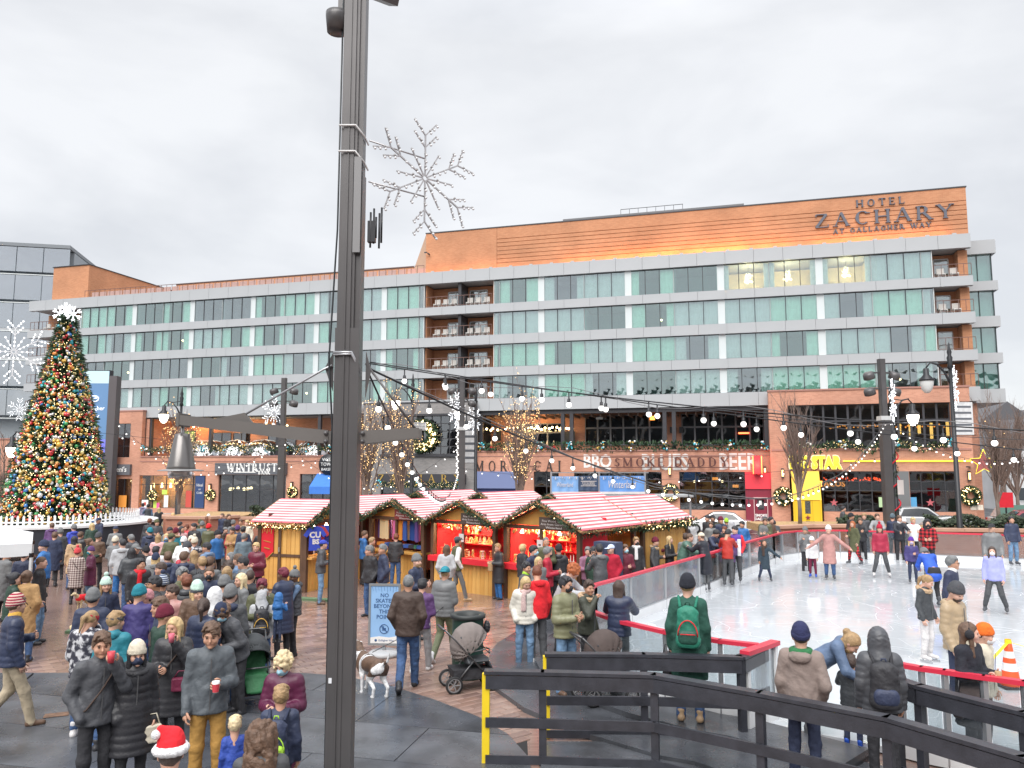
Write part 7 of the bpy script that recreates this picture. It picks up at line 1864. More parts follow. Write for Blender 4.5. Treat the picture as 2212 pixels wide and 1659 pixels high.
def person(spec):
 a = spec.split('|'); n = a[0].split(); X, Y, H, face, arms, base = float(n[0]), float(n[1]), float(n[2]), float(n[3]), n[4], float(n[5])
 topk, topc = a[1].split(':'); legc, shoe, head, ext, label = a[2], a[3], a[4], a[5], a[6]
 E = {}
 for q in ext.split(','):
  if q: k_, _, v_ = q.partition(':'); E[k_] = v_ or True
 num = lambda key: next((float(q[len(key):]) for q in ext.split(',') if q.startswith(key) and q[len(key):].replace('.', '').isdigit()), 0.0)
 d = math.hypot(X,Y); lv = level(d); s = H / 1.75; hv = (.016,.021,.030)[lv] / s
 grp = 'skaters and people on the ice' if 'ice' in E else 'visitors in the plaza crowd'
 root = thing('person', label, 'person', (X, Y, base), R(180 + face) - math.atan2(X, Y), grp)
 root.scale = (s,s,s)
 lean, child = num('lean'), s < .82
 if not lean: lean = prng.uniform(-2,5)
 if arms == 'dd' and level(d) and 'ice' not in E: arms = prng.choice(('dd', 'pp', 'hd', 'dh', 'pd', 'hh', 'dp'))
 hs = min(1.42,(.58 + .42 * s) / s) if s < .93 else 1.06
 sit = 'sit' in E; dz = -.40 if sit else 0
 skin = SKINS[3] if 'dark' in E and E['dark'] is True else SKINS[4] if 'tan' in E else SKINS[prng.randrange(3)]
 rp = .93 + .0 if 'skate' in E else .95
 # joints
 pelvis = Vector((0, 0, rp + dz)); RL = Matrix.Rotation(R(-lean), 3, 'X')
 up = lambda x,y,z: pelvis + RL @ (Vector((x,y,z + dz)) - pelvis)
 sw = .163 if topk not in 'cP' else .156
 neckz = 1.475 - (hs - 1) * .12
 sh = {-1: up(-sw,-.012,neckz - .055),1: up(sw,-.012,neckz - .055)}
 hip,kn,an = {},{},{}
 w_ = prng.uniform(-.02,.02)
 for i in (-1,1):
  hip[i] = Vector((i * .088,0,.92 + dz)); kn[i] = Vector((i * .105,.02 + i * w_,.50)); an[i] = Vector((i * .115,-.02 + i * w_,.085))
 if 'walk' in E:
  for i in (-1,1): kn[i] = Vector((i * .09,.16 if i > 0 else .02,.50)); an[i] = Vector((i * .08,.27 if i > 0 else -.30,.09 if i > 0 else .15))
 if 'skate' in E:
  for i in (-1,1): kn[i] = Vector((i * .16,.06 + i * .03,.50)); an[i] = Vector((i * .24,-.02 + i * .07,.085))
 if sit:
  for i in (-1,1): hip[i] = Vector((i * .09,0,.52)); kn[i] = Vector((i * .11,.42,.54)); an[i] = Vector((i * .11,.40,.09))
 if 'ice' in E:
  for i in (-1,1): an[i].z += .055
 if lean > 35:
  for i in (-1,1): hip[i].y -= .10; kn[i].y += .05
  pelvis.y -= .10
 el,wr,hk = {},{},{}
 for i,c in zip((-1,1),(arms[0],arms[1])):
  P = {'d': ((.215, -.03, 1.14), (.22, .07, .89)), 'p': ((.235, -.07, 1.15), (.185, .08, .95)), 'h': ((.22, .02, 1.13), (.085, .25, 1.17)), 'k': ((.225, .14, 1.20), (.055, .185, 1.475)),
    'o': ((.40, .03, 1.22), (.62, .07, 1.06)), 'u': ((.26, .12, 1.24), (.12, .32, 1.40)), 'w': ((.25, .14, 1.18), (.17, .38, 1.12))}[c]
  e_,w2 = Vector(P[0]),Vector(P[1]); e_.x *= i; w2.x *= i; e_.x += prng.uniform(-.012,.012); w2.y += prng.uniform(-.015,.015)
  e_.z -= (hs - 1) * .12; w2.z -= (hs - 1) * .12
  el[i] = up(*e_); wr[i] = up(*w2)
  if c == 'w' : el[i] = (sh[i] + Vector((i * .2, .45, 1.17))) / 2 + Vector((i * .06, .02, -.08)); wr[i] = Vector((i * .16, .46 + lean * .004, 1.18 / s if s < 1 and not child else 1.16)) if not child else Vector((i * .2, .4, 1.16 / s - .0))
  if c == 'd' and lean > 35: el[i] = sh[i] + Vector((i * .05, .05, -.28)); wr[i] = sh[i] + Vector((i * .02, .14, -.52))
  if c == 'h' and lean > 35: el[i] = sh[i] + Vector((i * .06, .10, -.26)); wr[i] = sh[i] + Vector((-i * .03, .30, -.38))
  hk[i] = c
 hp = -24 if 'down' in E else (-10 if 'down10' in E else prng.uniform(-6, 3))
 hy = prng.uniform(-14,14) if level(d) == 0 else prng.uniform(-32,32)
 Mh = Matrix.Translation(up(0, .012, neckz + .055)) @ RL.to_4x4() @ Matrix.Rotation(R(lean * .55), 4, 'X') @ Matrix.Rotation(R(hy), 4, 'Z') @ Matrix.Rotation(R(hp), 4, 'X') @ Matrix.Translation((0, .0, .095 * hs)) @ Matrix.Scale(hs, 4)
 # ---- body: one continuous skin
 lo = [min(v[i] for v in [*an.values(),*wr.values(),*el.values(),*sh.values(),pelvis]) - .22 for i in range(3)]; hi = [max(v[i] for v in [*an.values(),*wr.values(),*el.values(),*sh.values(),*kn.values(),Mh.translation]) + .22 for i in range(3)]; lo[2] = -.03
 f = SF(lo,hi,hv * 1.45)
 f.cap(pelvis,up(0,-.01,1.12),.10,.095,0,1.2,.9); f.cap(up(0,-.01,1.12),up(0,-.01,1.34),.095,.10,.05,1.2,.85); f.cap(sh[-1],sh[1],.055,.055,.05); f.cap(up(0,-.01,1.38),up(0,.0,neckz + .03),.07,.055,.03)
 for i in (-1,1):
  f.cap(hip[i],kn[i],.075,.052,.03); f.cap(kn[i],an[i],.050,.036,.02); f.cap(sh[i],el[i],.048,.040,.03); f.cap(el[i],wr[i],.040,.028,.02)
 parts = [f.skin(),shift(head_mesh(lv),Mh)]
 for i in (-1,1):
  if hk[i] == 'p': continue
  y_ = (wr[i] - el[i]).normalized(); th = Vector((0, .6, .8)) if hk[i] in 'hkuw' else Vector((0, 1, 0)); x_ = (th - y_ * th.dot(y_)).normalized(); z_ = x_.cross(y_)
  if z_.x * i < 0 and hk[i] == 'd': z_ = -z_
  Mx = Matrix((x_,y_,z_)).transposed().to_4x4(); Mx.translation = wr[i]
  v, q = shift(hand_mesh(lv, hk[i] in 'hkw'), Mx, .98)
  if Mx.to_3x3().determinant() < 0: q = q[:,::-1]
  parts.append((v,q))
 body = put('body', npmesh('body', parts, [skin]), root)
 # face
 if lv < 2 or d < 24:
  fb = face_bits()
  for sx in (-1,1):
   o = put('eye', fb['eye'], body); o.matrix_local = Mh @ Matrix.Translation((sx * .031, .083, .006))
   if lv == 0: o = put('eyebrow', fb['brow'], body); o.matrix_local = Mh @ Matrix.Translation((sx * .033, .092, .026))
  if 'mask' not in E: o = put('mouth', fb['mouth'], body); o.matrix_local = Mh @ Matrix.Translation((0, .090, -.052))
 def wear(name, m, c, k='knit', par=root, M=Mh):
  return put(name,npmesh(name,[shift(m,M)],[cloth(c,k)]),par)
 # ---- trousers
 f = SF(lo, hi, hv); wd = 1.12 if legc in ('den', 'lden', 'plaidr', 'khaki', 'tan2', 'lgrey', 'blue', 'dgrey', 'offwhite', 'olive2') else 1.0
 kq = dict(wr=.0035)
 f.cap(pelvis + Vector((0,-.005,.06)),pelvis + Vector((0,-.01,-.04)),.118,.118,0,1.25,.95)
 ank = .13 if ('skw' in shoe or 'skb' in shoe) else .05
 for i in (-1,1):
  f.cap(hip[i],kn[i],.079 * wd,.064 * wd,.04,**kq); f.cap(kn[i],an[i] + Vector((0,.0,ank - .085)) + (kn[i] - an[i]) * .02,.065 * wd,.052 * wd,.03,**kq)
 f.cut((0,0,1),pelvis.z + .10)
 put('trousers', npmesh('trousers', [f.skin()], [cloth(legc, 'den' if legc in ('den', 'lden', 'blue') else 'c')]), root)
 # ---- shoes
 sk = shoe.startswith('sk'); sc_ = {'skw': 'offwhite', 'skb': 'char', 'skblue': 'cobalt2'}.get(shoe, shoe)
 for i in (-1,1):
  yaw = -i * .14; M = Matrix.Translation(an[i]) @ Matrix.Rotation(yaw, 4, 'Z')
  if 'walk' in E and i < 0: M = M @ Matrix.Rotation(R(-32), 4, 'X')
  o = wear('skate' if sk else 'shoe', shoe_mesh('skate' if sk else 'shoe', lv), sc_, 'shoe', root, M)
  if sk:
   b = MB(); b.box((0, .045, -.118), (.006, .29, .042)); b.box((0, -.03, -.09), (.02, .04, .03)); b.box((0, .12, -.09), (.02, .04, .03)); o2 = b.build('blade', BLADE, o); o2.matrix_local = M
 # ---- top
 f = SF(lo, hi, hv); puff = topk in ('p', 'P'); longc = topk in ('c', 'P'); bl = {'j': 1.06, 'h': 1.08, 's': 1.0, 'p': 1.12, 'P': 1.10, 'c': 1.06, 'v': 1.12, 'v2': 1.12}[topk] * prng.uniform(.97, 1.10)
 hem = .52 if longc and not sit else .84 + dz; qt = (.085, .014) if puff or topk in ('v', 'v2') else None; wk = 0 if puff else .0045
 f.cap(up(0,-.012,1.04),up(0,-.012,neckz - .12),.124 * bl,.116 * bl,0,1.26,.98,quilt=qt,wr=wk); f.cap(pelvis + Vector((0,-.006,-.13)),up(0,-.01,1.08),.134 * bl,.124 * bl,.03,1.28,1.0,quilt=qt,wr=wk)
 if longc and not sit: f.cap((0,pelvis.y + .0,hem - .1),pelvis + Vector((0,0,.05)),.165 * bl,.128 * bl,.04,1.28,1.0,quilt=qt,wr=wk * 1.6)
 f.cap(sh[-1] + Vector((.02,0,0)),sh[1] - Vector((.02,0,0)),.068 * bl,.068 * bl,.06); f.cap(up(0,-.01,neckz - .07),up(0,.0,neckz + .015),.088,.072,.03)
 def sleeves(f):
  qs = (.075,.010) if puff else None
  for i in (-1,1):
   f.cap(sh[i],el[i],.064 * bl,.057 * bl,.035,quilt=qs,wr=wk); f.cap(el[i],wr[i] + (wr[i] - el[i]).normalized() * .01,.057 * bl,.046 * bl,.025,quilt=qs,wr=wk)
 if topk not in ('v', 'v2'): sleeves(f)
 n_ = RL @ Vector((0,0,-1)) if not longc and lean < 35 else Vector((0,0,-1))
 if lean < 35: f.cut(tuple(n_),n_ @ Vector((0,pelvis.y,hem)) if True else 0)
 nm = {'j': 'jacket', 'h': 'hooded_top', 's': 'jumper', 'p': 'puffer_jacket', 'P': 'long_puffer', 'c': 'coat', 'v': 'vest', 'v2': 'vest'}[topk]
 jk = put(nm,npmesh(nm,[f.skin()],[cloth(topc,topk[0])]),root)
 if topk in ('v', 'v2'):
  f = SF(lo, hi, hv); puff = False; f.cap(sh[-1], sh[1], .062, .062, 0); sleeves(f); put('shirt_sleeves', npmesh('shirt_sleeves', [f.skin()], [cloth('white' if topk == 'v2' else 'steel', 'h')]), root)
 ch_y = .128 * bl * .96 + .004
 def front(name,x0,x1,z0,z1,m,th=.006):     # strip lying on the front of the top
  mb = MB(); k = 9
  for j in range(k):
   za_,zb_ = z0 + (z1 - z0) * j / k,z0 + (z1 - z0) * (j + 1) / k; p,q = up((x0 + x1) / 2,ch_y,za_),up((x0 + x1) / 2,ch_y,zb_); mb.bar(p,q,x1 - x0,th,up=(0,1,0))
  return mb.build(name,m,root)
 if ('zip' in E or topk in ('j', 'p', 'P')) and lean < 20 and lv < 2 and abs(face) < 100: front('zip', -.006, .006, hem + .03, neckz - .05, mat('zip_grey', (.10, .10, .105), .4))
 if E.get('open') == 'redwhite':
  for i in (-1,1):
   f = SF(lo, hi, hv); f.cap(sh[i], el[i], .078, .070, 0); f.cap(el[i], wr[i], .070, .054, .02); put('sleeve', npmesh('sleeve', [f.skin()], [cloth('scarlet', 'j')]), root)
   front('jacket_panel', i * .13 - .05, i * .13 + .05, .84, 1.36, cloth('white', 'j'), .05)
  front('shirt_print', -.055, .055, 1.12, 1.3, cloth('white', 's'), .012)
 if E.get('collar'):
  f = SF(lo, hi, hv); f.cap(up(0, -.006, neckz - .015), up(0, .004, neckz + .035), .082, .080, 0); put('collar', npmesh('collar', [f.skin()], [cloth(E['collar'], 'c')]), root)
 # ---- head wear
 Mn = Matrix.Translation(up(0,.012,neckz + .15)) @ RL.to_4x4()
 if 'hood' in E: wear('hood', misc_mesh('hood', min(lv, 1)), E['hood'] if isinstance(E['hood'], str) else topc, topk[0], root, Mn)
 if 'hoodscarf' in E: wear('scarf', misc_mesh('scarf', min(lv, 1)), 'green', 'knit', root, Mn); wear('hood', misc_mesh('hood', min(lv, 1)), topc, 'h', root, Mn @ Matrix.Translation((0, -.03, -.03)))
 if 'furcollar' in E: wear('fur_collar', misc_mesh('fur', 0), 'black' if topc in ('black',) and topk == 'P' else ('white' if head == 'santa' else 'tan'), 'hair', root, Mn)
 if 'scarf' in E: wear('scarf', misc_mesh('scarf', min(lv, 1)), E['scarf'], 'knit', root, Mn)
 for h_ in head.split('+'):
  st, _, c = h_.partition(':')
  if st == 'H': wear('hood', hat_mesh('H', lv), topc if topc != 'plaidr' else 'black', topk[0] if topc != 'plaidr' else 'h')
  elif st in ('s', 'l', 'lp', 'y', 'u', 'c', 'cl', 'z'): wear('hair', hair_mesh(st, lv), c, 'hair')
  elif st == 'em': wear('hair', hair_mesh('l', lv), c, 'hair'); wear('ear_muffs', hat_mesh('em', lv), 'black', 'knit')
  elif st == 'santa': o = wear('santa_hat', hat_mesh('santa', lv), 'scarlet', 'h'); wear('fur_brim', hat_mesh('santab', lv), 'white', 'knit', o); wear('hair', hair_mesh('s', lv), 'dbrown', 'hair')
  elif st in ('b', 'bp', 'bt', 'k', 'kb', 'hb') or st == 'bts':
   pat = {'bt': 'maroonstripe', 'bts': 'steelstripe'}.get(st)
   o = wear('headband' if st == 'hb' else 'cap' if st[0] == 'k' else 'beanie', hat_mesh('b' if st in ('bt', 'bts', 'bp') else st, lv), pat or c, 'knit' if st[0] != 'k' else 'c')
   if st in ('bp', 'bts'):
    p = MB(); p.ball((0, -.025, .198), .042, 0, 10, 7); o2 = p.build('pompom', cloth(c if pat is None else 'navy', 'knit'), o); o2.matrix_local = Mh
   if st[0] in 'bk' and '+' not in head: wear('hair', hair_mesh('z', lv), prng.choice(('brown', 'dbrown', 'black', 'dblond')), 'hair')
 if 'mask' in E: wear('face_mask', misc_mesh('mask', lv), E['mask'], 'c')
 if 'beard' in E: wear('beard', misc_mesh('beard', lv), 'dbrown' if 'b:char' in head else 'dblond', 'hair')
 if 'glasses' in E:
  g_ = MB();
  for sx in (-1,1): g_.tube([(sx * .034 + .024 * math.cos(t),.101,.004 + .017 * math.sin(t)) for t in [k * .785 for k in range(9)]],.0022,4); g_.tube([(sx * .058,.098,.008),(sx * .078,0,.010)],.002,4)
  o = g_.build('glasses', MULL, root); o.matrix_local = Mh
 if 'strap' in E:
  mb = MB(); pts = [up(-.13,-.02,neckz - .0),up(-.09,ch_y * .8,neckz - .13),up(.02,ch_y + .012,1.20),up(.14,ch_y * .8,1.02),up(.19,0,.96),up(.13,-ch_y * .8,1.04),up(0,-ch_y - .014,1.22),up(-.09,-ch_y * .9,neckz - .1),up(-.13,-.02,neckz)]
  mb.tube(pts, .010, 5); mb.build('bag_strap', cloth('cream' if topc in ('navy',) else 'dbrown', 'c'), root)
 FOLK[label] = dict(root=root,wr=wr,el=el,M=Mh,up=up,ch=ch_y,neck=neckz,s=s)
 return root
PEOPLE = """
-6.95 11.02 1.80 100 hd -0.00|p:navy|khaki|brown|bt:maroon+s:brown|walk,collar:gold|man in a striped maroon beanie and navy puffer at the left edge
-9.14 14.80 1.68 165 dd -0.03|c:camel|den|black|u:brown|strap|woman in a camel coat seen from behind beside the tent leg
-9.85 16.39 1.78 80 dd -0.05|j:black|lden|black|z:brown||man with cropped hair in a black jacket behind the tent leg
-5.76 10.75 1.64 160 hk -0.00|p:camo|den|skw|y:dblond+hb:crimson|down|girl in a grey camouflage jacket with a red headband and white skates
-4.46 8.58 1.82 20 kp -0.00|j:char|black|black|s:brown|strap|man in a charcoal jacket drinking from a red cup
-4.17 8.80 1.66 12 dp -0.00|P:black|black|black|b:cream+l:black|mask:navy,furcollar|woman in a cream beanie and dark mask wearing a long black coat
-5.17 10.24 1.72 150 dd -0.00|j:teal|den|black|hb:char+s:dblond|hood|person in a teal jacket with a dark headband seen from behind
-6.27 11.78 1.76 170 dd -0.00|j:navy|black|black|b:grey||person in a grey beanie and plain navy jacket seen from behind
-7.25 14.03 1.64 5 dp -0.02|j:navy|black|black|bp:mint+l:dblond||smiling woman in a mint bobble hat with long fair hair
-10.33 20.74 1.82 175 dd -0.12|h:lgrey|blue|white|z:black|hood|tall man in a light grey hoodie and bright blue trousers
-11.95 21.54 1.49 165 dh -0.14|c:check|black|black|bp:coral|strap|woman in a checked coat and coral red bobble hat
-11.88 22.11 1.48 -80 hd -0.15|P:plum|lden|white|b:purple|mask:teal|woman in a long plum puffer coat and purple beanie
-11.99 20.08 1.80 -110 od -0.11|j:blue|black|black|b:navy||man in a bright blue jacket and navy beanie reaching out
-15.41 26.64 1.71 185 dh -0.22|c:char|black|black|b:grey+s:grey||person in a long dark coat and grey hat before the tree platform
-13.68 24.45 1.62 190 dh -0.18|c:tan|den|black|l:black|strap|woman in a tan coat with long black hair near the tree platform
-23.03 39.84 1.74 40 hh -0.40|j:slate|black|black|s:brown|down|man in a slate jacket leaning over a phone by the tree platform
-22.57 39.84 1.74 -30 hh -0.40|j:navy|black|black|s:black|down|man in a navy jacket showing a phone beside the picket fence
-16.20 28.87 1.70 190 dd -0.25|j:royal|black|black|b:grey|hood|person in a royal blue hooded jacket and grey hat by the skirted platform
-16.67 30.97 1.66 185 dh -0.29|j:dgreen|black|black|l:blond||woman with long fair hair before the dark platform skirt
-17.18 32.44 1.80 -60 hd -0.31|j:navy|black|black|k:navy|hood|man in a navy coat and cap against the platform skirt
-17.87 30.30 1.70 170 dd -0.28|j:purple|black|black|s:brown|hood|person in a purple hooded jacket left of the tree platform couple
-16.12 30.58 1.07 -20 hh -0.28|c:navy|black|black|k:black|scarf:red,down|person in a long navy coat with a red scarf by the dark skirt
-14.41 26.07 1.64 150 dh -0.21|p:black|black|black|s:brown||short haired person in a black puffer below the picket fence
-12.77 23.63 1.62 100 dh -0.17|j:dgreen|black|black|u:brown||woman in a dark green jacket turned right before the tree platform
-11.92 23.48 1.66 160 dd -0.17|j:grey|black|black|b:cream+s:grey||person in a cream hat and grey jacket at the platform corner
-11.88 24.52 1.66 -40 hh -0.18|j:char|black|black|s:dblond|hood,down|fair haired person in a charcoal hooded jacket at the platform corner
-9.53 19.81 1.76 10 dp -0.11|j:black|khaki|brown|k:grey||man in a grey cap and black jacket right of the grey hoodie man
-12.25 18.94 1.70 120 dd -0.10|c:grey|black|black|s:dblond||person in a grey coat standing under the tent edge
-11.59 18.63 1.72 170 dh -0.09|j:navy|den|black|s:black||person in a navy jacket under the tent beside the leg
-9.34 14.70 1.66 100 dd -0.03|j:dgreen|black|black|u:black||dark haired woman in a dark green jacket under the tent
-22.90 48.27 1.74 175 dd -0.40|h:lilac|black|black|s:black|hood|person in a lilac hoodie facing the ice cream shop
-21.75 46.53 1.76 180 ud -0.40|v:char|black|black|s:black||person in a charcoal vest beside the lilac hoodie
-20.12 44.37 1.68 180 dd -0.40|j:black|black|black|l:blond||woman with blond hair in black before the shop window
-15.41 33.10 1.72 160 dh -0.32|j:black|black|black|s:auburn||auburn haired man in a black jacket left of the round planter
-14.82 32.54 1.70 5 hh -0.31|j:char|black|black|b:olive||man in an olive beanie facing the camera by the round planter
-16.61 38.16 1.74 175 dd -0.40|j:scarlet|black|black|s:blond|hood|person in a bright red jacket before the round planter
-16.37 40.52 1.62 0 hh -0.40|j:scarlet|black|black|u:brown|sit,down|woman in a red jacket sitting on the brick planter wall
-14.97 38.44 1.66 30 hh -0.40|j:white|black|black|b:white|down|person in a white jacket and white hat right of the planter
-13.58 33.97 1.62 170 dd -0.33|j:olive|black|black|b:olive|hood|person in an olive hooded parka right of the planter
-13.82 37.26 1.78 -40 dp -0.39|j:navy|black|black|z:brown||man with cropped hair in a navy jacket before the hedge
-13.43 36.92 1.74 40 dd -0.38|j:black|black|black|s:brown||man in a black jacket before the hedge
-11.68 32.69 1.66 170 dd -0.31|h:grey|black|black|b:grey||person in a grey hooded top left of the side on kiosk
-10.98 32.34 1.70 -20 dh -0.31|j:cream|black|black|s:blond||fair haired person in a cream jacket beside the side on kiosk roof
-12.34 26.60 1.72 175 dd -0.22|j:navy|black|black|b:teal|hood|person in a teal beanie and navy coat in the crowd
-13.55 29.00 1.66 150 dd -0.26|j:black|black|black|bp:char||person in a dark bobble hat behind the teal beanie
-11.28 24.88 1.64 165 dd -0.19|j:pink|den|black|l:dblond||woman with long wavy fair hair in a pale pink jacket
-11.19 25.30 1.64 15 hh -0.20|j:blue|den|black|l:blond|mask:sky|fair haired woman in a pale blue mask looking this way
-11.72 27.24 1.68 170 dd -0.23|j:teal|den|black|b:maroon|furcollar|person in a maroon beanie and teal parka with a tan fur collar
-12.44 28.30 1.66 20 dd -0.24|j:grey|black|black|s:black|down|dark haired person in grey behind the masked fair haired woman
-13.67 32.07 1.64 120 dd -0.30|j:grey|black|black|s:black||short dark haired person in grey near the round planter
-12.75 30.60 1.62 -30 dh -0.28|j:coral|black|black|c:auburn||auburn haired woman in a coral red jacket in the middle of the crowd
-11.48 28.21 1.80 -35 dp -0.24|j:black|black|black|s:black||tall dark haired man in a black jacket looking left
-11.49 29.56 1.68 165 dh -0.26|p:olive|black|black|b:scarlet||person in an olive puffer and bright red beanie
-11.22 30.53 1.52 60 hh -0.28|j:dbrown|grey|brown|k:grey||man in a grey cap and dark brown leather jacket
-10.29 28.70 1.64 20 dd -0.25|c:crimson|black|black|s:brown||woman in a crimson coat behind the leather jacket man
-10.07 28.66 1.68 175 dd -0.25|P:navy|den|black|b:purple|strap|person in a purple beanie and long navy coat with a pale strap
-9.41 27.36 1.74 190 dd -0.23|c:navy|black|black|s:black||dark haired person in a navy coat beside the purple beanie
-8.63 26.92 1.70 170 uu -0.22|j:black|black|black|c:dbrown||curly haired person in black left of the side on kiosk
-7.90 25.31 1.62 175 hh -0.20|j:navy|white|white|s:brown|furcollar|woman in a navy jacket with white trousers before the side on kiosk
-7.59 24.65 1.64 190 hh -0.19|P:blue|black|black|s:black||person in a long blue quilted coat against the pine kiosk wall
-9.77 23.25 1.66 170 dd -0.16|j:white|den|black|b:white||person in a white beanie and white jacket in the crowd
-9.69 23.61 1.66 175 dd -0.17|j:char|den|black|b:cream+y:auburn||woman with an auburn ponytail under a cream beanie
-8.65 20.67 1.72 70 dd -0.12|h:lgrey|black|black|b:char||man in a dark striped beanie and pale grey hoodie in the crowd
-7.83 20.13 1.76 -130 dd -0.11|j:steel|black|black|s:black|hood|dark haired man in a steel blue hooded jacket seen from behind
-11.68 24.03 1.70 -150 dd -0.18|j:char|black|black|s:grey||grey haired person in charcoal near the platform corner
-9.53 20.38 1.64 178 dd -0.12|p:black|den|black|bp:black||person in a black bobble hat and black puffer carrying a yellow bottle
-8.25 18.14 1.66 175 dd -0.08|h:grey|den|black|b:navy+l:blond|hood|blond woman in a navy beanie and grey hoodie
-7.79 17.70 1.76 170 dd -0.08|p:navy|black|black|s:brown|hood|brown haired person in a wide navy puffer with hood
-7.39 17.67 1.76 175 dd -0.07|j:navy|black|black|s:brown|hood|brown haired person in a navy parka beside the wide puffer
-7.76 19.13 1.66 200 dd -0.10|j:brown|black|black|l:dblond||woman with light brown hair between the navy parkas
-6.55 16.57 1.76 170 dd -0.06|j:black|black|black|s:dblond||fair haired man in black wearing a grey rucksack
-6.45 16.71 1.74 180 dd -0.06|j:grey|black|black|s:brown||brown haired person in grey behind the black masked man
-6.69 18.62 1.66 -70 dd -0.09|j:grey|black|black|l:grey||grey haired woman looking left in the crowd
-6.00 16.59 1.66 165 dd -0.06|j:char|black|black|c:dbrown|collar:teal|curly dark haired person with a teal lined collar
-5.50 16.23 1.80 -70 dd -0.05|p:grey|black|black|s:black|hood,glasses|tall man with glasses in a grey puffer looking left
-6.05 14.25 1.80 75 hh -0.02|p:olive|black|black|s:grey|glasses|grey haired man with glasses in an olive quilted jacket
-5.58 14.43 1.80 15 dd -0.02|j:navy|black|black|z:brown|mask:black|man in a black face mask and navy coat facing this way
-7.30 19.56 1.00 150 dd -0.10|j:scarlet|black|black|s:blond||small blond child in a red jacket in the crowd
-4.86 13.29 1.74 175 dd -0.00|h:grey|black|black|b:grey||person in a pale grey beanie left of the blond woman
-4.87 14.21 1.70 -75 dd -0.02|j:grey|den|black|l:pblond|strap|pale blond woman in a grey jacket looking left
-4.28 13.46 1.70 5 kd -0.01|j:olive|black|black|s:maroon|dark|person with dyed maroon hair facing the camera
-6.02 13.24 1.76 -80 dh -0.00|j:black|black|black|s:black|tan|dark haired man looking left beside the striped bobble hat
-6.04 13.56 1.72 170 dd -0.01|j:char|black|black|bts:steel||person in a blue and grey striped bobble hat seen from behind
-5.84 12.55 1.62 -100 hh -0.00|j:pink|navy|black|b:rose||woman in a pink beanie and fluffy pale pink jacket
-4.78 10.80 1.82 -80 pp -0.00|j:navy|navy|black|s:brown||man in profile with brown hair and an open navy coat
-4.29 10.07 1.70 -10 kh -0.00|P:black|black|black|l:blond|strap|blond woman in a long black puffer drinking from a pink cup
-3.38 8.91 1.86 3 hd -0.00|j:slateg|tan2|brown|s:brown|zip,down10|tall man in a grey zipped fleece and mustard trousers holding a cup
-5.16 12.88 1.66 8 hd -0.00|j:black|navy|black|b:char+l:blond||blond woman in a charcoal beanie holding a dark cup
-4.71 12.51 1.68 165 dd -0.00|h:white|den|black|H|hoodup|person with a white hood pulled up seen from behind
-4.29 12.02 1.78 170 dd -0.00|j:dgrey|black|black|b:grey|hood:navy|person in a dark grey jacket with a navy hood and grey beanie
-4.02 11.71 1.68 -60 hh -0.00|j:char|black|black|b:navy+c:brown|mask:sky,lean25,down|woman in a navy beret bending down in a dark teal fleece
-4.21 13.30 1.53 178 hp -0.00|h:lgrey|den|white|H|hoodup|person in a light grey hood wearing a black rucksack
-4.26 13.38 1.70 8 dd -0.01|j:olive|black|black|s:maroon|dark,scarf:grey|person with short maroon hair and a grey scarf behind the rucksack
-4.36 15.01 1.70 -140 hh -0.03|P:navy|black|black|s:maroon|dark|woman with cropped maroon hair in a long navy puffer holding a toddler
-4.25 15.35 1.61 -75 kd -0.04|v:char|black|black|bp:grey|hood,dark|man in a grey bobble hat and dark vest sipping a cup
-3.86 13.02 0.78 150 uu 0.72|j:blue|navy|black|H|hoodup,lift0.72|toddler in a blue hooded jacket held by the woman in navy
-2.49 8.72 1.58 -15 hh -0.00|p:plum|plum|black|c:pblond|mask:sky,down|elderly woman in a plum puffer and pale blue mask
-2.32 7.99 1.40 170 dd -0.00|j:navy|black|black|s:dblond||boy wearing a navy and lime rucksack before the plum puffer
-2.90 8.39 0.98 185 dd -0.00|j:cobalt|navy|black|s:pblond||blond toddler in a blue patterned jacket at the lower edge
-1.96 6.29 1.60 178 dd -0.00|j:dgrey|black|black|cl:brown|hood|person with long curly brown hair at the lower edge
-2.45 5.76 1.66 170 dd -0.00|j:black|black|black|santa|furcollar|person in a red and white santa hat at the lower edge
-5.26 21.59 1.72 85 hh -0.14|j:char|lden|brown|k:royal|hood|man in a royal blue cap and faded jeans beside the kiosk
-3.53 19.54 1.74 -50 pp -0.10|j:black|den|black|s:grey|zip|grey haired man in a black bomber jacket facing left
-3.19 19.43 1.78 -80 pp -0.10|j:navy|lden|black|s:grey||grey haired man in a navy jacket beside the bomber jacket
-3.65 24.56 1.68 165 dh -0.18|j:black|den|black|s:auburn||person in a black leather jacket at the knitwear kiosk
-4.80 25.40 1.72 100 hh -0.20|j:blue|black|black|s:brown|hood|person in a bright blue jacket at the knitwear kiosk
-4.32 23.98 1.62 100 hh -0.18|j:brown|black|black|s:dblond||fair haired person in brown beside the bright blue jacket
-2.03 16.69 1.78 60 hh -0.06|j:navy|black|black|b:grey|beard|bearded man in a grey beanie with tan rucksack straps
-1.69 12.83 1.85 172 dd -0.00|j:dbrown|den|black|z:grey|walk|bald man in a dark brown jacket walking away
-1.60 13.97 1.63 165 dd -0.02|j:purple|lgrey|white|s:black|walk|dark haired boy in pale trousers walking beside the brown jacket
-1.28 14.86 1.74 150 dh -0.03|p:grey|olive2|white|kb:teal|walk|man in a backwards teal cap and grey puffer walking a dog
-1.74 20.77 1.66 170 dd -0.12|j:lgrey|grey|black|l:brown||woman with long brown hair in a pale jacket before the kiosk
-1.56 21.97 1.78 110 pp -0.14|v2:olive|grey|tan|k:char|walk|man in an olive vest with white sleeves walking right
-0.38 22.36 1.56 -60 hh -0.15|P:black|blue|black|s:dblond||woman in a long black quilted coat holding a paper bag
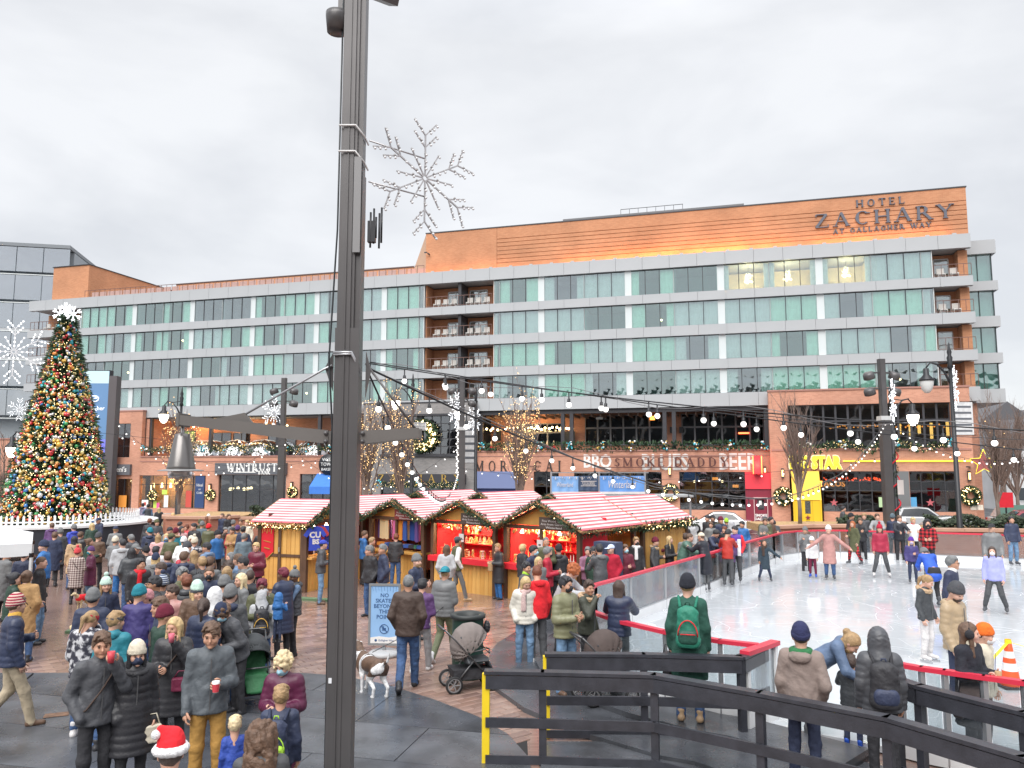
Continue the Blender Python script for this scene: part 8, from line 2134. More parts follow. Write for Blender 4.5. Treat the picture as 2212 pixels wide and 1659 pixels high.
0.23 14.43 1.63 10 pp -0.02|p:ivory|lden|white|l:blond|scarf:blush,down|blond girl in an ivory puffer with a blush scarf looking down
0.47 14.53 1.78 -150 dd -0.02|h:scarlet|dgrey|white|s:auburn|hood,down|boy in a bright red hoodie and grey joggers
0.27 16.54 1.66 70 dd -0.06|j:char|black|black|s:black|collar:lime|dark haired boy with a lime lined collar behind the blond girl
0.62 18.41 1.58 20 dd -0.09|j:grey|black|black|l:blond||fair haired woman hidden behind the red hoodie boy
0.85 18.70 1.78 80 hh -0.09|j:crimson|black|black|s:grey|mask:black|grey haired man in a crimson jacket behind the red hoodie
0.50 19.18 1.78 60 dd -0.10|j:navy|black|black|s:black|mask:sky|dark haired man in a blue mask and navy overshirt
0.30 20.96 1.66 120 dd -0.13|j:black|black|black|s:blond||short fair haired person at the red kiosk counter
0.86 19.97 1.72 10 hh 0.10|j:olive|black|black|z:grey|base0.1|bald stallholder in an olive jumper inside the red kiosk
1.20 20.13 1.70 175 dh -0.11|p:black|black|black|b:black|hood|person in a black beanie and black hooded puffer at the kiosk
0.89 14.75 1.74 70 ww 0.10|h:lgrey|black|black|c:ginger|hood,lean22,down,base0.1|person with curly ginger hair in a pale hoodie at the rail
0.84 12.36 1.78 45 hh 0.10|p:khakig|lden|brown|s:black|mask:black,base0.1|man in a khaki quilted jacket and black mask pushing a stroller
1.23 12.96 1.64 60 dk 0.10|j:moss|black|black|s:dbrown|furcollar,base0.1|dark haired woman in a moss coat with a tan fur collar
1.73 12.76 1.66 172 ww 0.10|p:navy|grey|skb|lp:dbrown|ice|woman with long dark hair in a navy puffer inside the near rail
1.98 20.63 1.62 20 kh -0.12|j:mauve|black|black|s:grey||grey haired woman in mauve by the navy cabinet
2.11 20.27 1.64 150 dd -0.12|j:dgreen|black|black|c:black||curly dark haired person in dark green by the rail
2.16 19.19 1.80 -150 kw -0.10|j:dgrey|black|black|s:black|hood:grey|man in a dark grey jacket with his back to the rail
2.59 20.40 1.70 -20 dd -0.12|h:crimson|black|black|k:iceblue||person in an ice blue cap and crimson top by the cabinet
2.82 21.78 1.35 60 ww -0.13|h:coral|black|black|s:dbrown|lean18|child in a coral hooded top leaning on the rink rail
3.02 20.88 1.66 15 dd -0.13|j:maroon|black|black|s:brown|mask:sky|brown haired person in a blue mask and maroon jacket at the rail
3.59 22.63 1.72 20 dp -0.15|c:black|black|black|s:dblond|mask:black,scarf:white|woman in black with a black mask and white patterned scarf
4.26 23.36 1.64 70 dd -0.16|j:dgrey|black|black|b:maroon|furcollar|person in a maroon beanie and fur collared grey parka at the rail
4.68 24.63 1.78 60 dd -0.16|j:maroon|black|black|s:brown|hood:lgrey|brown haired man in a maroon jacket at the rail
4.81 23.87 1.64 60 hh -0.15|j:black|black|black|l:blond||woman with long blond hair holding a drink at the rail
6.72 31.76 1.46 170 dd -0.14|j:royal|black|black|l:dblond||fair haired person in a royal blue jacket near the kiosk corner
6.60 29.01 1.76 -10 dp -0.12|h:lgrey|black|black|z:brown|mask:white|man in a pale grey hoodie and white mask behind the couple
6.38 28.93 1.70 170 dd -0.13|j:black|black|black|s:black||dark haired person in black beside the royal blue jacket
7.65 30.38 1.80 -30 dp -0.08|j:black|black|black|s:black|hood|tall dark haired man in a black hooded jacket by the white car
7.84 30.54 1.78 20 dd -0.06|j:black|black|black|k:black||man in a black cap and black jacket by the white car
7.53 29.55 1.60 10 dp -0.08|p:grey|black|black|s:brown||boy in a grey quilted jacket behind the rink corner
8.11 30.48 1.70 30 dd -0.05|j:olive|black|black|s:black||person in an olive jacket among the group by the white car
7.36 26.90 1.62 -40 dd -0.07|j:black|black|black|s:auburn||auburn haired person behind the red jacket skater
8.32 30.26 1.62 180 dd -0.04|j:char|black|black|b:lime||person in a bright green hat by the white car
7.91 28.13 1.68 160 dd -0.05|h:lgrey|black|black|H|hoodup|person in a pale grey hood behind the skaters
5.10 23.51 1.78 80 ww -0.12|p:jade|dgrey|black|z:brown|lean22|man in a jade quilted jacket leaning over the rail to a woman
5.46 22.14 1.64 -130 ww 0.10|P:ink|grey|skb|k:cream|ice,lean12|woman in a cream cap and long ink coat on skates at the rail
6.34 25.23 1.74 60 ww -0.09|j:navy|dgrey|black|s:black|lean22,down|dark haired man in navy leaning on the rail beside the red jacket
6.35 23.06 1.66 175 ww 0.10|j:brick|dgrey|skb|s:black|ice,down|skater in a brick red jacket seen from behind
6.85 23.95 1.68 -10 pp 0.10|j:violet|dgrey|skb|s:black|ice,open:redwhite|skater in a violet shirt and open red and white jacket
7.74 24.02 1.27 5 od 0.10|c:petrol|navy|skb|l:dbrown|ice,skate,scarf:dbrown|girl in a petrol blue coat skating with arms out
9.33 28.78 1.70 30 dd -0.00|h:grey|black|black|s:brown||person in a grey top outside the rink corner
9.70 29.21 1.72 50 dd -0.00|j:brown|black|black|s:black||dark haired person in brown outside the rink corner
10.10 29.44 1.54 -130 ww 0.10|j:charg|plaidr|skb|s:black|ice,lean30|skater in red plaid trousers leaning over the corner rail
10.64 28.13 1.66 0 pp -0.00|p:dgrey|black|black|s:brown|mask:sky,sit|person in a grey quilted jacket and blue mask on the planter
9.93 26.46 1.55 10 ww -0.00|j:grey|black|black|b:grey||person in grey low behind the far rink glass
9.53 24.85 1.25 -8 dd 0.10|j:white|wine|skblue|b:white|ice|small child in a white coat with wine leggings and blue skates
9.90 24.43 1.65 0 oo 0.10|c:rose2|den|skb|b:white|ice|woman in a long rose pink coat with both arms out
12.31 28.12 1.55 -40 dh 0.10|c:olive|plaidr|skb|l:ginger|ice,skate|ginger haired skater in an olive coat and patterned leggings
15.29 36.06 1.78 100 dd -0.00|j:char|black|black|s:black||dark haired man in charcoal turned right by the right planter
13.59 31.31 1.72 120 dd -0.00|j:black|black|black|b:black||person in a black beanie at the far rail beside the tall man
13.33 29.77 1.68 -10 ww -0.00|j:black|black|black|s:brown|lean15|short haired person in black leaning on the far rail
14.04 31.07 1.74 20 dd -0.00|j:char|black|black|s:dblond||fair haired person standing second row at the far rail
14.36 30.62 1.76 -5 ww -0.00|s:grey2|black|black|s:brown||man in a grey jumper standing at the far rail
14.88 30.51 1.74 150 dd -0.00|j:navy|black|black|b:slate||person in a slate beanie turned away behind the far rail
14.66 29.54 1.76 20 ww -0.00|j:ink|black|black|s:brown|collar:white|man in a dark suit jacket leaning on the far rail
15.08 29.99 1.60 -20 dd -0.00|j:grey|black|black|b:white||person in a white hat between the suit and the white jacket
15.18 29.52 1.68 5 ww -0.00|p:white|black|black|s:blond|collar:red|woman in a fluffy white jacket leaning on the far rail
11.77 25.00 1.64 5 dd 0.10|j:wine2|dgrey|skw|bp:crimson+l:dbrown|ice,skate|woman in a wine red jacket and crimson bobble hat skating
13.40 25.16 1.80 0 hh 0.10|j:plaidr|black|skb|H|hoodup,mask:black,ice|skater in a red plaid shirt with black hood and mask
12.06 23.62 1.35 10 hd 0.10|j:indigo|navy|skb|b:violet+l:blond|ice,mask:lilac|blond girl in an indigo jacket and violet headwear
10.57 19.72 1.66 -160 hh 0.10|j:cobalt2|black|skb|b:grey|ice,lean45,down|man in a cobalt jacket bending forward over a child
8.37 15.02 1.80 75 dd 0.10|j:navyb|dgrey|skb|s:grey|ice,glasses,collar:white|grey haired man with glasses in a navy blazer on the ice
7.52 14.35 1.54 60 dd 0.10|j:charg|offwhite|skw|y:dblond|ice,furcollar,down|girl in a charcoal jacket with pale trousers and white skates
6.48 11.54 1.80 60 dd 0.10|p:beige|navy|skb|b:char|ice,beard,hood,down|bearded man in a beige hooded puffer and charcoal beanie
14.30 23.27 1.80 5 dd 0.10|p:grey|dgrey|skb|k:black|ice|man in a black cap and grey puffer skating at the right
11.64 18.98 1.57 -5 dd 0.10|s:periwinkle|dgrey|skb|l:dbrown|ice,skate,mask:white|girl in a periwinkle fleece and white mask skating
17.84 27.85 1.73 30 dd 0.10|j:navy|lden|skb|s:black|ice|dark haired skater in a navy jacket and jeans at the far right
3.29 9.03 1.80 172 dp -0.00|h:taupe|navy|black|b:navyknit|hoodscarf|man in a navy beanie and taupe hoodie with a green scarf
3.94 10.57 1.84 80 hh -0.00|j:steelb|dgrey|skb|u:dblond|lean55,down,beard|man with a bun in a steel blue fleece bending over a child
4.35 10.22 1.18 165 uu -0.00|p:charg|navy|skblue|s:dbrown|hood|small child in a dark coat and blue skates at the gate
4.24 9.16 1.72 -170 dd -0.00|p:char|black|black|H|hoodup|person in a black padded hood wearing a black rucksack
5.58 9.69 1.70 60 hh -0.00|c:ink|black|black|em:brown|collar:cream|woman in ear muffs and a long dark coat eating a snack
5.88 9.96 1.62 70 dd -0.00|j:cream|black|black|b:orange|mask:white|person in a bright orange beanie behind the ear muffs woman
2.44 10.93 1.93 178 dd 0.15|c:pine|den|tan|b:ink|base0.15|man in a long green coat wearing a green rucksack
-14.64 24.99 1.70 170 dd -0.19|c:navy|black|black|s:brown||brown haired person in a navy coat left of the purple hooded jacket
-12.86 24.27 1.72 150 dh -0.18|j:brown|black|black|b:char||person in a brown jacket and charcoal beanie before the platform skirt
-9.51 19.56 1.68 175 dd -0.10|p:charg|den|black|l:black||woman with long black hair in a charcoal puffer near the grey hoodie man
-8.01 16.87 1.70 20 hd -0.06|p:black|black|black|s:black|scarf:red|person in a black puffer with a red scarf behind the grey hoodie man
-9.24 20.33 1.66 190 dd -0.12|p:white|den|black|s:black||black haired person in a white puffer in the middle of the crowd
-10.44 23.98 1.74 160 dd -0.18|j:olive|den|black|k:olive||person in an olive cap and jacket below the round planter
-8.25 19.75 1.64 30 hh -0.11|p:crimson|black|black|b:white||person in a white beanie and crimson puffer in the crowd
-7.02 15.76 1.72 -60 hd -0.04|h:charg|black|black|s:dbrown|hood|dark haired man in a charcoal hoodie looking left in the crowd
-9.19 22.65 1.70 165 dd -0.15|j:camo|black|black|bp:cream||person in a mottled grey jacket and cream bobble hat
-8.28 21.20 1.66 180 dd -0.13|j:brown|den|black|l:auburn||woman with long auburn hair in a brown jacket
-9.56 25.35 1.72 40 dd -0.20|p:blue|black|black|b:black||person in a blue puffer and black beanie near the planter wall
-10.13 28.32 1.64 -20 hh -0.24|c:camel|black|black|s:black||dark haired woman in a camel coat near the hedge planter
-8.22 23.98 1.74 175 dd -0.18|j:slate|den|black|s:grey||grey haired man in a slate jacket near the hedge planter
-6.44 16.77 1.70 185 dd -0.06|p:dgreen|black|black|k:black||person in a dark green puffer and black cap in the crowd
-5.63 15.46 1.68 150 dh -0.04|c:charg|black|black|l:dblond||woman with fair hair and a charcoal coat behind the leather jacket man
-6.01 17.16 1.76 -100 dd -0.07|j:steel|khaki|brown|s:brown||man in a steel jacket and khaki trousers turned left
-5.62 13.57 1.74 170 dd -0.01|p:charg|den|black|s:auburn|hood|auburn haired person in a charcoal hooded puffer
-6.21 13.59 1.66 15 hh -0.01|j:mauve|black|black|l:brown|scarf:cream|woman in a mauve jacket with a cream scarf
-5.80 12.23 1.74 165 dd -0.00|j:indigo|den|black|b:teal||person in an indigo jacket and teal beanie behind the mint bobble hat
-5.58 12.95 1.66 -40 dh -0.00|p:rose2|black|black|s:dbrown||short haired woman in a rose puffer in the crowd
-5.14 12.84 1.72 178 dd -0.00|j:brown|black|black|b:mint||person in a mint beanie and brown jacket
-4.47 11.45 1.70 140 dd -0.00|p:navy|den|black|y:dbrown||woman with a dark ponytail in a navy puffer
-4.68 10.60 1.72 120 dd -0.00|j:dgreen|black|black|b:maroon||person in a maroon beanie and dark green jacket near the pink beanie
-4.84 14.49 1.72 160 dd -0.02|j:ink|den|black|z:dbrown||cropped haired man in an ink jacket near the tall man in glasses
-6.84 21.01 1.70 -30 hh -0.13|p:maroon|black|black|s:blond||fair haired person in a maroon puffer near the side on kiosk
-14.29 28.14 1.70 175 dd -0.24|j:grey|black|black|k:navy||person in a grey jacket and navy cap at the platform corner
-12.19 28.81 1.66 20 dd -0.25|j:pink|black|black|l:black||black haired woman in a pink jacket below the round planter
-11.98 30.12 1.74 160 dd -0.27|c:slate|black|black|b:grey||person in a slate coat and grey beanie by the planter wall
-11.47 32.95 1.70 10 hd -0.32|j:tan|black|black|s:brown||brown haired person in a tan jacket by the hedge planter
-4.34 12.12 1.70 170 dd -0.00|p:slate|den|black|c:dbrown||curly haired person in a slate puffer near the masked man
7.96 29.76 1.74 20 dd -0.06|j:navy|black|black|b:maroon||person in a maroon beanie among the group by the white car
6.59 23.84 1.66 -20 hh -0.08|p:purple|black|black|l:brown||brown haired woman in a purple puffer behind the rink corner
5.25 23.66 1.72 175 dd -0.13|j:grey|den|black|s:dbrown||dark haired person in grey beside the kiosk corner bulbs
8.21 27.81 1.70 10 pp -0.04|j:blue|den|black|s:black||dark haired person in a blue jacket near the rink corner
9.36 28.84 1.76 -15 dd -0.00|p:olive|black|black|k:char||man in a charcoal cap and olive puffer behind the corner couple
"""
for ln in PEOPLE.strip().split("\n"): person(ln)
# ================================================================ THINGS PEOPLE CARRY,AND OTHER PROPS
def pm_of(label):
 r = FOLK[label]['root']; return Matrix.Translation(r.location) @ Matrix.Rotation(r.rotation_euler.z, 4, 'Z') @ Matrix.Scale(r.scale.x, 4)
def find(sub): return next(k for k in FOLK if sub in k)
def place(o,label,local):
 o.matrix_world = pm_of(label) @ local; o.rotation_mode = 'XYZ'; return o
def rucksack(sub,c1,c2,label,size=1.0,trim=None):
 k = find(sub); up, ch, nz = FOLK[k]['up'], FOLK[k]['ch'], FOLK[k]['neck']
 f = SF((-.3,-.6,.7),(.3,.3,1.7),.012); y = -ch - .085
 f.cap((0,y,1.08),(0,y + .01,1.34),.10 * size,.095 * size,0,1.45,.85,wr=.004); f.cap((-.06 * size,y,1.0),(.06 * size,y,1.0),.10 * size,.10 * size,.04,1,.9); f.cut((0,0,-1),-.93)
 t = put('rucksack', npmesh('rucksack', [f.skin()], [cloth(c1, 'j')])); tag(t, label, 'rucksack', 'rucksacks on backs in the crowd')
 f = SF((-.3,-.6,.7),(.3,.3,1.7),.010); f.cap((-.06 * size,y - .075,1.04),(.06 * size,y - .075,1.04),.062 * size,.062 * size,0,1,.6); f.cap((-.06 * size,y - .075,1.09),(.06 * size,y - .075,1.09),.062 * size,.062 * size,.03,1,.6)
 put('pocket', npmesh('pocket', [f.skin()], [cloth(c2, 'j')]), t)
 mb = MB()
 for sx in (-1,1): mb.tube([(sx * .09,y + .05,1.40),(sx * .115,-.02,nz + .035),(sx * .12,ch * .85,nz - .10),(sx * .13,ch + .01,1.2),(sx * .17,.02,1.02),(sx * .12,y + .05,1.0)],.019,6)
 mb.build('shoulder_strap', cloth(c1, 'c'), t)
 if trim:
  z = MB(); z.tube([(.125 * size * math.cos(a), y - .10, 1.08 + .19 * math.sin(a)) for a in [k_ * .31 for k_ in range(11)]], .008, 5); z.tube([(-.09, y - .135, 1.11), (.09, y - .135, 1.11)], .007, 5); z.build('zip', cloth(trim, 'c'), t)
 MB().tube([(-.03, y + .02, 1.43), (-.02, y + .02, 1.47), (.02, y + .02, 1.47), (.03, y + .02, 1.43)], .009, 5).build('grab_loop', cloth(c2, 'c'), t)
 return place(t,k,Matrix.Identity(4))
rucksack('light grey hood wearing', 'black', 'black', 'black rucksack with gold zips on the person in the grey hood', 1.0, 'gold')
rucksack('black padded hood', 'black', 'navy', 'black rucksack on the person in the black padded hood', 1.1); rucksack('long green coat', 'hike', 'pine', 'green hiking rucksack on the man in the long green coat', .95, 'red')
rucksack('fair haired man in black', 'charg', 'black', 'grey rucksack on the fair haired man in the crowd', 1.0); rucksack('boy wearing a navy', 'navy', 'lime', 'navy rucksack with a lime pocket on the boy', 1.0, 'lime')
CUPW = mat('cup_white', (.75, .74, .72), .5); CUPR = mat('cup_red', (.62, .06, .08), .5); CUPP = mat('cup_pink', (.66, .14, .20), .5); KRAFT = mat('kraft_paper', (.42, .28, .15), .8); PHONE = mat('phone_black', (.01, .01, .012), .2)
def cup(sub,side,m,label,lid=True,band=None):
 k = find(sub); Fk = FOLK[k]; d = (Fk['wr'][side] - Fk['el'][side]).normalized(); p = Fk['wr'][side] + d * .085 + Vector((-side * .0, .035, .01))
 o = MB().lathe([(0, -.055), (.028, -.055), (.038, .055), (.034, .055), (.030, .03)], n=14).build('paper_cup', m);
 if lid: MB().lathe([(.040, .053), (.040, .062), (.034, .072), (0, .072)], n=14).build('lid', CUPW, o)
 if band: MB().lathe([(.0295, -.05), (.0365, .03)], n=14).build('printed_band', band, o)
 tag(o, label, 'paper cup', 'hot drink cups'); return place(o, k, Matrix.Translation(p))
cup('drinking from a red cup', -1, CUPR, 'red paper cup at the lips of the man in charcoal', False); cup('drinking from a pink cup', -1, CUPP, 'pink and white paper cup held by the blond woman in black', False); cup('mustard trousers', -1, CUPW, 'white paper cup held by the man in mustard trousers', False, CUPR)
cup('navy beret', 1, CUPW, 'white lidded cup held by the woman in the navy beret'); cup('grey bobble hat and dark vest', -1, CUPW, 'white cup at the lips of the man in the grey bobble hat'); cup('charcoal beanie holding a dark cup', -1, PHONE, 'dark cup held by the blond woman in the charcoal beanie'); cup('holding a drink at the rail', 1, CUPW, 'white cup with red print held at the rink rail', True, CUPR)
cup('plum puffer and pale blue', -1, CUPW, 'small white tub held by the elderly woman in plum', False); cup('eating a snack', 1, KRAFT, 'brown snack cone held by the woman in ear muffs', False)
def slab_(sub,label,dims,m,off,name,cat,side=None,rx=0,strap=None,group=None):
 k = find(sub); Fk = FOLK[k]; base = Fk['wr'][side] if side else Vector((0, 0, 0)); mb = MB(); mb.box((0, 0, 0), dims); o = mb.build(name, m); md = o.modifiers.new('bevel', 'BEVEL'); md.width = min(dims) * .2; md.segments = 2
 if strap: MB().tube([(-dims[0] * .4, 0, dims[2] * .5), (-dims[0] * .2, 0, dims[2] * .5 + strap), (dims[0] * .2, 0, dims[2] * .5 + strap), (dims[0] * .4, 0, dims[2] * .5)], .008, 5).build('handle', m, o)
 tag(o, label, cat, group); return place(o, k, Matrix.Translation(base + Vector(off)) @ Matrix.Rotation(rx, 4, 'X'))
slab_('holding a paper bag', 'brown paper bag held by the woman in the black quilted coat', (.17, .09, .24), KRAFT, (.06, .07, -.12), 'paper_bag', 'paper bag', -1, 0, .05)
slab_('drinking from a pink cup', 'burgundy shoulder bag on the blond woman in black', (.26, .09, .17), cloth('wine', 'j'), (-.15, .17, .93), 'handbag', 'handbag', None, 0, .08); slab_('cream beanie and dark mask', 'cream handbag hanging beside the woman in the cream beanie', (.20, .09, .20), cloth('cream', 'j'), (.03, .06, -.16), 'handbag', 'handbag', -1, 0, .12)
slab_('showing a phone', 'phone held by the man in navy by the picket fence', (.075, .01, .15), PHONE, (0, .12, .04), 'phone', 'phone', 1, -.6, None, 'phones'); slab_('pink beanie and fluffy', 'phone held by the woman in the pink beanie', (.075, .01, .15), PHONE, (0, .12, .04), 'phone', 'phone', 1, -.6, None, 'phones'); slab_('faded jeans beside the kiosk', 'phone held by the man in the royal blue cap', (.075, .01, .15), PHONE, (0, .12, .04), 'phone', 'phone', 1, -.6, None, 'phones')
slab_('woman with long fair hair before', 'coral red bag held before the dark platform skirt', (.26, .08, .24), cloth('coral', 'j'), (.05, -.05, -.05), 'tote_bag', 'tote bag', 1, 0, .08); slab_('eating a snack', 'black leather bag on the arm of the woman in ear muffs', (.30, .12, .26), cloth('black', 'p'), (.22, .02, .78), 'handbag', 'handbag', None, 0, .22)
slab_('in a long green coat', 'black cloth bag hanging from the green coat mans hand', (.10, .28, .40), cloth('black', 'j'), (-.06, .02, -.30), 'cloth_bag', 'bag', -1, 0, .1); slab_('carrying a yellow bottle', 'yellow bottle tucked at the back of the black puffer', (.05, .05, .20), mat('bottle_yellow', (.62, .60, .06), .4), (.06, -.17, 1.3), 'bottle', 'bottle', None, .5)
# strollers
def stroller(x, y, z, rz, label, hood=(.20, .17, .16), col='charg'):
 t = thing('stroller', label, 'stroller', (x, y, z), rz, 'strollers by the rink'); FR_ = mat('stroller_frame', (.12, .12, .125), .35, .6)
 mb = MB()
 for sx in (-.22,.22):
  mb.tube([(sx,-.48,1.0),(sx,-.30,.82),(sx,.30,.16)],.014,6); mb.tube([(sx,.02,.52),(sx,-.30,.15)],.013,6); mb.tube([(sx,-.1,.62),(sx,.18,.66),(sx,.26,.60)],.011,6)
 mb.tube([(-.22,-.48,1.0),(-.12,-.52,1.02),(.12,-.52,1.02),(.22,-.48,1.0)],.019,6); mb.tube([(-.22,-.30,.15),(.22,-.30,.15)],.012,6); mb.tube([(-.22,.30,.16),(.22,.30,.16)],.012,6); mb.tube([(-.22,.26,.60),(0,.32,.61),(.22,.26,.60)],.013,6)
 mb.build('frame', FR_, t)
 f = SF((-.3,-.5,.2),(.3,.5,1.1),.014); f.cap((0,-.20,.86),(0,-.08,.46),.035,.04,0,5.2,1,wr=.003); f.cap((0,-.08,.46),(0,.24,.47),.04,.04,.04,4.8,1); f.cap((0,.24,.47),(0,.36,.28),.035,.03,.03,4.6,1)
 put('seat', npmesh('seat', [f.skin()], [cloth(col, 'j')]), t)
 f = SF((-.32, -.6, .3), (.32, .5, 1.2), .014); f.ell((0, -.02, .70), (.255, .33, .36), 0); f.ell((0, -.01, .68), (.235, .31, .335), .0, sub=True); f.cut((0, .62, -.78), -.50 + .0); f.cut((0, -1, 0), .40); f.F += .006 * np.abs(np.sin(9 * np.arctan2(np.stack(np.meshgrid(*f.ax, indexing='ij'), -1)[..., 2] - .6, np.stack(np.meshgrid(*f.ax, indexing='ij'), -1)[..., 1] + .05)))
 put('hood', npmesh('hood', [f.skin()], [mat('hood_%d' % int(hood[0] * 100), hood, .8, var=.1, vscale=8)]), t)
 MB().prism([(-.30, .20), (.26, .20), (.30, .34), (-.34, .36)], 0, -.2, .2).build('basket', cloth('black', 'c'), t)
 for sx in (-.25,.25):
  for yy,r in ((-.33,.14),(.32,.11)):
   w_ = MB().lathe([(r - .03, -.018), (r, -.02), (r, .02), (r - .03, .018)], (sx, yy, r), 18, 0, Matrix.Rotation(R(90), 3, 'Y')).build('wheel', mat('stroller_tyre', (.02, .02, .022), .7), t)
   rb = MB(); rb.lathe([(r - .045, -.012), (r - .028, -.014), (r - .028, .014), (r - .045, .012)], (sx, yy, r), 16, 0, Matrix.Rotation(R(90), 3, 'Y'))
   for k in range(5): a = k * 1.257; rb.bar((sx,yy,r),(sx,yy + (r - .03) * math.cos(a),r + (r - .03) * math.sin(a)),.012)
   rb.build('rim', mat('wheel_grey', (.25, .25, .26), .5), w_)
 return t
stroller(*G(1016, 1488).xy, 0, R(-72), 'empty grey stroller parked in front of the green bin'); stroller(1.42, 12.1, .075, R(-70), 'dark stroller with a brown folding hood behind the timber railings', (.075, .055, .05), 'black'); stroller(-3.95, 12.15, 0, R(205), 'dark stroller with a green seat behind the man in mustard trousers', (.05, .055, .06), 'green')
# bin
bn_ = thing('litter_bin', 'green steel drum litter bin with a dark rim', 'bin', (*G(1010, 1462).xy, 0)); BG = mat('bin_green', (.018, .06, .045), .45, var=.15, vscale=4)
MB().lathe([(.27, 0), (.275, .04), (.27, .08), (.27, .33), (.28, .35), (.27, .37), (.27, .66), (.28, .68), (.27, .70), (.27, .98), (.285, 1.0)], n=28).build('drum', BG, bn_); MB().lathe([(.285, .99), (.305, 1.0), (.305, 1.06), (.27, 1.07), (.20, 1.05), (.19, .95)], n=28).build('rim', mat('bin_rim', (.03, .035, .035), .5), bn_); MB().lathe([(.21, .9), (0, .88)], n=16).build('bin_liner', PHONE, bn_)
f = SF((.2, -.2, .6), (.5, .2, 1.0), .012); f.ell((.33, 0, .84), (.06, .07, .11), 0, wr=.006); put('bag_of_rubbish', npmesh('bag_of_rubbish', [f.skin()], [cloth('black', 'p')]), bn_)
# sign
sg_ = thing('notice_stand', 'blue no skates notice on a grey stand beside the tall pole', 'sign', (*G(829, 1416, gz(-2.4, 14)).xy, gz(-2.4, 14)), R(-4)); AF = mat('sign_frame', (.30, .31, .32), .4, .4); SB = mat('notice_blue', (.26, .45, .72), .5, var=.06, vscale=2); INK = mat('notice_ink', (.03, .09, .24), .6)
MB().lathe([(.0, .0), (.30, .0), (.31, .05), (.25, .09), (0, .10)], (.0, .02, 0), 22).build('weighted_base', mat('base_grey', (.42, .43, .44), .5), sg_); MB().box2(-.03, .03, .0, .04, .09, .22).build('stem', AF, sg_)
MB().box2(-.31, .31, -.02, .02, 1.31, 1.35).box2(-.31, .31, -.02, .02, .19, .23).box2(-.31, -.27, -.021, .021, .231, 1.309).box2(.27, .31, -.021, .021, .231, 1.309).build('frame', AF, sg_)
pn = MB().box2(-.27, .27, -.008, .008, .23, 1.31).build('notice_panel', SB, sg_); MB().prism([(-.268, .232), (.268, .232), (.268, .37), (.1, .34), (-.1, .36), (-.268, .335)], 1, -.011, -.0082).build('white_band', CUPW, pn)
for k, s_ in enumerate(('NO', 'SKATES', 'BEYOND', 'THIS', 'POINT')): text(s_, .105, INK, pn, (0, -.011, 1.13 - k * .102), ext=.001, offset=.0015)
ic = MB(); ic.tube([(.085 * math.cos(a), -.013, .50 + .085 * math.sin(a)) for a in [k * .3142 for k in range(21)]], .007, 5); ic.bar((-.06, -.013, .56), (.06, -.013, .44), .013); ic.box((0, -.012, .50), (.07, .003, .035)); ic.box((-.02, -.012, .525), (.03, .003, .05)); ic.box((0, -.012, .472), (.085, .003, .008)); ic.build('no_skates_symbol', INK, pn)
text('Gallagher Way', .05, INK, pn, (.04, -.014, .285), ext=.001); MB().lathe([(0, 0), (.025, 0), (.025, .003), (0, .003)], (-.16, -.012, .285), 12, 0, Matrix.Rotation(R(90), 3, 'X')).build('logo', INK, pn)
sp = MB()
for i in range(9): sp.bar((-.25 + i * .06,-.012,1.30),(-.22 + i * .055,-.012,1.22 - .03 * (i % 2)),.008,.003)
sp.build('branch_print', mat('notice_shade', (.12, .25, .45), .6), pn)
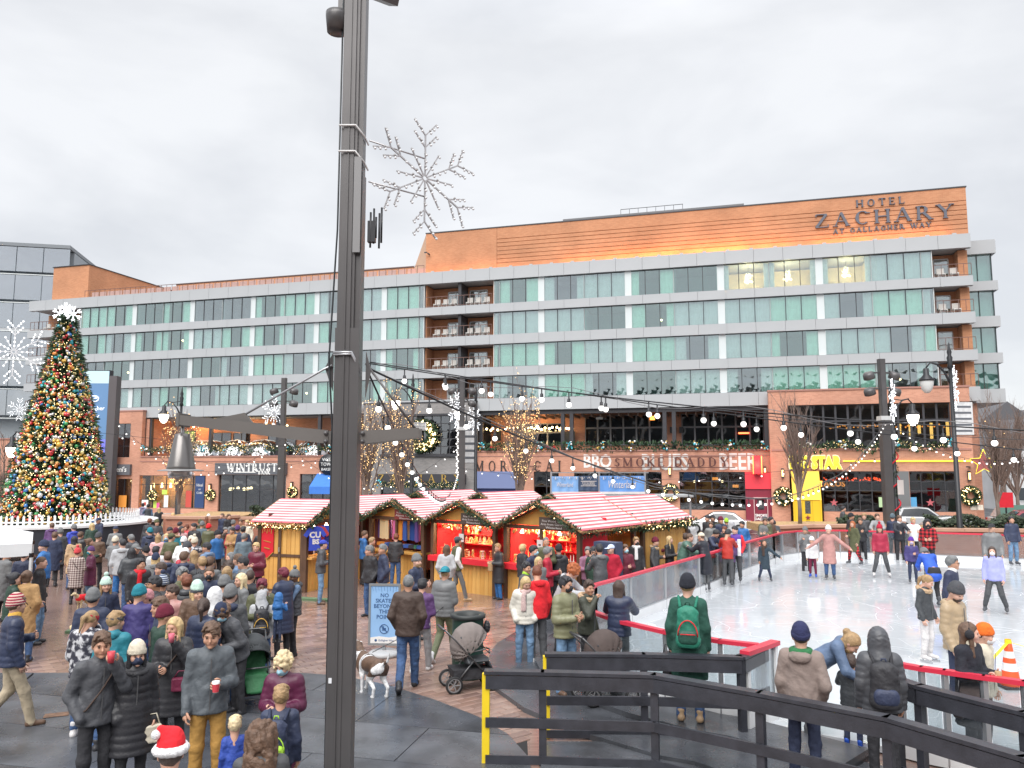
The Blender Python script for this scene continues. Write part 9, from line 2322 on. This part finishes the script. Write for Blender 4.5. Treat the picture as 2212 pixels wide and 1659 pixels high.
# dogs
def dog(x,y,z,rz,s,label,patch,coat=None,pose=0.0):
 t = thing('dog', label, 'dog', (x, y, z), rz); t.scale = (s, s, s); f = SF((-.25, -.7, 0), (.25, .75, .9), .014)
 f.cap((0,-.27,.48),(0,.20,.46),.105,.14,0,.95,1.05); f.ell((0,.19,.42),(.11,.13,.15),.05); f.ell((0,-.27,.46),(.11,.11,.12),.05); f.cap((0,.27,.54),(0,.42,.67),.085,.065,.05); f.ell((0,.47,.70),(.062,.085,.062),.03); f.cap((0,.52,.685),(0,.62,.66),.040,.030,.02)
 for sx in (-1,1):
  f.ell((sx * .066,.445,.69),(.018,.04,.055),.012); o_ = sx * pose
  f.cap((sx * .085,.20,.42),(sx * .085,.165 + o_,.28),.055,.036,.03); f.cap((sx * .085,.165 + o_,.28),(sx * .085,.19 + o_ * 1.4,.13),.034,.026,.02); f.cap((sx * .085,.19 + o_ * 1.4,.13),(sx * .085,.20 + o_ * 1.6,.03),.026,.024,.01); f.cap((sx * .085,.20 + o_ * 1.6,.026),(sx * .085,.235 + o_ * 1.6,.024),.027,.022,.01)
  f.cap((sx * .085,-.27,.44),(sx * .095,-.17 - o_,.28),.078,.050,.03); f.cap((sx * .095,-.17 - o_,.28),(sx * .095,-.32 - o_,.165),.042,.027,.02); f.cap((sx * .095,-.32 - o_,.165),(sx * .095,-.29 - o_,.03),.026,.024,.01); f.cap((sx * .095,-.29 - o_,.026),(sx * .095,-.25 - o_,.024),.027,.022,.01)
 f.cap((0,-.36,.52),(0,-.50,.60),.028,.022,.02); f.cap((0,-.50,.60),(0,-.57,.74),.022,.010,.01)
 V, Q = f.skin(); me = npmesh('body', [(V, Q)], [cloth('brown', 'hair'), cloth('white', 'hair')] if patch else [cloth('pblond', 'hair')])
 if patch:
  c = V[Q].mean(1); w_ = (c[:, 2] < .33) | (c[:, 1] < -.5) | ((c[:, 1] > .26) & (c[:, 1] < .40) & (c[:, 2] < .62)) | ((np.abs(c[:, 0]) < .022) & (c[:, 1] > .46)) | (np.sin(c[:, 1] * 14 + c[:, 0] * 9 + 1) > .93); me.polygons.foreach_set('material_index', w_.astype(np.int32))
 put('body', me, t)
 for sx in (-1, 1): o = put('eye', face_bits()['eye'], t, (sx * .034, .535, .718))
 MB().ball((0, .648, .665), .016, 0, 8, 5).build('nose', PHONE, t)
 if coat:
  f = SF((-.25, -.7, 0), (.25, .75, .9), .018); f.cap((0, -.24, .49), (0, .20, .475), .125, .158, 0, .95, 1.02); f.cut((0, 0, -1), -.36); put('dog_coat', npmesh('dog_coat', [f.skin()], [cloth(coat, 'knit')]), t)
 else: MB().lathe([(.080, 0), (.088, .0), (.088, .03), (.080, .03)], (0, .31, .56), 14, 0, Matrix.Rotation(R(-38), 3, 'X')).lathe([(.148, 0), (.152, .03)], (0, .12, .46), 16, 0, Matrix.Rotation(R(90), 3, 'X')).build('harness', cloth('white', 'c'), t)
 return t
dog(*G(800, 1500).xy, 0, R(-150 + 180 + 10), 1.0, 'brown and white dog on a harness facing away beside the pole', True, None, .05); dog(-8.25, 15.0, 0, R(40), .75, 'pale dog in a pink knitted coat behind the tent leg', False, 'rose'); dog(-11.2, 20.6, -.1, R(160), .62, 'small pale dog in a red coat by the checked coat woman', False, 'scarlet')
a = Vector((*G(803, 1495).xy, .62)); kk = find('walking a dog'); b = pm_of(kk) @ FOLK[kk]['wr'][1]
o = MB().tube([(0, 0, 0), (b - a) * .5 - Vector((0, 0, .12)), b - a], .006, 5).build('dog_lead', IRON); o.location = a; tag(o, 'thin dark dog lead from the harness to the man in the teal cap', 'lead')
# cone and tape
cn = thing('traffic_cone', 'orange traffic cone with two white bands on the ice', 'traffic cone', G(2184, 1484, ICE_Z)); ORG = mat('cone_orange', (.80, .10, .025), .5)
MB().box2(-.19, .19, -.19, .19, 0, .035).build('base', mat('cone_base', (.05, .05, .055), .7), cn); MB().lathe([(.15, .035), (.128, .16), (.115, .26)], n=20).lathe([(.094, .38), (.082, .46)], n=20).lathe([(.066, .56), (.045, .72), (.03, .73), (.03, .70)], n=20).build('cone_body', ORG, cn); MB().lathe([(.115, .26), (.094, .38)], n=20).lathe([(.082, .46), (.066, .56)], n=20).build('white_band', CUPW, cn); MB().lathe([(.048, .66), (.052, .70), (.046, .74)], n=14).build('tape_wrap', YELP, cn)
for (p, lab) in (((6.55, 11.6, .55), 'yellow barrier tape running left from the traffic cone'), ((9.4, 12.6, .62), 'yellow barrier tape running right from the traffic cone')):
 a,b = cn.location + Vector((0,0,.7)),Vector(p); m_ = (a + b) / 2 - Vector((0,0,.1)); mb = MB()
 for (q,r_) in ((a,m_),(m_,b)): mb.bar(q - a,r_ - a,.05,.004)
 o = mb.build('barrier_tape', YELP); o.location = a; tag(o, lab, 'barrier tape')
# tent
tn = thing('canopy_tent', 'white pop up canopy tent at the left edge', 'tent', (-9.45, 15.4, 0)); TW = mat('tent_white', (.74, .75, .76), .6, var=.05, vscale=2, bump=.15, bscale=6); z0, z1 = 1.86, 2.10
mb = MB(); P = [(0,0),(-2.56,-1.56),(-4.12,1.0),(-1.56,2.56)]; ap = (-2.06,.5,2.72); n = 8
for i in range(4):
 (xa,ya),(xb,yb) = P[i],P[(i + 1) % 4]
 for j in range(n):
  t0,t1 = j / n,(j + 1) / n; sg = lambda t: -.035 * math.sin(math.pi * t) - .015 * math.sin(t * 21)
  A_,B_ = (xa + (xb - xa) * t0,ya + (yb - ya) * t0),(xa + (xb - xa) * t1,ya + (yb - ya) * t1)
  mb.add([(*A_,z1),(*B_,z1),(*B_,z0 + sg(t1) * .5),(*A_,z0 + sg(t0) * .5)],[(0,1,2,3)],0,True); mid = lambda q: ((q[0] + ap[0]) / 2,(q[1] + ap[1]) / 2,(z1 + ap[2]) / 2 - .07)
  mb.add([(*A_,z1),(*B_,z1),mid(B_),mid(A_)],[(0,1,2,3)],0,True); mb.add([mid(A_),mid(B_),ap],[(0,1,2)],0,True)
mb.build('canopy', TW, tn)
for (x,y) in P + [(-.67,-.40)]:
 MB().box2(x - .022, x + .022, y - .022, y + .022, 0, z0 + .02).build('leg', mat('tent_leg', (.62, .63, .64), .4, .2), tn); MB().box2(x - .03, x + .03, y - .03, y + .03, z0 - .03, z0 + .05).build('corner_bracket', PHONE, tn)
tb = thing('folding_table', 'folding table with a red cloth under the canopy tent', 'table', (-10.3, 15.0, 0)); MB().box2(-.8, .35, -.3, .3, .72, .76).build('table_top', CUPW, tb); MB().box2(-.81, .36, -.315, -.302, .42, .755).build('red_cloth', REDC, tb)
for x in (-.75, .3): MB().box2(x - .015, x + .015, -.25, .25, 0, .71).build('leg', ALU, tb)
# mop
mp2 = thing('floor_squeegee', 'floor squeegee with a pale head leaning by the girl in camouflage', 'squeegee', (-7.45, 11.0, .02), R(20)); MB().tube([(0, 0, .03), (.62, .55, .55)], .013, 6).build('handle', IRON, mp2); MB().box((0, -.02, .02), (.42, .13, .03), 0, Matrix.Rotation(R(25), 3, 'Z')).build('head', mat('mop_head', (.62, .62, .6), .8), mp2)
# orange mark on a mat,drain cover
o = MB().box2(-.16, .16, -.1, .1, .0, .003).build('floor_marking', mat('faded_orange', (.20, .11, .065), .6, var=.5, vscale=14)); o.location = (-6.6, 11.6, .024); o.rotation_euler.z = .4; tag(o, 'faded orange rectangle painted on the rubber mat at the left', 'marking')
o = MB().lathe([(0, .012), (.2, .012), (.22, .0)], n=20).build('drain_cover', mat('drain_iron', (.12, .085, .07), .6, .3, var=.2, vscale=20)); o.location = (-2.6, 15.6, gz(-2.6, 15.6)); tag(o, 'round iron cover in the brick paving right of the long navy puffer', 'drain cover')
# green kerb strip between the crowd and the kiosks
for (x0, y0, x1, y1, lab) in ((-9.9, 17.6, -8.2, 17.9, 'green cable ramp behind the mint bobble hat'), (-7.8, 22.9, -4.6, 21.9, 'green cable ramp along the foot of the side on kiosk')):
 a, b = Vector((x0, y0, gz(x0, y0))), Vector((x1, y1, gz(x1, y1))); o = MB().bar(Vector((0, 0, .03)), b - a + Vector((0, 0, .03)), .25, .06).build('cable_ramp', mat('ramp_green', (.10, .17, .09), .7, var=.15, vscale=6)); o.location = a; tag(o, lab, 'cable ramp')
